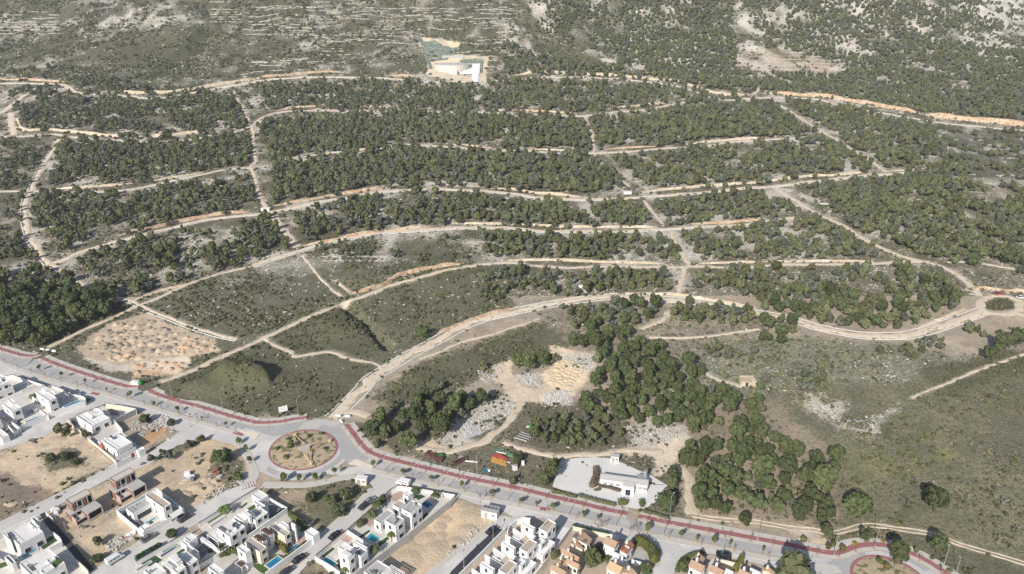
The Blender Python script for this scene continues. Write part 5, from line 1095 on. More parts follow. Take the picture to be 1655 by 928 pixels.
# ---------------------------------------------------------------- big white house at lower left, and its neighbour
h=House('villa','large low white villa with slatted porch at the lower left','villa',(40,870)); rc,_=h.vol((10.5,862),(69.8,859.6),4.5,nw=3,part='main_block'); h.vol((46,845),(64,851),4.9,4.2,win='',part='roof_block'); h.pergola((31,884),(57,871),3.1,n=8); h.vol((7,862),(16,873),5.2,0,win='',part='side_fin'); h.vol((50,838),(64,842),3.0,roof='slate',win='',part='entrance_porch'); h.box('roof_shade_panel',(11,862.3),(22,866),4.52,4.28,'slate')
pool_px((28,901.5),(60.5,888.7),'dark teal lap pool behind the slatted porch','water_lo'); lawn_px([(63,881),(83,867),(95,873),(70,889)]); lawn_px([(-6,922),(-10,915),(8,909),(15,914)],'lawn')
h=House('villa','white villa with grey roof deck and a square of roof lawn at the lower left','villa',(70,925)); h.vol((31.4,912),(104.7,909.6),4.5,nw=4,part='main_block'); h.box('roof_lawn',(81,909),(102,907),4.52,4.24,'lawn'); h.vol((74,905),(90,903),5.0,4.2,win='',part='roof_block'); h.vol((64,922),(88,917),5.0,4.2,win='',part='stair_block'); h.box('roof_panel',(43,914),(56,920),4.53,4.25,'slate')
h=House('garden_hut','small white garden hut with open roof frame beside the dark teal pool','hut',(16,912)); h.vol((7,900),(25.6,908),3.,roof='slate',win='u',nw=1,part='hut_body')
wall_px([(85,860),(95,868),(99,874)],2.,'white wall at the top of the black lane'); wall_px([(99,876),(66,893),(33,909)],2.,'white wall between lap pool garden and roof lawn villa'); wall_px([(123,905),(133,914),(142,923)],1.6,'white wall at the lower end of the black lane','cream'); wall_px([(-40,884),(2,861),(60,833)],2.,'white wall with gate along the side street at the lower left'); wall_px([(74,829),(80,834),(86,840)],1.1,'low white wall at the top right of the black lane')
# ---------------------------------------------------------------- row of villas along the roundabout side street
h=House('villa','white villa with roof lawn and blue pool beside the street, lower of the row','villa',(300,905)); h.vol((261.6,908),(300,916),5.5,nw=3,part='main_block'); h.vol((272.7,901),(295.4,907),6.3,win='v',nw=1,part='upper_block'); h.vol((286.7,898),(319.6,904),5.0,nw=2,part='right_block'); h.vol((299.3,883.8),(321.5,891.6),3.5,roof='roof_white',nw=1,part='rear_wing'); h.vol((291.6,875),(307,879),3.,win='',part='entrance_wing'); h.vol((297.4,869.3),(318.6,868.4),3.,win='',part='carport'); h.box('roof_lawn',(285,893.5),(301.5,890),4.2,3.9,'lawn'); h.pergola((273,901.5),(292,904.5),7.0,n=5,z0=6.3)
h.vol((232,922),(268,922),5.6,nw=2,part='left_block'); h.pergola((262,910.5),(279,917),6.2,n=5,z0=5.5)
pool_px((259,898.2),(286.7,884.2),'blue lap pool with white edge beside the street wall','water_deep'); pool_px((221,921),(244,908.5),'deep blue pool at the lower end of the villa row','water_deep'); lawn_px([(262,893),(285,880),(287,881.5),(264,895)],'lawn'); lawn_px([(224,911),(248,897),(262,906),(246,918)],'turf')
wall_px([(219,908),(263,882.5),(307,858)],1.8,'dark capped street wall in front of the lower villa row','white',cap='slate'); wall_px([(304,924),(342,901),(380,878)],1.8,'white wall along the back of the lower villa row'); wall_px([(326,868),(341,878),(354,890)],1.8,'white wall between the two grey paved drives')
h=House('villa','white villa with curved roof opening and white pergola, middle of the street row','villa',(375,852)); h.vol((350.4,853.7),(396.3,851),5.5,nw=3,part='main_block'); h.box('roof_shade_panel',(352,853),(366,857),5.53,5.25,'slate'); h.pergola((334.9,864),(364,868),3.,n=5); h.vol((378,833.5),(399.6,838.2),5.6,nw=1,part='link_block')
b=MB(); p=PZ(382.5,847.5,5.5); b.lathe([(1.25,5.26),(1.25,5.6),(1.05,5.6),(1.05,5.3)],p[0],p[1],18); b.build('roof_opening_ring',M['slate'],h.t)
h=House('villa','white villa with roof lawn and grey drive nearest the roundabout','villa',(415,840)); h.vol((389.9,827.9),(411.8,830.5),6.3,win='v',nw=1,part='upper_block'); h.vol((397.6,831.7),(433,827.9),5.0,nw=2,part='main_block'); h.vol((409,811),(433.8,820),3.4,roof='roof_white',nw=1,part='rear_wing'); h.vol((406.7,799.4),(433.8,800.7),3.2,win='u',nw=1,part='carport'); h.pergola((391,829),(406,832),7.0,n=6,z0=6.3); h.box('roof_lawn',(400,822),(413.5,818.5),4.2,3.9,'lawn'); h.vol((396,822),(410,816),3.0,win='',part='entrance_wing')
pool_px((340,850.5),(362.7,837.5),'deep blue lap pool with white deck in the middle of the row','water_deep'); lawn_px([(388,821),(398,813),(400,815),(390,823)]); lawn_px([(334,845),(360,829),(362,831),(337,847)])
wall_px([(321,845.5),(368,817),(415.7,788.6)],1.8,'dark capped street wall in front of the upper villa row','white',cap='slate'); wall_px([(357.5,892),(411,858),(464,821)],2.,'white wall with green hedge strip behind the upper villa row'); wall_px([(434,804),(449,813),(464,821)],1.8,'white wall between villa row and overgrown plot'); wall_px([(320,867),(340,881),(357,893)],1.8,'white wall at the lower end of the upper row')
h=House('villa','villa with two grey flat roofs and brown slatted terraces','villa',(435,875)); h.vol((434.7,850),(469.6,859.6),5.,roof='roof_grey',wall='cream',nw=2,part='upper_block'); h.box('skylight',(440,851.5),(452,855),5.05,4.76,'slate'); h.vol((420.7,856),(442.8,860.7),5.2,roof='roof_tan',nw=1,part='slatted_terrace'); h.vol((410,865.4),(431.2,871.2),5.2,roof='roof_tan',nw=1,part='slatted_terrace'); h.vol((395,875.9),(431.2,884),4.8,roof='roof_grey',wall='cream',nw=2,part='lower_block'); h.vol((382.3,885),(405,888.7),6.,nw=2,win='u',part='left_block'); h.vol((451,845),(467,848.5),6.,win='',part='rear_block'); h.vol((472,844),(476,849),6.4,win='',part='chimney'); h.box('awning',(415,896.5),(440,885),3.0,2.8,'cream'); h.box('upper_awning',(455,871),(473,862.5),3.2,3.0,'cream'); h.pergola((422,857),(440,860),5.9,m='dark_wood',n=6,z0=5.2); h.pergola((411,867),(428,870.5),5.9,m='dark_wood',n=6,z0=5.2)
h=House('garage','white flat roofed garage at the street behind the pink patio','garage',(505,868)); h.vol((492.3,859.6),(516,860),3.,roof='white',win='',part='garage_body'); h.box('garage_door',(507.5,868),(515.5,862),2.1,.05,'slate')
pool_px((464,891),(484,881),'blue pool on the pink patio','water_mid'); pool_px((429,913.5),(456.2,904),'grey blue pool with pale edge on a lawn','water_mid')
wall_px([(429,926),(468,897.5),(505.7,869.5)],2.,'long bluish white wall along the street with parked cars'); h=House('pergola','small white pergola with dark slats at the bottom picture edge','pergola',(389,915)); h.pergola((380,910),(398,912),2.8,n=4,name='frame'); h.pergola((382,910.5),(396,911.5),2.95,m='dark_wood',n=5,z0=2.8,name='slats')
h=House('villa','white villa roofs at the bottom edge left of the lawn pool','villa',(350,928)); h.vol((338,926),(366,931),5.,roof='slate',nw=1,part='main_block'); h.vol((336,917),(362,922),5.4,win='',part='rear_block')
# ---------------------------------------------------------------- three villas by the sandy lot
h=House('villa','white villa with slatted roof at the lower end of the sandy lot wall','villa',(570,900)); h.vol((546,883.7),(584.5,893),3.5,roof='roof_white',nw=2,part='main_block'); h.vol((547.8,894.8),(573.4,896.4),6.,nw=1,part='upper_block'); h.vol((570,875.7),(594,885),5.,roof='roof_white',nw=2,part='rear_block'); h.vol((572,893),(594,890.5),4.6,roof='slate',nw=2,win='v',part='right_block'); h.pergola((550,894),(568,896),6.7,n=5,z0=6.)
h=House('villa','white two storey villa with bright turquoise pool beside the sandy lot','villa',(635,850)); h.vol((604.3,840),(637,828),3.5,roof='roof_grey',nw=2,part='low_wing'); h.vol((621.5,841),(653.5,838.7),6.2,roof='roof_grey',nw=2,part='upper_block')
h=House('villa','white two storey villa with dark blue pool at the avenue corner','villa',(665,830)); h.vol((648.7,822),(682,816),6.2,roof='roof_grey',nw=2,part='upper_block'); h.vol((634.5,816),(655.9,812.7),3.4,roof='roof_tan',nw=1,win='u',part='low_wing'); h.vol((651,798.4),(667.7,796),3.2,win='u',nw=1,part='entrance_pavilion'); h.vol((648,828),(660,832),5.,win='v',nw=1,part='link_block')
pool_px((522.3,905.5),(543.9,910.5),'small turquoise pool at the lower end of the row by the sandy lot'); pool_px((590.7,869.6),(614.4,869.6),'bright turquoise pool of the two storey villa'); pool_px((681,816),(699,815),'dark blue pool at the avenue corner','water_deep')
wall_px([(509.6,898),(535,877),(561.4,856),(604,818),(621,802)],1.6,'brown topped wall along the street by the villas','white',cap='brown_wall'); wall_px([(621,801),(626,795.5),(632,790.5),(642,785),(650,785.5),(690,791.5),(735,799)],1.6,'curved brown topped wall round the avenue corner villa','white',cap='brown_wall'); wall_px([(509.6,900.5),(530,912),(549,925)],1.6,'white wall between villa and rough grass plot'); wall_px([(572,927),(615,896),(659.5,863),(674,851.5),(728,809)],2.6,'long grey wall between the villas and the sandy lot','concrete',t=.3); wall_px([(728,808),(735,800)],2.4,'short white wall end at the service road'); wall_px([(561,857),(584,872),(604,886)],1.6,'white wall between the two turquoise pools')
g=thing('gate','brown red sliding gate at the avenue corner villa','gate',(*map(float,PZ(653,792)),0.)); b=MB(); A,B=PZ(647.5,790.5),PZ(658,793); c=(A+B)/2; b.box(c[0],c[1],.1,np.linalg.norm(B-A),.1,1.7,math.atan2(*(B-A)[::-1])); b.build('leaf',M['tile_r'],g); b=MB(); [b.box(p[0],p[1],0,.25,.25,2.) for p in (A,B)]; b.build('gate_post',M['white'],g)
h=House('unfinished_house','grey flat roof with white slatted pergola at the bottom of the sandy lot','building',(612,922)); h.vol((588,924),(632,918),3.5,roof='concrete',nw=2,part='main_block'); h.pergola((618,926),(654,926),3.4,n=7); h.pergola((628,917),(651,924),3.2,m='dark_wood',n=6,along='v',name='pergola')  # second, dark set of slats added to draw the white slats' shadow
# ---------------------------------------------------------------- transformer huts and the long white building
def hut(name,label,BL,TR,h,an,wall,roof,base,lid=.25):
    a=R(an); u=np.array([math.cos(a),math.sin(a)]); v=np.array([-math.sin(a),math.cos(a)]); p,q=PZ(*BL,h),PZ(*TR,h); a0,a1=sorted((p@u,q@u)); b0,b1=sorted((p@v,q@v)); c=u*(a0+a1)/2+v*(b0+b1)/2
    t=thing(name,label,'hut',(float(c[0]),float(c[1]),0.)); b=MB(); b.box(c[0],c[1],0,a1-a0,b1-b0,h-lid,a); b.build('wall',M[wall],t); r=MB(); r.box(c[0],c[1],h-lid+.002,a1-a0+.3,b1-b0+.3,lid,a); ro=r.build('roof',M[roof],t); f=c-v*(b1-b0)/2-v*.02; d=MB(); d.box(f[0]-u[0]*(a1-a0)*.2,f[1]-u[1]*(a1-a0)*.2,.1,1.1,.06,2.,a); d.build('door',M['steel'],t); d=MB(); d.box(f[0]+u[0]*(a1-a0)*.25,f[1]+u[1]*(a1-a0)*.25,1.2,.9,.06,.6,a); d.build('vent',M['slate'],t); return t,c,u,v,(a1-a0,b1-b0),ro
t,c,u,v,(lw,ld),ro=hut('transformer_hut','white hut with ventilators on its grey roof beside the sandy lot',(777.8,824),(807,820),2.9,-17,'white','concrete',None)
for k in range(4):
    b=MB(); p=c+u*lw*(-.36+.24*k); b.lathe([(.35,2.9),(.35,3.15),(.5,3.2),(.5,3.3),(.1,3.42)],p[0],p[1],8); b.build('ventilator',M['slate'],t)
hut('transformer_hut','small cream hut beside the road junction right of the roundabout',(573.6,773),(594,769.5),2.7,-8,'cream','roof_white',None); hut('transformer_hut','small white hut behind the car park beside the dirt track',(987.7,737),(1001,734),2.6,-14,'white','concrete',None)
A,B,C_,D_=PZ(971.8,763,3.3),PZ(1049.6,772.5,3.3),PZ(1047,785,3.3),PZ(968.5,773.9,3.3); an=math.degrees(math.atan2(*(C_-D_)[::-1])); a=R(an); u=np.array([math.cos(a),math.sin(a)]); v=np.array([-u[1],u[0]]); lw=np.linalg.norm(C_-D_); ld=np.linalg.norm(A-D_); c=(A+B+C_+D_)/4
t=thing('restaurant_building','long low white building with pale tiled roof in the middle of the car park','building',(float(c[0]),float(c[1]),0.)); b=MB(); b.box(c[0],c[1],0,lw-.5,ld-.6,3.05,a); w=b.build('wall',M['white'],t)
r=MB(); 
def P3(x,y,z): p=c+u*x+v*y; return (p[0],p[1],z)
r.add([P3(-lw/2,-ld/2,3.05),P3(lw/2,-ld/2,3.05),P3(lw/2,ld/2,3.05),P3(-lw/2,ld/2,3.05),P3(-lw/2,0.8,3.35),P3(lw/2,.8,3.35)],[(0,1,5,4),(2,3,4,5),(1,2,5),(3,0,4)]); ro=r.build('roof',M['cream_roof'] if 'cream_roof' in M else mat('pale roof tiles',(.56,.53,.49),.9,(.46,.44,.41),1.5,.8),t)
for x in (-.38,-.25,-.12,.22,.34,.44):
    b=MB(); p=c+u*lw*x-v*((ld-.6)/2+.02); b.box(p[0],p[1],1.,1.3,.08,1.1,a); f=b.build('window',M['steel'],w,origin=t['_o']); f.location=(0,0,0)
pb=MB(); p=c+u*lw*.10-v*(ld/2+.9); pb.box(p[0],p[1],0,3.7,2.6,3.3,a); po=pb.build('porch',M['white'],t); pr=MB(); pr.box(p[0],p[1],3.303,3.9,2.8,.2,a); q=pr.build('porch_roof',M['patio'],po,origin=t['_o']); q.location=(0,0,0); d=MB(); p2=p-v*1.33; d.box(p2[0],p2[1],.1,1.6,.08,2.1,a); q=d.build('door',M['glass'],po,origin=t['_o']); q.location=(0,0,0)
k=MB(); p=c+u*lw*.36+v*(ld/2+1.2); k.box(p[0],p[1],0,3.2,2.4,2.8,a); k.build('plant_room',M['steel'],t); ch=MB(); p=c+u*lw*.42+v*(ld/2+2.2); ch.lathe([(.45,0),(.45,4.2),(.6,4.25),(.6,4.5)],p[0],p[1],10); ch.build('chimney',M['steel'],t)
def hedge(px,label,m,wd=1.2,ht=1.2,name='hedge',seed=3,z0=0.):
    c=resample(PZ(*np.array(px,float).T),.55); rng=np.random.default_rng(seed); b=MB(); rnd=random.Random(seed)
    for p in c:
        b.blob((p[0]+rng.normal(0,.1),p[1]+rng.normal(0,.1),z0+ht*.45),wd*.5,(1,1,ht/wd*.95),.25,1,rnd)
        for _ in range(26):
            q=rng.normal(0,1,3); q/=np.linalg.norm(q); q[2]=abs(q[2]); s=.16*rng.uniform(.7,1.4); o=np.array([p[0],p[1],z0+ht*.45])+q*np.array([wd*.55,wd*.55,ht*.58]); e=rng.normal(0,1,3); e/=np.linalg.norm(e); f=np.cross(e,q); b.add([o-e*s-f*s,o+e*s-f*s,o+e*s+f*s,o-e*s+f*s],[(0,1,2,3)])
    o=(float(c[:,0].mean()),float(c[:,1].mean()),0.); return b.build(name,M[m],None,None,label,'hedge',origin=o)
hedge([(962,760),(964,768),(961,778),(957,788)],'brown dry hedge at the left end of the long white building','hedge_brown',2.2,1.8); hedge([(968,786.5),(985,790),(1000,794)],'brown dry hedge strip in front of the long white building','hedge_brown',1.2,1.1)
hedge([(893,797),(915,801),(929,805)],'dark low hedge along the pavement, left of the car park entrance','scrub_g',1.1,1.3); hedge([(936,803),(960,810),(992,818)],'dark low hedge along the pavement below the car park','scrub_g',1.1,1.3); hedge([(1001,815),(1009,816)],'round dark bush on the pavement side of the car park','leaf',2.,2.2,'bush'); hedge([(1035,816),(1037,819)],'dark bush at the car park entrance blocks','leaf',1.8,2.2,'bush'); hedge([(1040,828),(1060,833),(1078,839)],'low hedge along the pavement under the round pine','scrub_g',1.1,1.)
# ---------------------------------------------------------------- white terraced houses: one unit, repeated down the street
d0=PZ(842,845.6,5.5); d1=PZ(842-32,845.6+31.4,5.5); step=d1-d0
labs=('white terraced house with roof lawn at the avenue end of the row','second white terraced house from the avenue','third white terraced house from the avenue','fourth white terraced house, cut by the bottom edge')
for k in range(4):
    sh=step*k
    h=House('terraced_house',labs[k],'terraced house',(860,868),53.,'white terraced houses stepping down the street'); 
    def S_(rc): u_,v_=frm(53.); return (rc[0]+sh@u_,rc[1]+sh@u_,rc[2]+sh@v_,rc[3]+sh@v_)
    h.t.location=(h.t.location[0]+sh[0],h.t.location[1]+sh[1],0); h.t['_o']=tuple(h.t.location)
    fb=S_(rect((842,845.6),(865.4,852.6),5.5,53)); h.vol(0,0,5.5,nw=2,win='u',part='front_block',rc=fb); tb=S_(rect((871,853.7),(898.6,845),6.6,53)); h.vol(0,0,6.6,roof='roof_tan',nw=3,part='tall_block',rc=tb)
    body=(fb[0]-4.2,tb[1]-.25,fb[3]+.02,tb[3]-1.); h.vol(0,0,3.1,roof='roof_tan',win='',part='terrace_block',rc=body); lo=(body[0],fb[0]-.02,fb[2]+.5,body[2]-.02); h.vol(0,0,2.2,roof='roof_tan',win='',part='yard_wall',rc=lo)
    gl=(tb[0]-.1+(tb[1]-tb[0])*.45,tb[1]-.3,tb[2]+.3,tb[3]-2.2) if k==0 else (body[0]+.4,body[0]+2.4,body[3]-3.2,body[3]-.4); zt=6.36 if k==0 else 2.86; b=MB(); b.prism(rpts(gl,53.),zt-.02,zt+.03); b.build('roof_lawn',M['lawn'],h.t)
    side=(body[0]-.3,tb[0]+1.5,tb[3]-.9,tb[3]+2.1); h.vol(0,0,2.9,win='v',nw=3,roof='white',part='side_terrace',rc=side); st=(side[0]+1,side[0]+3.4,side[2]+.1,side[2]+1.6); h.vol(0,0,5.2,win='v',nw=1,part='stair_block',rc=st)
    sl=abs(float(step@frm(53.)[0])); fc=(tb[0]-(sl-(tb[1]-tb[0]))+.03,tb[0]-.03,tb[3]-1.5,tb[3]-.06); h.vol(0,0,4.8,win='v',nw=2,part='facade_block',rc=fc)
    up=(fb[0]-3.2,fb[0]-.6,fb[2]-.6,fb[2]+2.2); h.vol(0,0,2.6,win='u',nw=1,part='entrance_block',rc=up); dk=(fb[1]+.3,tb[0]-.3,fb[2]+1.,fb[3]-.8)
    for y0_,y1_,x_,hh,nm in ((lo[2]-3.2,lo[3]-.1,body[0]+.1,2.7,'partition_wall'),(lo[2]-3.2,fb[2]-.7,fb[0]-.3,2.3,'partition_wall'),(fb[3]+.2,tb[2]-.1,tb[0]-1.2,4.3,'partition_wall')):
        if y1_-y0_<.8: continue
        b=MB(); p=uv(53.,x_,(y0_+y1_)/2); b.box(p[0],p[1],0,.25,y1_-y0_,hh,R(53)); b.build(nm,M['white'],h.t)
    b=MB(); b.prism(rpts((body[0]+.3,fb[1]+.5,lo[2]-3.0,lo[2]-.1),53.),.0,.45); b.build('front_court',M['patio'],h.t)
    b=MB(); p=uv(53.,body[0]+2.2,body[2]+2.); b.box(p[0],p[1],2.83,1.2,.8,.75,R(53)); p=uv(53.,body[0]+4.4,body[2]+2.4); b.box(p[0],p[1],2.83,1.,.8,.75,R(53)); b.build('terrace_furniture',M['dark'],h.t)
wall_px([(820,858),(824,849),(835,840),(845,836.5),(858,838)],2.2,'curved white wall at the avenue end of the terraced row'); wall_px([(742,928),(779,892),(817,853)],1.8,'stepped white street wall of the terraced row'); wall_px([(924,852),(909,873),(893,894)],1.6,'cream wall between white lane and tiled houses','cream',cap='slate')
# ---------------------------------------------------------------- houses with red tiled roofs
def gable(h,L,Rr,ze,zr,tile,wall='white',along='u',part='gable_block',win=True,nw=2):
    rc=rect(L,Rr,ze,h.an); a0,a1,b0,b1=rc; an=h.an; b=MB(); b.prism(rpts((a0+.25,a1-.25,b0+.25,b1-.25),an),0,ze-.02)
    w=b.build(part,M[wall],h.t); r=MB(); g=lambda x,y,z:(*uv(an,x,y),z)
    if along=='u':
        m=(b0+b1)/2; r.add([g(a0,b0,ze),g(a1,b0,ze),g(a1,b1,ze),g(a0,b1,ze),g(a0,m,zr),g(a1,m,zr)],[(0,1,5,4),(2,3,4,5),(1,2,5),(3,0,4),(3,2,1,0)])
    else:
        m=(a0+a1)/2; r.add([g(a0,b0,ze),g(a1,b0,ze),g(a1,b1,ze),g(a0,b1,ze),g(m,b0,zr),g(m,b1,zr)],[(0,3,5,4),(1,4,5,2),(0,4,1),(3,2,5),(3,2,1,0)])
    q=r.build('roof',M[tile],w,origin=h.t['_o']); q.location=(0,0,0)
    if win:
        for side in 'uv':
            lo,hi=(b0,b1) if side=='u' else (a0,a1)
            for k in range(nw): h.window((a0+.25,a1,b0,b1-.25),side,lo+(hi-lo)*(k+.5)/nw,ze*.5,.9,min(1.1,ze*.3),w)
    c=MB(); p=uv(an,a0+(a1-a0)*.7,b0+(b1-b0)*.35); c.box(p[0],p[1],ze,.55,.55,zr-ze+.7,R(an)); q=c.build('chimney',M[wall],w,origin=h.t['_o']); q.location=(0,0,0); return rc
h=House('tiled_house','cream house with dark brown front roof beside the green hedge','house',(938,878),53.); gable(h,(924,868),(957.4,871.5),4.2,5.3,'tile','cream','u'); h.box('dark_roof_panel',(925,866.8),(949,873),4.9,4.7,'slate'); gable(h,(921,878),(944,886),3.2,4.1,'tile','cream','u',win=False)
h=House('tiled_house','cream house with brown tiled wings, left of the pale conifer','house',(920,905),53.); gable(h,(906,893),(938,903),4.4,5.5,'tile','cream','v'); gable(h,(913,908.5),(939,914),4.2,5.2,'tile','cream','v'); gable(h,(898,906),(920,913),3.4,4.4,'tile','cream','u',win=False); h.box('roof_terrace',(905,900),(917,899),3.6,3.4,'roof_white')
h=House('tiled_house','cream house with brown roof at the bottom edge by the tiled wings','house',(905,922),53.); gable(h,(888,920),(919,924),4.6,5.6,'tile','cream','v')
h=House('tiled_house','broad white house with brown and red tiled roofs by the side street','house',(995,890),53.); gable(h,(974,878),(1003,875.5),5.2,6.5,'tile','white','v'); gable(h,(1000,889.5),(1025,881.5),5.,6.,'tile_r','white','u'); h.box('roof_terrace',(1010,882),(1018,884),6.1,5.7,'roof_white'); h.vol((978,886),(1008,899),4.2,nw=2,part='front_wing')
h=House('tiled_house','house with bright orange tiled roof at the bottom edge','house',(1000,920),53.); gable(h,(979,919),(1012,915),4.8,6.,'tile_o','white','v'); gable(h,(1005,926),(1030,927),4.4,5.4,'tile_o','white','u'); h.vol((986,905),(1016,912),3.2,win='',part='white_porch')
h=House('tiled_house','brown tiled house at the street corner inside the curved hedge','house',(1128,915),53.); gable(h,(1112,916),(1143,913.5),4.5,5.7,'tile','white','v'); gable(h,(1119,904),(1140,903),3.6,4.4,'tile','cream','u',win=False)
h=House('tiled_house','brown tiled house, second from the corner with the curved hedge','house',(1160,922),53.); gable(h,(1145,923.5),(1173,920.5),4.3,5.4,'tile','white','v'); h.vol((1171,919),(1186,924),3.2,win='u',nw=1,part='white_wing')
h=House('tiled_house','brown tiled house at the bottom edge, third from the curved hedge','house',(1205,926),53.); gable(h,(1192,927.5),(1216,927.5),4.,5.,'tile','white','v'); h.vol((1212,919),(1230,925),3.2,win='',part='white_wing'); gable(h,(1232,922),(1252,925),3.,3.9,'tile_o','cream','u',win=False)
wall_px([(926,851),(955,858),(985,864)],1.5,'cream garden wall along the service road by the hedge','cream'); wall_px([(985,864),(1000,867)],2.,'white wall with gate by the brown roofs'); wall_px([(1021,905),(1040,910),(1052,913)],1.8,'white wall at the back of the side street garden'); wall_px([(1158,903),(1180,908),(1200,913)],1.7,'cream wall along the service road, right of the curved hedge','cream')
hedge([(927,854),(955,861),(984,867)],'long dark green hedge on the garden wall at the service road','turf',1.,1.6); hedge([(1031,880),(1040,884),(1050,892),(1056,902),(1057,910)],'tall yellow green hedge at the side street corner','leaf_y',3.,3.4,seed=5); hedge([(1094,926),(1098,914),(1106,906),(1118,900),(1135,896.5)],'curved dark green hedge round the corner garden','leaf',1.2,1.5,seed=6); hedge([(1188,925),(1194,915),(1199,907)],'narrow green hedge between two brown roofs','leaf_y',1.5,2.6,seed=7)
hedge([(357.5,897),(411,862.5),(463,826)],'long dark green hedge strip behind the upper villa row','turf',1.,1.7,seed=8); hedge([(360,900),(378,893),(392,899),(402,910)],'leafy green hedge between roof lawn villas and the white pergola','leaf',2.2,2.2,seed=9); hedge([(448,880),(455,885),(462,893)],'leafy hedge between the two pool gardens','leaf_y',2.,2.4,seed=10); hedge([(340,893),(352,886),(366,880)],'short lawn edge hedge by the grey drive','leaf',1.2,1.,seed=11)
hedge([(463,905),(478,895),(495,881)],'narrow hedge inside the bluish white wall','leaf',1.,1.8,seed=12); hedge([(222,905),(240,895),(258,884)],'dark hedge behind the lower street wall','turf',1.3,1.6,seed=13); hedge([(470,835),(482,846),(490,852)],'dark hedge beside the garage and overgrown plot','leaf',1.8,2.4,seed=14)
# ---------------------------------------------------------------- reservoir on the slope
M['tank_roof']=mat('grey white tank roof',(.50,.49,.48),.9,(.42,.41,.40),.2,.8)
b0=PT([(737,118)])[0]; z0=float(b0[2]); s_=float(project(*b0)[2])/FPX
t=thing('water_reservoir','round white concrete water tank cut into the hillside','reservoir',(float(b0[0]),float(b0[1]),z0)); rr_t=30*s_
tx,ty=b0[0]-7*s_,b0[1]+rr_t*.92; b=MB(); b.lathe([(rr_t,z0-6),(rr_t,z0+9.2),(rr_t-.7,z0+9.2),(rr_t-.7,z0+8.8)],tx,ty,56); b.build('tank_wall',M['patio'],t); b=MB(); b.lathe([(rr_t-.75,z0+8.4),(rr_t-.75,z0+8.8),(.5,z0+10.6)],tx,ty,56); b.build('tank_roof',M['tank_roof'],t)
b=MB(); b.box(tx-2,ty+rr_t+1.5,z0+2,28,1.2,15.5); b.build('backing_wall',M['concrete'],t)
b=MB(); b.box(b0[0]-4*s_,b0[1]-2,z0-1,9,5,4.5); q=b.build('valve_house',M['white'],t); b=MB(); b.box(b0[0]-4*s_,b0[1]-4.55,z0+.4,2,.1,2.4); k=b.build('door',M['steel'],q,origin=t['_o']); k.location=(0,0,0)
b=MB(); pts=PT([(741,122),(775,121),(776,104),(762,104)]); b.add([(p[0],p[1],p[2]+1.0) for p in pts],[(0,1,2,3)]); b.build('yard_slab',M['white'],None,'structure'); b=MB(); pts=PT([(762,134),(773,134),(774,118),(763,118)]); b.add([(p[0],p[1],p[2]+.9) for p in pts],[(0,1,2,3)]); b.build('access_ramp',M['white'],None,'structure')
def net(px_out,label,n=18):
    P=PT(px_out); A,B,C2,D2=P; V=[];F=[]
    for i in range(n+1):
        for j in range(n+1):
            a_,b_=i/n,j/n; p=(A*(1-a_)+B*a_)*(1-b_)+(D2*(1-a_)+C2*a_)*b_; z=float(terr(np.array([p[0]]),np.array([p[1]]))[0]); V.append((p[0],p[1],max(z,0)+.9+.35*math.sin(i*1.7+j*.6)+.25*math.sin(j*2.3)))
    for i in range(n):
        for j in range(n): F.append((i*(n+1)+j,(i+1)*(n+1)+j,(i+1)*(n+1)+j+1,i*(n+1)+j+1))
    o=tuple(map(float,P.mean(0))); b=MB(); b.add(V,F); return b.build('slope_netting',mat('green slope netting',(.20,.235,.20),.9,(.12,.15,.125),.5,.9,c3=(.34,.33,.27),s3=.25,t3=.58),None,None,label,'netting',origin=o,smooth=True)
net([(684,68),(745,79),(722,97),(692,99)],'green mesh over the steep cut above the water tank'); net([(743,98),(781,97),(779,118),(750,110)],'green mesh over the cut right of the water tank'); net([(673,60),(681,62),(699,112),(694,112)],'dark green mesh strip on the left flank of the tank cutting')
for px,lab,m_ in (((425,199),'small white box beside the upper fire break','white'),((430,340),'small white box at the fire break crossing','white'),((1014,313),'white flat tank beside the broad terrace track','white'),((1456,283),'small white tank at the end of the terrace track','white'),((1331,333),'pale green box beside the diagonal track','lawn'),((701,325),'white stone box among the pines','white')):
    p=PT([px])[0]; k=1.6; t=thing('water_box',lab,'water box',tuple(map(float,p))); b=MB(); b.box(p[0],p[1],p[2]-.8,3.6*k,2.2*k,2.4); b.build('tank_body',M[m_],t); b=MB(); b.box(p[0],p[1],p[2]+1.603,3.8*k,2.4*k,.2); b.build('lid',M['roof_white'],t)
p=PT([(1208,620)])[0]; t=thing('stone_hut','roofless tan stone hut above the pine wood','hut',tuple(map(float,p))); b=MB(); L_,W_,H_=6.,4.,2.2
for x,y,lx,ly,hh in ((0,-W_/2,L_,.4,H_),(0,W_/2,L_,.4,H_*1.2),(-L_/2,0,.4,W_-.42,H_*1.1),(L_/2,0,.4,W_-.42,H_*.9)): b.box(p[0]+x,p[1]+y,p[2]-.4,lx,ly,hh+.4)
b.build('stone_wall',M['bank_cream'],t); b=MB(); b.box(p[0],p[1],p[2]+H_+.0,L_-.9,W_-.9,.12); b.build('fallen_roof',M['bank_cream'],t); b=MB(); b.box(p[0]-1.,p[1]-W_/2-.21,p[2],1.0,.06,1.7); b.build('doorway_shade',M['dark'],t)  # near-black plate on the wall paints the shade inside the doorway
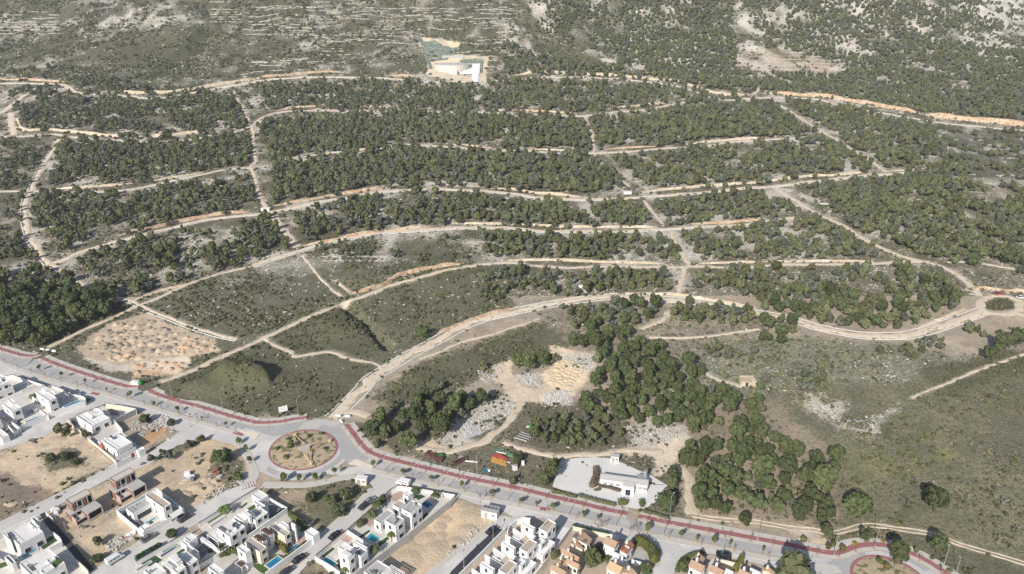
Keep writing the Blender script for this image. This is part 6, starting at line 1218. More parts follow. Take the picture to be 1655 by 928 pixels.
# ================================================================ STREET TREES, LAMPS, CARS AND LOOSE THINGS
def P0(u,v): p=PT([(u,v)])[0]; return (float(p[0]),float(p[1]),float(p[2]))
SC=[crown_mesh('street_crown',300+i,M['leaf'],lobes=7,tufts=46,size=.24,flat=1.15,zc=1.05,spread=.42) for i in range(2)]
SCY=crown_mesh('street_crown_yellow',310,M['leaf_y'],lobes=6,tufts=40,size=.24,flat=1.0,zc=1.0,spread=.45)
SCG=crown_mesh('street_crown_gold',311,M['leaf_gold'],lobes=6,tufts=40,size=.24,flat=1.0,zc=.9,spread=.45)
STK=trunk_mesh('street_trunk',320,2.4,.09,M['trunk'],3,.03)
def twigs(seed,h,n=16,sp=.9):
    rng=random.Random(seed); b=MB()
    b.tube((0,0,0),(0.03,0,h*.55),.05,.035,5)
    for i in range(n):
        t=rng.uniform(0,6.28); z0=h*rng.uniform(.38,.6); L=rng.uniform(.4,1)*sp; p=(L*math.cos(t),L*math.sin(t),z0+h*rng.uniform(.12,.42)); b.tube((0,0,z0),p,.028,.014,4)
        for k in range(3): t2=t+rng.uniform(-.9,.9); b.tube(p,(p[0]+.35*sp*math.cos(t2),p[1]+.35*sp*math.sin(t2),p[2]+rng.uniform(.1,.4)),.014,.008,3)
    me=bpy.data.meshes.new('twigs'); me.from_pydata(b.v,[],b.f); me.materials.append(M['twig']); me.update(); return me
TW=[twigs(330+i,3.0,14,.55) for i in range(3)]; TWB=[twigs(340+i,5.0,26,1.5) for i in range(2)]
PITM=MB(); PITM.box(0,0,.0,1.1,1.1,.035); _m=bpy.data.meshes.new('tree_pit'); _m.from_pydata(PITM.v,[],PITM.f); _m.materials.append(M['spoil']); PIT=_m
def mk(name,label,cat,loc,parts,group=None,sc=1.0,rz=0.,scz=None):
    t=bpy.data.objects.new(name,None); COL.objects.link(t); tag(t,label,cat,group); t.location=loc; t.rotation_euler=(0,0,rz)
    for nm,me,dz,s in parts:
        o=bpy.data.objects.new(nm,me); COL.objects.link(o); o.parent=t; o.location=(0,0,dz); o.scale=s if isinstance(s,tuple) else (s,s,s)
    t.scale=(sc,sc,sc); return t
def street_tree(u,v,d,h,label,group,crown=None,z=.12):
    p=PZ(u,v,0); r=d/2; zt=max(.5,h-2.05*r); mk('street_tree',label,'street tree',(float(p[0]),float(p[1]),z),[('crown',crown or SC[random.randrange(2)],zt-.15*r,(r,r,(h-zt)/2.0)),('trunk',STK,0,(1,1,(zt+.5)/2.4)),('tree_pit',PIT,0,1)],group,1,random.uniform(0,6))
GM='leafy street trees on the median west of the roundabout'
for k,(u,v,d,h,lb) in enumerate(((64.7,600,2.3,3.4,'leftmost leafy street tree on the median, above the lap pool villas'),(101,612,2.0,3.5,'second leafy street tree on the median from the left edge'),(211,643.6,2.6,3.6,'leafy street tree on the median across from the green bin'),(288,667.6,2.0,3.2,'narrow leafy street tree on the median above the big tree shadow'),(366,691.6,1.6,2.8,'small leafy tree at the roundabout end of the west median'))): street_tree(u,v,d,h,lb,GM)
street_tree(139,623,1.6,3.4,'yellowish slim street tree beside the zebra crossing at the left','yellow street trees',SCY); street_tree(174,635,1.2,2.6,'thin pale street tree on the west median','thin street trees',SCY); street_tree(250,656.7,2.0,2.6,'yellowish round street tree on the west median','yellow street trees',SCY); street_tree(308,675,.9,2.,'tiny yellowish sapling on the west median','thin street trees',SCY); street_tree(327,680.7,1.1,2.2,'tiny dark sapling on the west median','thin street trees')
for u,v,d,h,lb in ((387,718,2.6,3.,'round street tree at the crossing west of the roundabout'),(398,731,2.4,3.2,'upper of two street trees on the short pavement west of the roundabout'),(404,749,2.5,3.2,'lower of two street trees on the short pavement west of the roundabout'),(459.5,779,3.2,3.8,'first and largest of the four street trees south of the roundabout'),(485,780,2.4,3.5,'second of the four street trees south of the roundabout'),(510,777.5,2.7,3.5,'third of the four street trees south of the roundabout'),(541.6,770,2.5,3.9,'fourth street tree south of the roundabout, nearest the cream hut')): street_tree(u,v,d,h,lb,'street trees around the roundabout')
street_tree(603.8,756.5,2.2,3.5,'pale street tree at the crossing east of the roundabout','yellow street trees',SCY)
ME=[(652.5,768,2.6,3.),(698,779.5,2.3,3.1),(747,790.5,2.0,3.3),(795.8,802.5,2.4,3.2),(843.6,813.5,2.2,2.6),(894,824.6,2.4,3.2),(944,836.9,1.9,2.8),(1047,860.2,2.7,3.6),(1101,870.4,2.2,3.2),(1154,880.2,2.4,3.4)]
EL=['beside the white van','second after the white van','above the dark blue pool corner','above the ventilator hut','left of the zebra crossing by the terraced houses','right of the zebra crossing by the terraced houses','above the white paved lane','above the tall yellow hedge','above the mouth of the side street','above the black parked car']
for (u,v,d,h),e in zip(ME,EL): street_tree(u,v,d,h,'leafy street tree on the east median, '+e,'leafy street trees on the east median')
for u,v,e in ((867,819,'at the zebra crossing by the terraced houses'),(967,841.5,'above the dark green hedge'),(1126,875.8,'above the curved corner hedge')): street_tree(u,v,1.5,2.4,'small yellowish street tree on the east median, '+e,'yellow street trees',SCY)
for u,v,e in ((1178.5,886,'right of the black parked car'),(1232,896.5,'left of the very large garden pine')): street_tree(u,v,1.2,2.8,'slim yellowish street tree on the east median, '+e,'yellow street trees',SCY)
for u,v,d,h,c,lb in ((1338,888,2.2,2.2,SCY,'olive round bush on the pavement, first before the corner roundabout'),(1361,890.5,2.6,2.4,SCY,'olive round bush on the pavement beside the tall lamp'),(1381,882.5,2.,1.8,SCG,'golden yellow bush on the pavement bend'),(1427,878,1.2,1.8,SCG,'small orange bush on the pavement bend'),(1453,882.5,2.2,2.4,SCY,'olive round bush above the red lane bend'),(1480,893.5,1.9,2.2,SCY,'olive bush at the far end of the red lane bend'),(1346,884,2.0,2.2,None,'dark green bush between two olive pavement bushes'),(1298,876,2.6,2.2,SCY,'bright bush beside the sandy patch on the verge'),(1400,886-10,2.0,1.6,None,'dark bush on the verge under the round pine'),(1437,871,1.8,1.6,SCY,'yellow green bush on the verge below the wheel ruts')):
    p=P0(u,v); mk('round_bush',lb,'bush',(p[0],p[1],max(p[2],.1)),[('foliage',c or SC[0],-.1,(d/2,d/2,h/2))],'bushes at the corner roundabout')
p=P0(1446,915); mk('conifer',"blue green conifer on the corner roundabout island",'conifer',(p[0],p[1],.2),[('crown',CR[2],.2,(3.,3.,3.8)),('trunk',TK[0],0,(2.5,2.5,2.))]); 
for u,v,lb in ((1420.7,913.5,'small round tree on the corner roundabout island'),(1432,922,'low yellowish bush on the corner roundabout island')): p=P0(u,v); mk('round_bush',lb,'bush',(p[0],p[1],.2),[('foliage',SC[1] if v<915 else SCY,0,(1.3,1.3,1.3))],'bushes on the corner island')
# bare saplings in pits along the far pavement and the median
def along(c,s0,stp): c=resample(c,.5); L=np.concatenate([[0],np.cumsum(np.linalg.norm(np.diff(c,axis=0),axis=1))]); s=np.arange(s0,L[-1],stp); return [(float(np.interp(x,L,c[:,0])),float(np.interp(x,L,c[:,1]))) for x in s]
gi=0
for c,lab in ((RED_A,'bare sapling on the far pavement at the left edge'),(RED_B,'bare sapling on the pavement between the dirt track mouths'),(RED_C,'bare sapling on the pavement north west of the roundabout'),(RED_D,'bare sapling on the pavement below the scrap pile'),(RED_E,'bare sapling on the pavement below the pine wood')):
    for x,y in along(off(resample(c,1),-1.65),3.,6.1):
        mk('bare_sapling',lab,'sapling',(x,y,.13),[('trunk',TW[gi%3],0,(1,1,random.uniform(.75,1.1))),('tree_pit',PIT,.0,1)],lab.replace('sapling on','saplings on'),1,random.uniform(0,6)); gi+=1
for c,lab in ((MED_L,'bare sapling on the median west of the roundabout'),(MED_R,'bare sapling on the median east of the roundabout')):
    for x,y in along(off(resample(c,1),-.7),6.,9.4):
        if project(np.array(x),np.array(y),np.array(0.))[0]>-40: mk('bare_sapling',lab,'sapling',(x,y,.12),[('trunk',TW[gi%3],0,(1,1,random.uniform(.6,1.))),('tree_pit',PIT,.0,1)],lab.replace('sapling on','saplings on'),1,random.uniform(0,6)); gi+=1
for u,v,lb in ((966,862,'leafless tree on the service road left of the tiled houses'),(1018,866,'leafless tree on the service road in front of the broad tiled house'),(776,812,'leafless spreading tree by the ventilator hut')): p=P0(u,v); mk('bare_tree',lb,'bare tree',(p[0],p[1],0.05),[('trunk',TWB[0 if u<1000 else 1],0,1.)],'leafless trees on the service road')
# ---------------------------------------------------------------- lamps
def lamp_mesh(h):
    b=MB(); b.tube((0,0,0),(0,0,h),.10,.055,7); a=MB(); a.tube((0,0,h-.05),(-.35,-1.0,h+.25),.045,.04,5); hd=MB(); hd.box(-.45,-1.35,h+.16,.34,.85,.14,R(-19)); bs=MB(); bs.box(0,0,0,.42,.42,.22); r=[]
    for nm,q in (('pole',b),('arm',a),('lamp_head',hd),('base',bs)):
        me=bpy.data.meshes.new(nm); me.from_pydata(q.v,[],q.f); me.materials.append(M['steel']); me.update(); r.append((nm,me,0,1.))
    return r
LM8=lamp_mesh(8.2); LM4=lamp_mesh(4.6)
for u,v,lb in ((670.7,756,'tall street lamp on the far pavement, left of the scrap pile'),(771,768,'tall street lamp on the verge below the orange scrap pile'),(1082,836,'tall street lamp beside the round pine of the car park'),(1223.6,874,'tall street lamp below the pine wood on the verge'),(1347.6,898,'tall street lamp between the zebra crossing and the olive bushes'),(1414,883,'tall street lamp at the bend of the red lane'),(1522,924,'tall street lamp at the far right end of the red lane'),(1545,927,'short street lamp in the grass at the far right',),(111,589,'street lamp on the pavement under the spoil heaps'),(28,575,'street lamp on the far pavement at the left edge'),(278,641,'street lamp on the verge below the green mound'),(360,660,'street lamp on the sandy bank of the avenue'),(483,674,'street lamp right of the billboard')): p=P0(u,v); mk('street_lamp',lb,'street lamp',(p[0],p[1],.05),LM8 if u!=1545 else LM4,'tall street lamps',1,R(160 if u<1300 else 170))
for u,v,lb in ((139,628,'thin lamp post beside the zebra crossing at the left edge'),(308,690,'thin lamp post by the curb bulb of the brick shell street'),(676,775,'lamp post on the median right of the white van'),(724,787,'lamp post on the median above the corner villa'),(820,808.5,'lamp post on the median above the ventilator hut'),(919,832,'lamp post on the median above the terraced house corner'),(995,850,'lamp post on the median above the tiled houses'),(1072,864,'lamp post on the median above the side street mouth'),(526,778,'lamp post between the trees south of the roundabout'),(797,872,'lamp post beside the new black asphalt, upper one'),(750,917,'lamp post beside the new black asphalt, lower one'),(556,829,'lamp post in the overgrown plot beside the street'),(622,760,'lamp post at the median nose east of the roundabout'),(92,844,'small lamp on the edge of the black lane, upper one'),(109,863,'small lamp on the edge of the black lane, lower one'),(1167,900,'lamp post beside the black parked car'),(1026,878,'lamp post at the broad tiled house wall')): p=P0(u,v); mk('lamp_post',lb,'lamp post',(p[0],p[1],.05),LM4,'lower lamp posts',1,R(200))
# ---------------------------------------------------------------- cars
def car(u,v,hd,col,label,van=False,L=4.3,Wd=1.8,name='parked_car'):
    p=PZ(u,v,0.); z=.075; t=thing(name,label,'van' if van else 'car',(float(p[0]),float(p[1]),z)); t['_o']=(0.,0.,0.); t.rotation_euler=(0,0,R(hd)); H=2.1 if van else 1.48
    m=mat('car paint '+label[:12],col,.35,tuple(x*.9 for x in col),1,.3,spec=.5)
    if van: prof=[(-.5,.35),(-.5,.97),(-.47,1.),(.18,1.),(.27,.97),(.38,.62),(.48,.55),(.5,.42),(.5,.3),(-.5,.3)]
    else: prof=[(-.5,.38),(-.49,.62),(-.44,.66),(-.33,.68),(.22,.66),(.44,.60),(.5,.5),(.5,.32),(.48,.28),(-.48,.28)]
    def shape(pr,w,name,mm,tap=0.):
        b=MB(); n=len(pr); b.add([(x*L,-w/2+tap*max(0,y-.5)*2,y*H) for x,y in pr]+[(x*L,w/2-tap*max(0,y-.5)*2,y*H) for x,y in pr],[tuple(range(n))[::-1],tuple(range(n,2*n))]+[(i,(i+1)%n,n+(i+1)%n,n+i) for i in range(n)]); return b.build(name,mm,t)
    body=shape(prof,Wd,'body',m,.05)
    if not van: shape([(-.42,.66),(-.34,.93),(-.26,.985),(.02,.98),(.10,.94),(.24,.66)],Wd*.92,'windows',M['glass'],.16); shape([(-.30,.985),(-.26,1.01),(.0,1.005),(.04,.975)],Wd*.74,'roof',m)
    else:
        b=MB(); [b.box(x*L,s*(Wd/2-.035),H*.66,.75,.04,.42) for x in (-.3,-.09,.12) for s in (-1,1)]; b.add([(.285*L,-.75,.95*H),(.385*L,-.78,.65*H),(.385*L,.78,.65*H),(.285*L,.75,.95*H)],[(0,1,2,3)]); b.build('windows',M['glass'],t)
    for x in (-.31,.32):
        for s in (-1,1):
            w=MB(); w.tube((x*L,s*(Wd/2-.2),.32),(x*L,s*(Wd/2+.01),.32),.32,.32,12); wo=w.build('wheel',M['dark'],t); r=MB(); r.tube((x*L,s*(Wd/2+.0),.32),(x*L,s*(Wd/2+.025),.32),.18,.18,10); r.build('rim',M['steel'],wo)
    for s in (-1,1): b=MB(); b.box(.497*L,s*Wd*.34,.5*H if not van else .46*H,.06,.36,.14); b.build('headlight',M['roof_white'],t)
    return t
car(652,783.5,160,(.78,.78,.78),'white passenger van parked on the service road by the brown wall',True,4.9,1.95)
car(542,868,55,(.02,.022,.025),'black car parked on the villa street, the upper of two'); car(484,906,55,(.02,.022,.025),'black car parked on the villa street, lower one under a stretched shadow'); car(463,927,55,(.05,.055,.065),'dark car cut by the bottom edge on the villa street')
car(795,860,50,(.02,.022,.025),'black car parked beside the new black asphalt'); car(1169,900,163,(.02,.02,.022),'black car under the garden wall on the service road by the corner hedge'); car(966,888,62,(.03,.035,.04),'black car in the drive between the tiled houses'); car(187,907,55,(.66,.69,.68),'silver van parked at the lower end of the black lane',True,4.7,1.9); car(240,872,55,(.17,.175,.18),'grey car parked at the corner of the L shaped villa'); car(299,840,55,(.06,.065,.075),'dark car in front of the carport of the L shaped villa'); car(5,699,55,(.7,.7,.71),'white car at the left edge on the side street'); car(589,820,56,(.05,.05,.055),'dark car parked along the brown topped wall'); car(597,812,56,(.25,.26,.27),'grey car at the upper end of the brown topped wall')
for u,v,col,lb in ((1614,477,(.34,.06,.07),'red car beside the track loop at the right edge'),(1650,483,(.75,.75,.76),'white car at the right edge by the track loop')):
    c=car(u,v,5,col,lb); q=P0(u,v); c.location=(q[0],q[1],q[2]+.2); c.scale=(1.1,1.1,1.1)
# ---------------------------------------------------------------- billboard, sculpture, bins, scrap
A,B=P0(453,671),P0(464.5,668); t=thing('billboard','white billboard on posts on the verge by the roundabout','billboard',((A[0]+B[0])/2,(A[1]+B[1])/2,A[2])); an=math.atan2(B[1]-A[1],B[0]-A[0]); w_=math.hypot(B[0]-A[0],B[1]-A[1])+.6
b=MB(); b.box((A[0]+B[0])/2,(A[1]+B[1])/2,A[2]+1.2,w_,.12,2.4,an); pn=b.build('panel',M['white'],t)
b=MB(); c_,s_2=math.cos(an),math.sin(an); mx,my=(A[0]+B[0])/2+s_2*.075,(A[1]+B[1])/2-c_*.075
for k,(x,z,l_) in enumerate(((-.5,3.1,.9),(-.1,2.7,1.5),(.1,2.3,1.3),(-.3,1.9,1.0))): b.box(mx+c_*x,my+s_2*x,A[2]+z,l_,.02,.12,an)
b.build('faint_print',mat('faint grey print',(.60,.62,.66),.8),pn,origin=t['_o']); pn.children[0].location=(0,0,0)
for s in (-.35,.35): b=MB(); b.box((A[0]+B[0])/2+math.cos(an)*w_*s,(A[1]+B[1])/2+math.sin(an)*w_*s+.12,A[2]-.2,.14,.14,3.6,an); b.build('post',M['steel'],t)
t=thing('timber_sculpture','three pale timber tripods around a grey slab on the roundabout island','sculpture',(float(RB_C[0]),float(RB_C[1]),.4)); M['timber']=mat('pale yellow timber',(.56,.45,.28),.85,(.44,.35,.22),1.5,.7)
for (top,feet) in (((477,702),((478,722),(491,718))),((533,712),((497,721),(504,726))),((503,748),((491,735),(499.5,727)))):
    T=PZ(*top,.6); b=MB()
    for f in feet: F_=PZ(*f,1.6); b.tube((T[0],T[1],.5),(F_[0],F_[1],1.9),.19,.17,5)
    b.lathe([(.75,.35),(.75,.9),(.5,.92)],T[0],T[1],6); b.build('tripod',M['timber'],t)
b=MB(); c=PZ(492,725,.8); b.box(c[0],c[1],.45,3.4,2.0,.9,R(30)); b.box(c[0]+1.2,c[1]+.9,1.353,1.6,1.,.35,R(30)); b.build('slab',M['concrete'],t)
for u,v,s,lb in ((471,727,1.8,'dark round shrub beside the sculpture on the roundabout'),(466,712,1.2,'low shrub at the upper left of the roundabout island'),(462,742,1.3,'low shrub at the lower left of the roundabout island'),(519,703,1.1,'small shrub at the top of the roundabout island'),(526,727,1.1,'small shrub at the right of the roundabout island'),(500,708,1.2,'low shrub above the sculpture slab'),(448,728,1.0,'small shrub at the left rim of the roundabout island')): p=P0(u,v); mk('island_shrub',lb,'shrub',(p[0],p[1],.4),[('foliage',SCR[RNG.integers(0,3)] if s<1.5 else SC[0],0,s)],'shrubs on the roundabout island')
p=P0(219.5,621.5); t=thing('recycling_container','white container beside the green bin at the dirt track mouth','container',(p[0],p[1],.1)); b=MB(); b.box(p[0],p[1],.1,3.2,1.5,1.5,R(-6)); b.build('container_body',M['white'],t); b=MB(); b.box(p[0],p[1],1.603,3.3,1.6,.12,R(-6)); b.build('lid',M['roof_white'],t)
M['green_plastic']=mat('bright green plastic',(.05,.24,.05),.6,(.04,.19,.04),1,.4); p=P0(227.5,621.5); t=thing('recycling_bin','bright green rounded recycling bin at the dirt track mouth','recycling bin',(p[0],p[1],.1)); b=MB(); b.lathe([(.7,.1),(.95,.4),(1.0,1.1),(.8,1.6),(.3,1.85)],p[0],p[1],14); b.build('bin_body',M['green_plastic'],t); b=MB(); b.lathe([(.28,1.852),(.3,2.0),(.1,2.05)],p[0],p[1],8); b.build('lid',M['dark'],t)
p=P0(78,567); t=thing('concrete_barrier','white concrete blocks closing the dirt track at the avenue','barrier',p); b=MB(); [b.box(p[0]+x,p[1]-x*.25,p[2]-.1,2.2,.6,.9,R(-14)) for x in (-3,0,3.2)]; b.build('block',M['white'],t)
p=P0(555,680); t=thing('concrete_barrier','white barrier blocks by the broad track mouth at the roundabout','barrier',p); b=MB(); [b.box(p[0]+x,p[1]+y,p[2]-.1,2.,.6,.8,R(a)) for x,y,a in ((-2.6,3,-10),(1.,2.6,5),(-.6,-.9,-50))]; b.build('block',M['white'],t)
def pile(name,label,cat,items): 
    o=np.mean([P0(*i[0]) for i in items],0); t=thing(name,label,cat,tuple(map(float,o)))
    for (px,m,l,wd,ht,an,nm,z) in items: p=P0(*px); b=MB(); b.box(p[0],p[1],p[2]-.05+z,l,wd,ht,R(an)); b.build(nm,M[m] if isinstance(m,str) else m,t)
OR=mat('orange yellow painted steel',(.48,.29,.08),.7,(.42,.23,.06),1,.5); RD=mat('faded red painted steel',(.42,.08,.05),.7,(.34,.09,.07),1.2,.8); GN=mat('faded green steel',(.13,.24,.15),.7,(.1,.18,.12),1,.7); RU=mat('rusty brown steel',(.14,.065,.05),.85,(.09,.05,.045),1.5,.8)
pile('scrap_pile','stack of orange beams behind the pavement','scrap',[((806+i*.3,749.5-i*1.6),OR,6-.2*i,.4,.32,-24,'beam',.0+.12*i) for i in range(4)]+[((812,745),'white',6,.25,.2,-24,'pale_beam',.05)])
pile('scrap_pile','red machine frames behind the orange beams','scrap',[((800,741),RD,2.2,1.,1.,-24,'frame',0),((805,737.5),RD,2.6,.9,.8,-10,'frame',0),((811,741.5),RD,2.2,1.2,1.1,-30,'frame',0),((816,743),RD,1.5,1.1,.7,20,'frame',0),((810,735),'roof_white',4,.25,.3,-20,'pale_bar',0.8)])
pile('scrap_pile','pale green bars at the top of the scrap yard','scrap',[((803,728),GN,3.4,.5,.6,30,'bar',0),((809,727),GN,2.6,.5,.6,12,'bar',0),((818,731),GN,3.,.5,.5,-24,'bar',0),((826,737),GN,2.,1.,.8,-24,'bar',0)])
pile('scrap_pile','rows of rusty crates beside a green tarpaulin','scrap',[((692+4.2*i,734+1.9*i+1.5*(i%2)),RU,1.2,2.0,1.0,-20,'crate',0) for i in range(6)]); pile('tarpaulin_heap','green tarpaulin heap beside the rusty crates','tarpaulin',[((711,738),M['turf'],2.4,1.6,1.1,10,'tarpaulin',0),((713,739.5),M['green_plastic'],1.3,1.,1.25,35,'tarpaulin_fold',0),((715,742),M['dark'],1.6,1.2,.8,-15,'crate',0)])
pile('scrap_pile','dark rusty frames right of the green tarpaulin','scrap',[((736+3.4*i,750-1.8*i+1.2*(i%2)),RU,1.,2.2,.9,-50,'frame',0) for i in range(5)]+[((748,741),'steel',2.8,1.,.9,-10,'grey_box',0)]); pile('white_beam','single white beam lying in the grass','beam',[((762,746.5),'white',4.4,.4,.35,-8,'beam_body',0),((766.3,747.2),'steel',.3,.5,.42,-8,'end_cap',0)])
pile('scrap_pile','blue and white scrap at the edge of the pavement','scrap',[((785,762),'water_mid',1.2,.9,.7,20,'barrel',0),((789,761),'white',1.6,.6,.6,-20,'panel',0),((793,759.5),GN,1.4,.6,.5,30,'panel',0)]); pile('rolled_sheet','grey white rolled sheet beside the dark tree','roll',[((832,759),'roof_white',1.5,1.3,1.5,20,'roll',0),((833.5,757.5),'steel',1.1,1.,1.75,50,'fold',0),((845,752),'white',.9,.8,1.8,10,'post_end',0)])
pile('pipe_stack','black and white striped stack of pipes above the track','pipes',[((842+1.6*i,711-1.*i),'dark' if i%2 else 'concrete',5.0,.34,.45+.12*i,-28,'pipe',0) for i in range(7)]); pile('green_machine','small green machine with red arm above the track','machine',[((860,694),'green_plastic',1.7,1.2,1.2,-30,'body',0),((857,692.5),'green_plastic',.9,.9,.7,0,'cab',1.1),((853,690.5),'white',.9,.5,.5,20,'box',0),((868,690),RD,2.,.3,.3,20,'arm',1.),((866.5,700),'steel',.2,.2,2.6,0,'mast',0)])
pile('rubble_bags','white bags and sheets beside the dirt ramp','bags',[((303,768),'white',1.8,1.4,1.3,20,'bag',0),((306,772),'white',1.6,1.2,1.1,-30,'bag',0),((310,774),'roof_white',2.,1.3,1.2,40,'bag',0),((300,776),'concrete',1.8,1.4,.8,10,'bag',0),((312,777),'slate',1.2,1.,1.4,0,'dark_box',0)])
pile('brick_stack','red brick stacks by the shrubs on the dirt lot','bricks',[((347,763),'brick',1.6,2.4,1.1,-30,'stack',0),((351,767),'brick',1.5,1.8,.9,-30,'stack',0),((355,771),'concrete',1.8,1.4,.6,-20,'pallet',0),((349,759),'white',.8,.7,.7,0,'bag',0)]); pile('building_pallets','wrapped pale pallets beside the lower brick shell','pallets',[((88,826),'white',1.5,1.2,1.2,55,'pallet',0),((93,828),'roof_white',1.4,1.2,1.3,55,'pallet',0),((97,823),'slate',1.4,1.2,1.2,55,'pallet',0),((91,832),'white',1.2,1.1,.9,40,'pallet',0)])
pile('rubble_bags','heap of white and pink bags above the street by the teal pool villa','bags',[((208,867),'white',1.3,1.1,1.0,20,'bag',0),((212,865),'roof_white',1.2,1.,.9,-30,'bag',0),((205,869),'pink',1.2,1.,.8,40,'bag',0),((216,863.5),'white',1.3,1.,1.1,10,'bag',0),((214,869),'concrete',1.,.9,.7,60,'bag',0)])
pile('concrete_culvert','small grey white concrete posts beside the broad white road','culvert',[((938,470),'white',2.2,1.2,3.2,0,'post',0),((942,471.5),'steel',1.6,1.2,2.6,0,'post',0),((946,472.5),'concrete',1.6,1.2,1.8,0,'post',0)])
# ---------------------------------------------------------------- palms in the villa gardens
def palm_mesh(seed,n=16):
    rng=random.Random(seed); b=MB()
    for i in range(n):
        t=2*math.pi*i/n+rng.uniform(-.15,.15); up=rng.uniform(.1,.9); p0=np.zeros(3); pts=[p0]
        for k in range(1,6): s=k/5; pts.append(np.array([s*1.2*math.cos(t),s*1.2*math.sin(t),up*s-1.1*s*s]))
        for k in range(5):
            w0,w1=.24*math.sin(math.pi*(k+.3)/5.6),.24*math.sin(math.pi*(k+1.2)/5.9); q=np.array([-math.sin(t),math.cos(t),0]); b.add([pts[k]-q*w0-[0,0,.08],pts[k],pts[k+1],pts[k+1]-q*w1-[0,0,.08]],[(0,1,2,3)]); b.add([pts[k],pts[k]+q*w0-[0,0,.08],pts[k+1]+q*w1-[0,0,.08],pts[k+1]],[(0,1,2,3)])
    me=bpy.data.meshes.new('palm_crown'); me.from_pydata(b.v,[],b.f); me.materials.append(M['palm']); me.update(); return me
PM=[palm_mesh(400+i) for i in range(2)]
for u,v,h_,s,lb in ((610,826,3.2,1.5,'palm by the patio above the two storey villa with turquoise pool'),(600,838,2.4,1.7,'palm beside the pink patio and the brown topped wall'),(633,876,3.4,1.3,'palm at the green strip beside the turquoise pool'),(672,801,3.,1.4,'palm behind the entrance pavilion of the corner villa'),(704,810,3.,1.4,'palm on the white terrace of the corner villa'),(606,897,3.,1.4,'palm at the lower turquoise pool villa beside the lot wall'),(364,846-15,2.8,1.9,'palm at the blue pool in the street row'),(55,650-4,2.2,1.4,'palm between the two left edge villas'),(562,926,2.2,1.4,'palm at the bottom edge by the lawn')):
    p=P0(u,v); mk('palm_tree',lb,'palm',(p[0],p[1],.1),[('crown',PM[gi%2],h_,s),('trunk',STK,0,(1.3,1.3,h_/2.4))],'palms in the villa gardens',1,random.uniform(0,6)); gi+=1
p=P0(957,916); mk('conifer','broad pale green conifer between the tiled houses','conifer',(p[0],p[1],.1),[('crown',CR[1],.0,(3.0,3.0,2.6)),('trunk',TK[1],0,(2.,2.,1.))]); 
for u,v,s,lb in ((235,684,2.4,'olive green bush at the top of the rubble plot'),(84,745,1.9,'dark shrub on the bare plot, left one'),(108,742,2.4,'grey shrub on the bare plot, middle one'),(122,750,1.8,'dark shrub on the bare plot, right one'),(277,688,1.8,'dark bush at the curb of the rubble plot'),(157,907,1.8,'yellowish bush at the lower end of the black lane'),(222,873,.9,'small bush at the corner of the teal pool villa'),(363,748,3.2,'large olive shrub on the lot beside the roundabout'),(352,741,2.4,'olive shrub at the upper side of the lot by the roundabout'),(385,776,2.,'olive shrub near the street mouth on the lot by the roundabout'),(535,815,2.4,'dark bush in the overgrown plot, upper one'),(560,805,2.8,'dark bush in the overgrown plot, nearest the street'),(548,833,2.6,'dark bush in the overgrown plot, lower one'),(505,812,2.2,'olive bush in the middle of the overgrown plot'),(618,812,1.9,'dark bush behind the brown topped wall'),(583,850,1.6,'dark bush on the white terrace below the brown topped wall'),(279,868,1.8,'green garden shrub by the entrance of the teal pool villa'),(965,900,2.6,'very dark garden tree beside the black car drive'),(1105,922,2.2,'dark garden shrub inside the curved hedge'),(985,911,1.8,'dark garden bush above the orange roof'),(896,901,1.7,'dark garden bush right of the white lane'),(1043,925,2.2,'olive garden tree at the foot of the tiled houses')):
    p=P0(u,v); mk('shrub',lb,'shrub',(p[0],p[1],.0),[('foliage',CR[gi%6] if s>1.7 else SC[0],-.25*s,(s,s,s*.8))],'garden and plot shrubs',1,random.uniform(0,6)); gi+=1
# ---------------------------------------------------------------- spoil heaps and rubble
def heap_mesh(seed,m):
    rng=random.Random(seed); b=MB(); n=14; ph=rng.uniform(0,6); V=[(0,0,1.)]
    for k,(r,z) in enumerate(((.25,.86),(.5,.6),(.78,.28),(1.05,-.02),(1.2,-.25))):
        for i in range(n): t=2*math.pi*i/n; rr=r*(1+.14*math.sin(2*t+ph)+rng.uniform(-.08,.08)); V.append((rr*math.cos(t),rr*math.sin(t),z+rng.uniform(-.06,.06)))
    F=[(0,1+i,1+(i+1)%n) for i in range(n)]
    for k in range(4):
        for i in range(n): F.append((1+k*n+i,1+(k+1)*n+i,1+(k+1)*n+(i+1)%n,1+k*n+(i+1)%n))
    me=bpy.data.meshes.new('spoil_heap'); me.from_pydata(V,[],F); me.polygons.foreach_set('use_smooth',[True]*len(F)); me.materials.append(m); me.update(); return me
HM=[heap_mesh(500+i,M['spoil']) for i in range(3)]; HMO=[heap_mesh(510+i,M['spoil_o']) for i in range(3)]; HMG=[heap_mesh(520+i,mat('grey brown spoil',(.36,.30,.235),.95,(.26,.22,.17),.35,.9,5,bump=.25,bscale=1.4)) for i in range(2)]; HMP=[heap_mesh(530+i,mat('pale yellow sand',(.70,.56,.385),.95,(.58,.455,.30),.4,.9,5,bump=.2,bscale=1.4)) for i in range(3)]
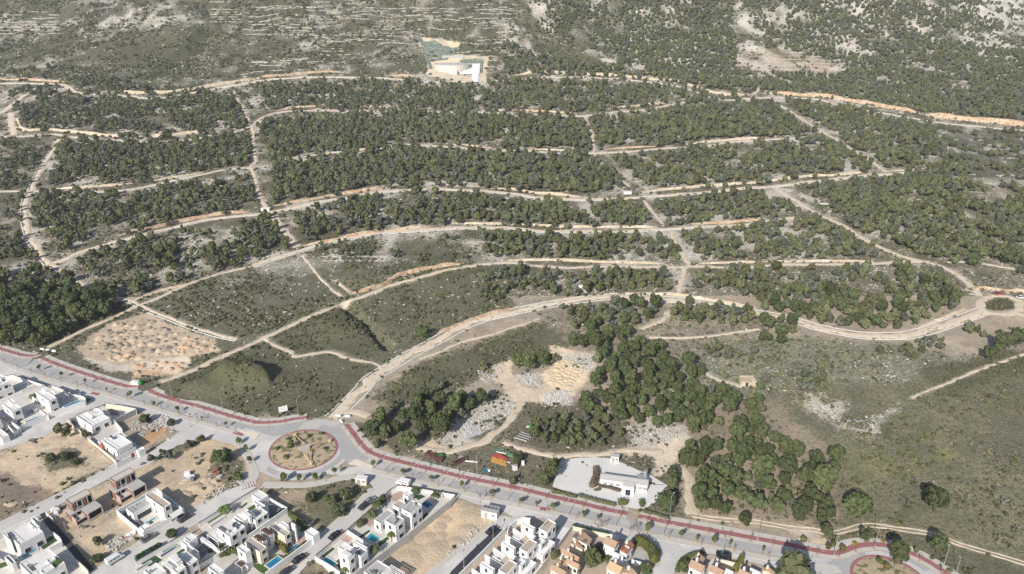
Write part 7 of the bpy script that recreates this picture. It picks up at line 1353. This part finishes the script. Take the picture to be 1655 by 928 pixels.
def heaps(poly,dmin,r0,r1,hk,kinds,label,group,nmax):
    poly=np.array(poly,float); w=PT(poly); lo,hi=w.min(0),w.max(0); got=[]
    for _ in range(6000):
        r_=r0+(r1-r0)*RNG.beta(1.2,2.2); x,y=RNG.uniform(lo[0],hi[0]),RNG.uniform(lo[1],hi[1]); z=float(terr(np.array([x]),np.array([y]))[0]); u,v,f=project(x,y,z)
        if not inpoly(np.array([u]),np.array([v]),poly)[0] or any((x-a)**2+(y-b)**2<(dmin*(q+r_)*.5)**2 for a,b,q in got): continue
        r=r_; got.append((x,y,r)); k=kinds(u,v); o=bpy.data.objects.new('spoil_heap',k); COL.objects.link(o); o.location=(x,y,z); o.scale=(r*RNG.uniform(.85,1.2),r,r*hk*RNG.uniform(.8,1.2)); o.rotation_euler=(0,0,RNG.uniform(0,6.28)); tag(o,label,'spoil heap',group)
        if len(got)>=nmax: break
pick=lambda *a: a[int(RNG.integers(0,len(a)))]
heaps([(135,566),(180,526),(232,512),(285,536),(345,554),(350,563),(315,572),(240,578),(200,588),(165,578)],1.1,.9,3.0,.50,lambda u,v: (pick(*HMO) if RNG.uniform()<.6 else pick(*HM)) if (u>285 and v>540) or v>574 else pick(*HM,*HMG,*HMG,*HMG),'grey brown or orange spoil heap among dozens dumped above the avenue','spoil heaps above the avenue',120)
heaps([(208,592),(255,584),(300,583),(292,600),(220,606)],1.6,1.2,2.2,.42,lambda u,v: pick(*HMO),'orange spoil heap in the low row beside the dirt turning','low orange spoil heaps',14)
heaps([(893,566),(904,578),(942,592),(938,608),(915,628),(893,622),(882,605),(900,592)],1.3,1.0,2.2,.30,lambda u,v: pick(*HMP),'pale sandy heap in the quarry clearing','pale sandy quarry heaps',60)
heaps([(660,905),(688,858),(720,822),(765,828),(770,850),(720,895)],1.5,2.0,5.5,.10,lambda u,v: pick(*HM),'low sandy hump on the bare lot beside the long grey wall','low humps on the sandy lot',9)
heaps([(0,765),(40,735),(110,700),(140,715),(80,790),(10,830)],1.6,1.5,4.5,.10,lambda u,v: pick(*HM),'low earth hump on the bare plot at the left','low humps on the left plot',8)
heaps([(268,790),(320,770),(360,775),(320,805),(275,815)],1.4,1.2,3.2,.28,lambda u,v: pick(*HM),'sandy heap beside the villa with the teal pool','sandy heaps on the dirt lot',8)
def rub_mesh(seed,m): b=MB(); rnd=random.Random(seed); b.box(0,0,-.1,rnd.uniform(.5,1.1),rnd.uniform(.35,.8),rnd.uniform(.3,.7),rnd.uniform(0,3)); b.blob((.4,.2,.1),.35,(1.2,.8,.7),.4,1,rnd); me=bpy.data.meshes.new('rubble_piece'); me.from_pydata(b.v,[],b.f); me.materials.append(m); me.update(); return me
RM=[rub_mesh(600+i,M['rubble']) for i in range(3)]+[rub_mesh(610+i,M['stone_grey']) for i in range(2)]+[rub_mesh(620,M['stone'])]
rpx=[]
for poly,n in (([(905,578),(960,572),(965,592),(945,600),(915,592)],220),([(832,605),(870,602),(868,622),(848,622)],150),([(873,645),(895,632),(922,632),(924,655),(890,656),(875,654)],240),([(702,712),(735,682),(790,647),(815,642),(833,655),(818,680),(780,695),(740,712)],480),([(1010,692),(1060,672),(1110,697),(1080,718),(1020,722)],230),([(770,600),(815,585),(808,612),(780,620)],160),([(238,690),(262,672),(275,676),(255,698)],130),([(168,880),(215,858),(222,868),(180,896)],160),([(640,905),(690,860),(712,842),(716,846),(660,900)],0),([(722,895),(772,848),(780,852),(735,900)],60),([(205,690),(225,676),(245,686),(230,706)],120),([(1040,690),(1095,705),(1085,715),(1040,715)],120),([(330,798),(395,770),(392,780),(325,818)],110),([(905,745),(915,742),(915,755),(905,758)],40),([(1290,645),(1345,655),(1370,690),(1330,668)],110),([(1345,690),(1440,655),(1415,700)],90)):
    poly=np.array(poly,float); lo,hi=poly.min(0),poly.max(0); k=0; t0=0
    while k<n and t0<200:
        q=np.stack([RNG.uniform(lo[0],hi[0],n*2),RNG.uniform(lo[1],hi[1],n*2)],-1); q=q[inpoly(q[:,0],q[:,1],poly)][:n-k]; rpx.append(q); k+=len(q); t0+=1
rw=PT(np.vstack(rpx)); n=len(rw); s=.42*RNG.uniform(.3,1.7,n)**1.5; scatter('rubble',rw,RNG.integers(0,6,n),np.stack([s,s,s],-1),np.stack([RNG.normal(0,.3,n),RNG.normal(0,.3,n),RNG.uniform(0,6.28,n)],-1),RM,'white demolition rubble dumped in heaps and strewn over the ground','rubble')

# ================================================================ THE AIR
m=bpy.data.materials.new('thin haze'); m.use_nodes=True; n=m.node_tree.nodes; n.remove(n['Principled BSDF']); pv=n.new('ShaderNodeVolumePrincipled'); pv.inputs['Color'].default_value=(.86,.90,.96,1); pv.inputs['Density'].default_value=.00013; pv.inputs['Anisotropy'].default_value=.2
m.node_tree.links.new(pv.outputs[0],n['Material Output'].inputs['Volume']); b=MB(); b.box(0,610,-46,3400,2100,470); b.build('haze',m,kind='stuff',label='thin pale haze in the air over the slope')
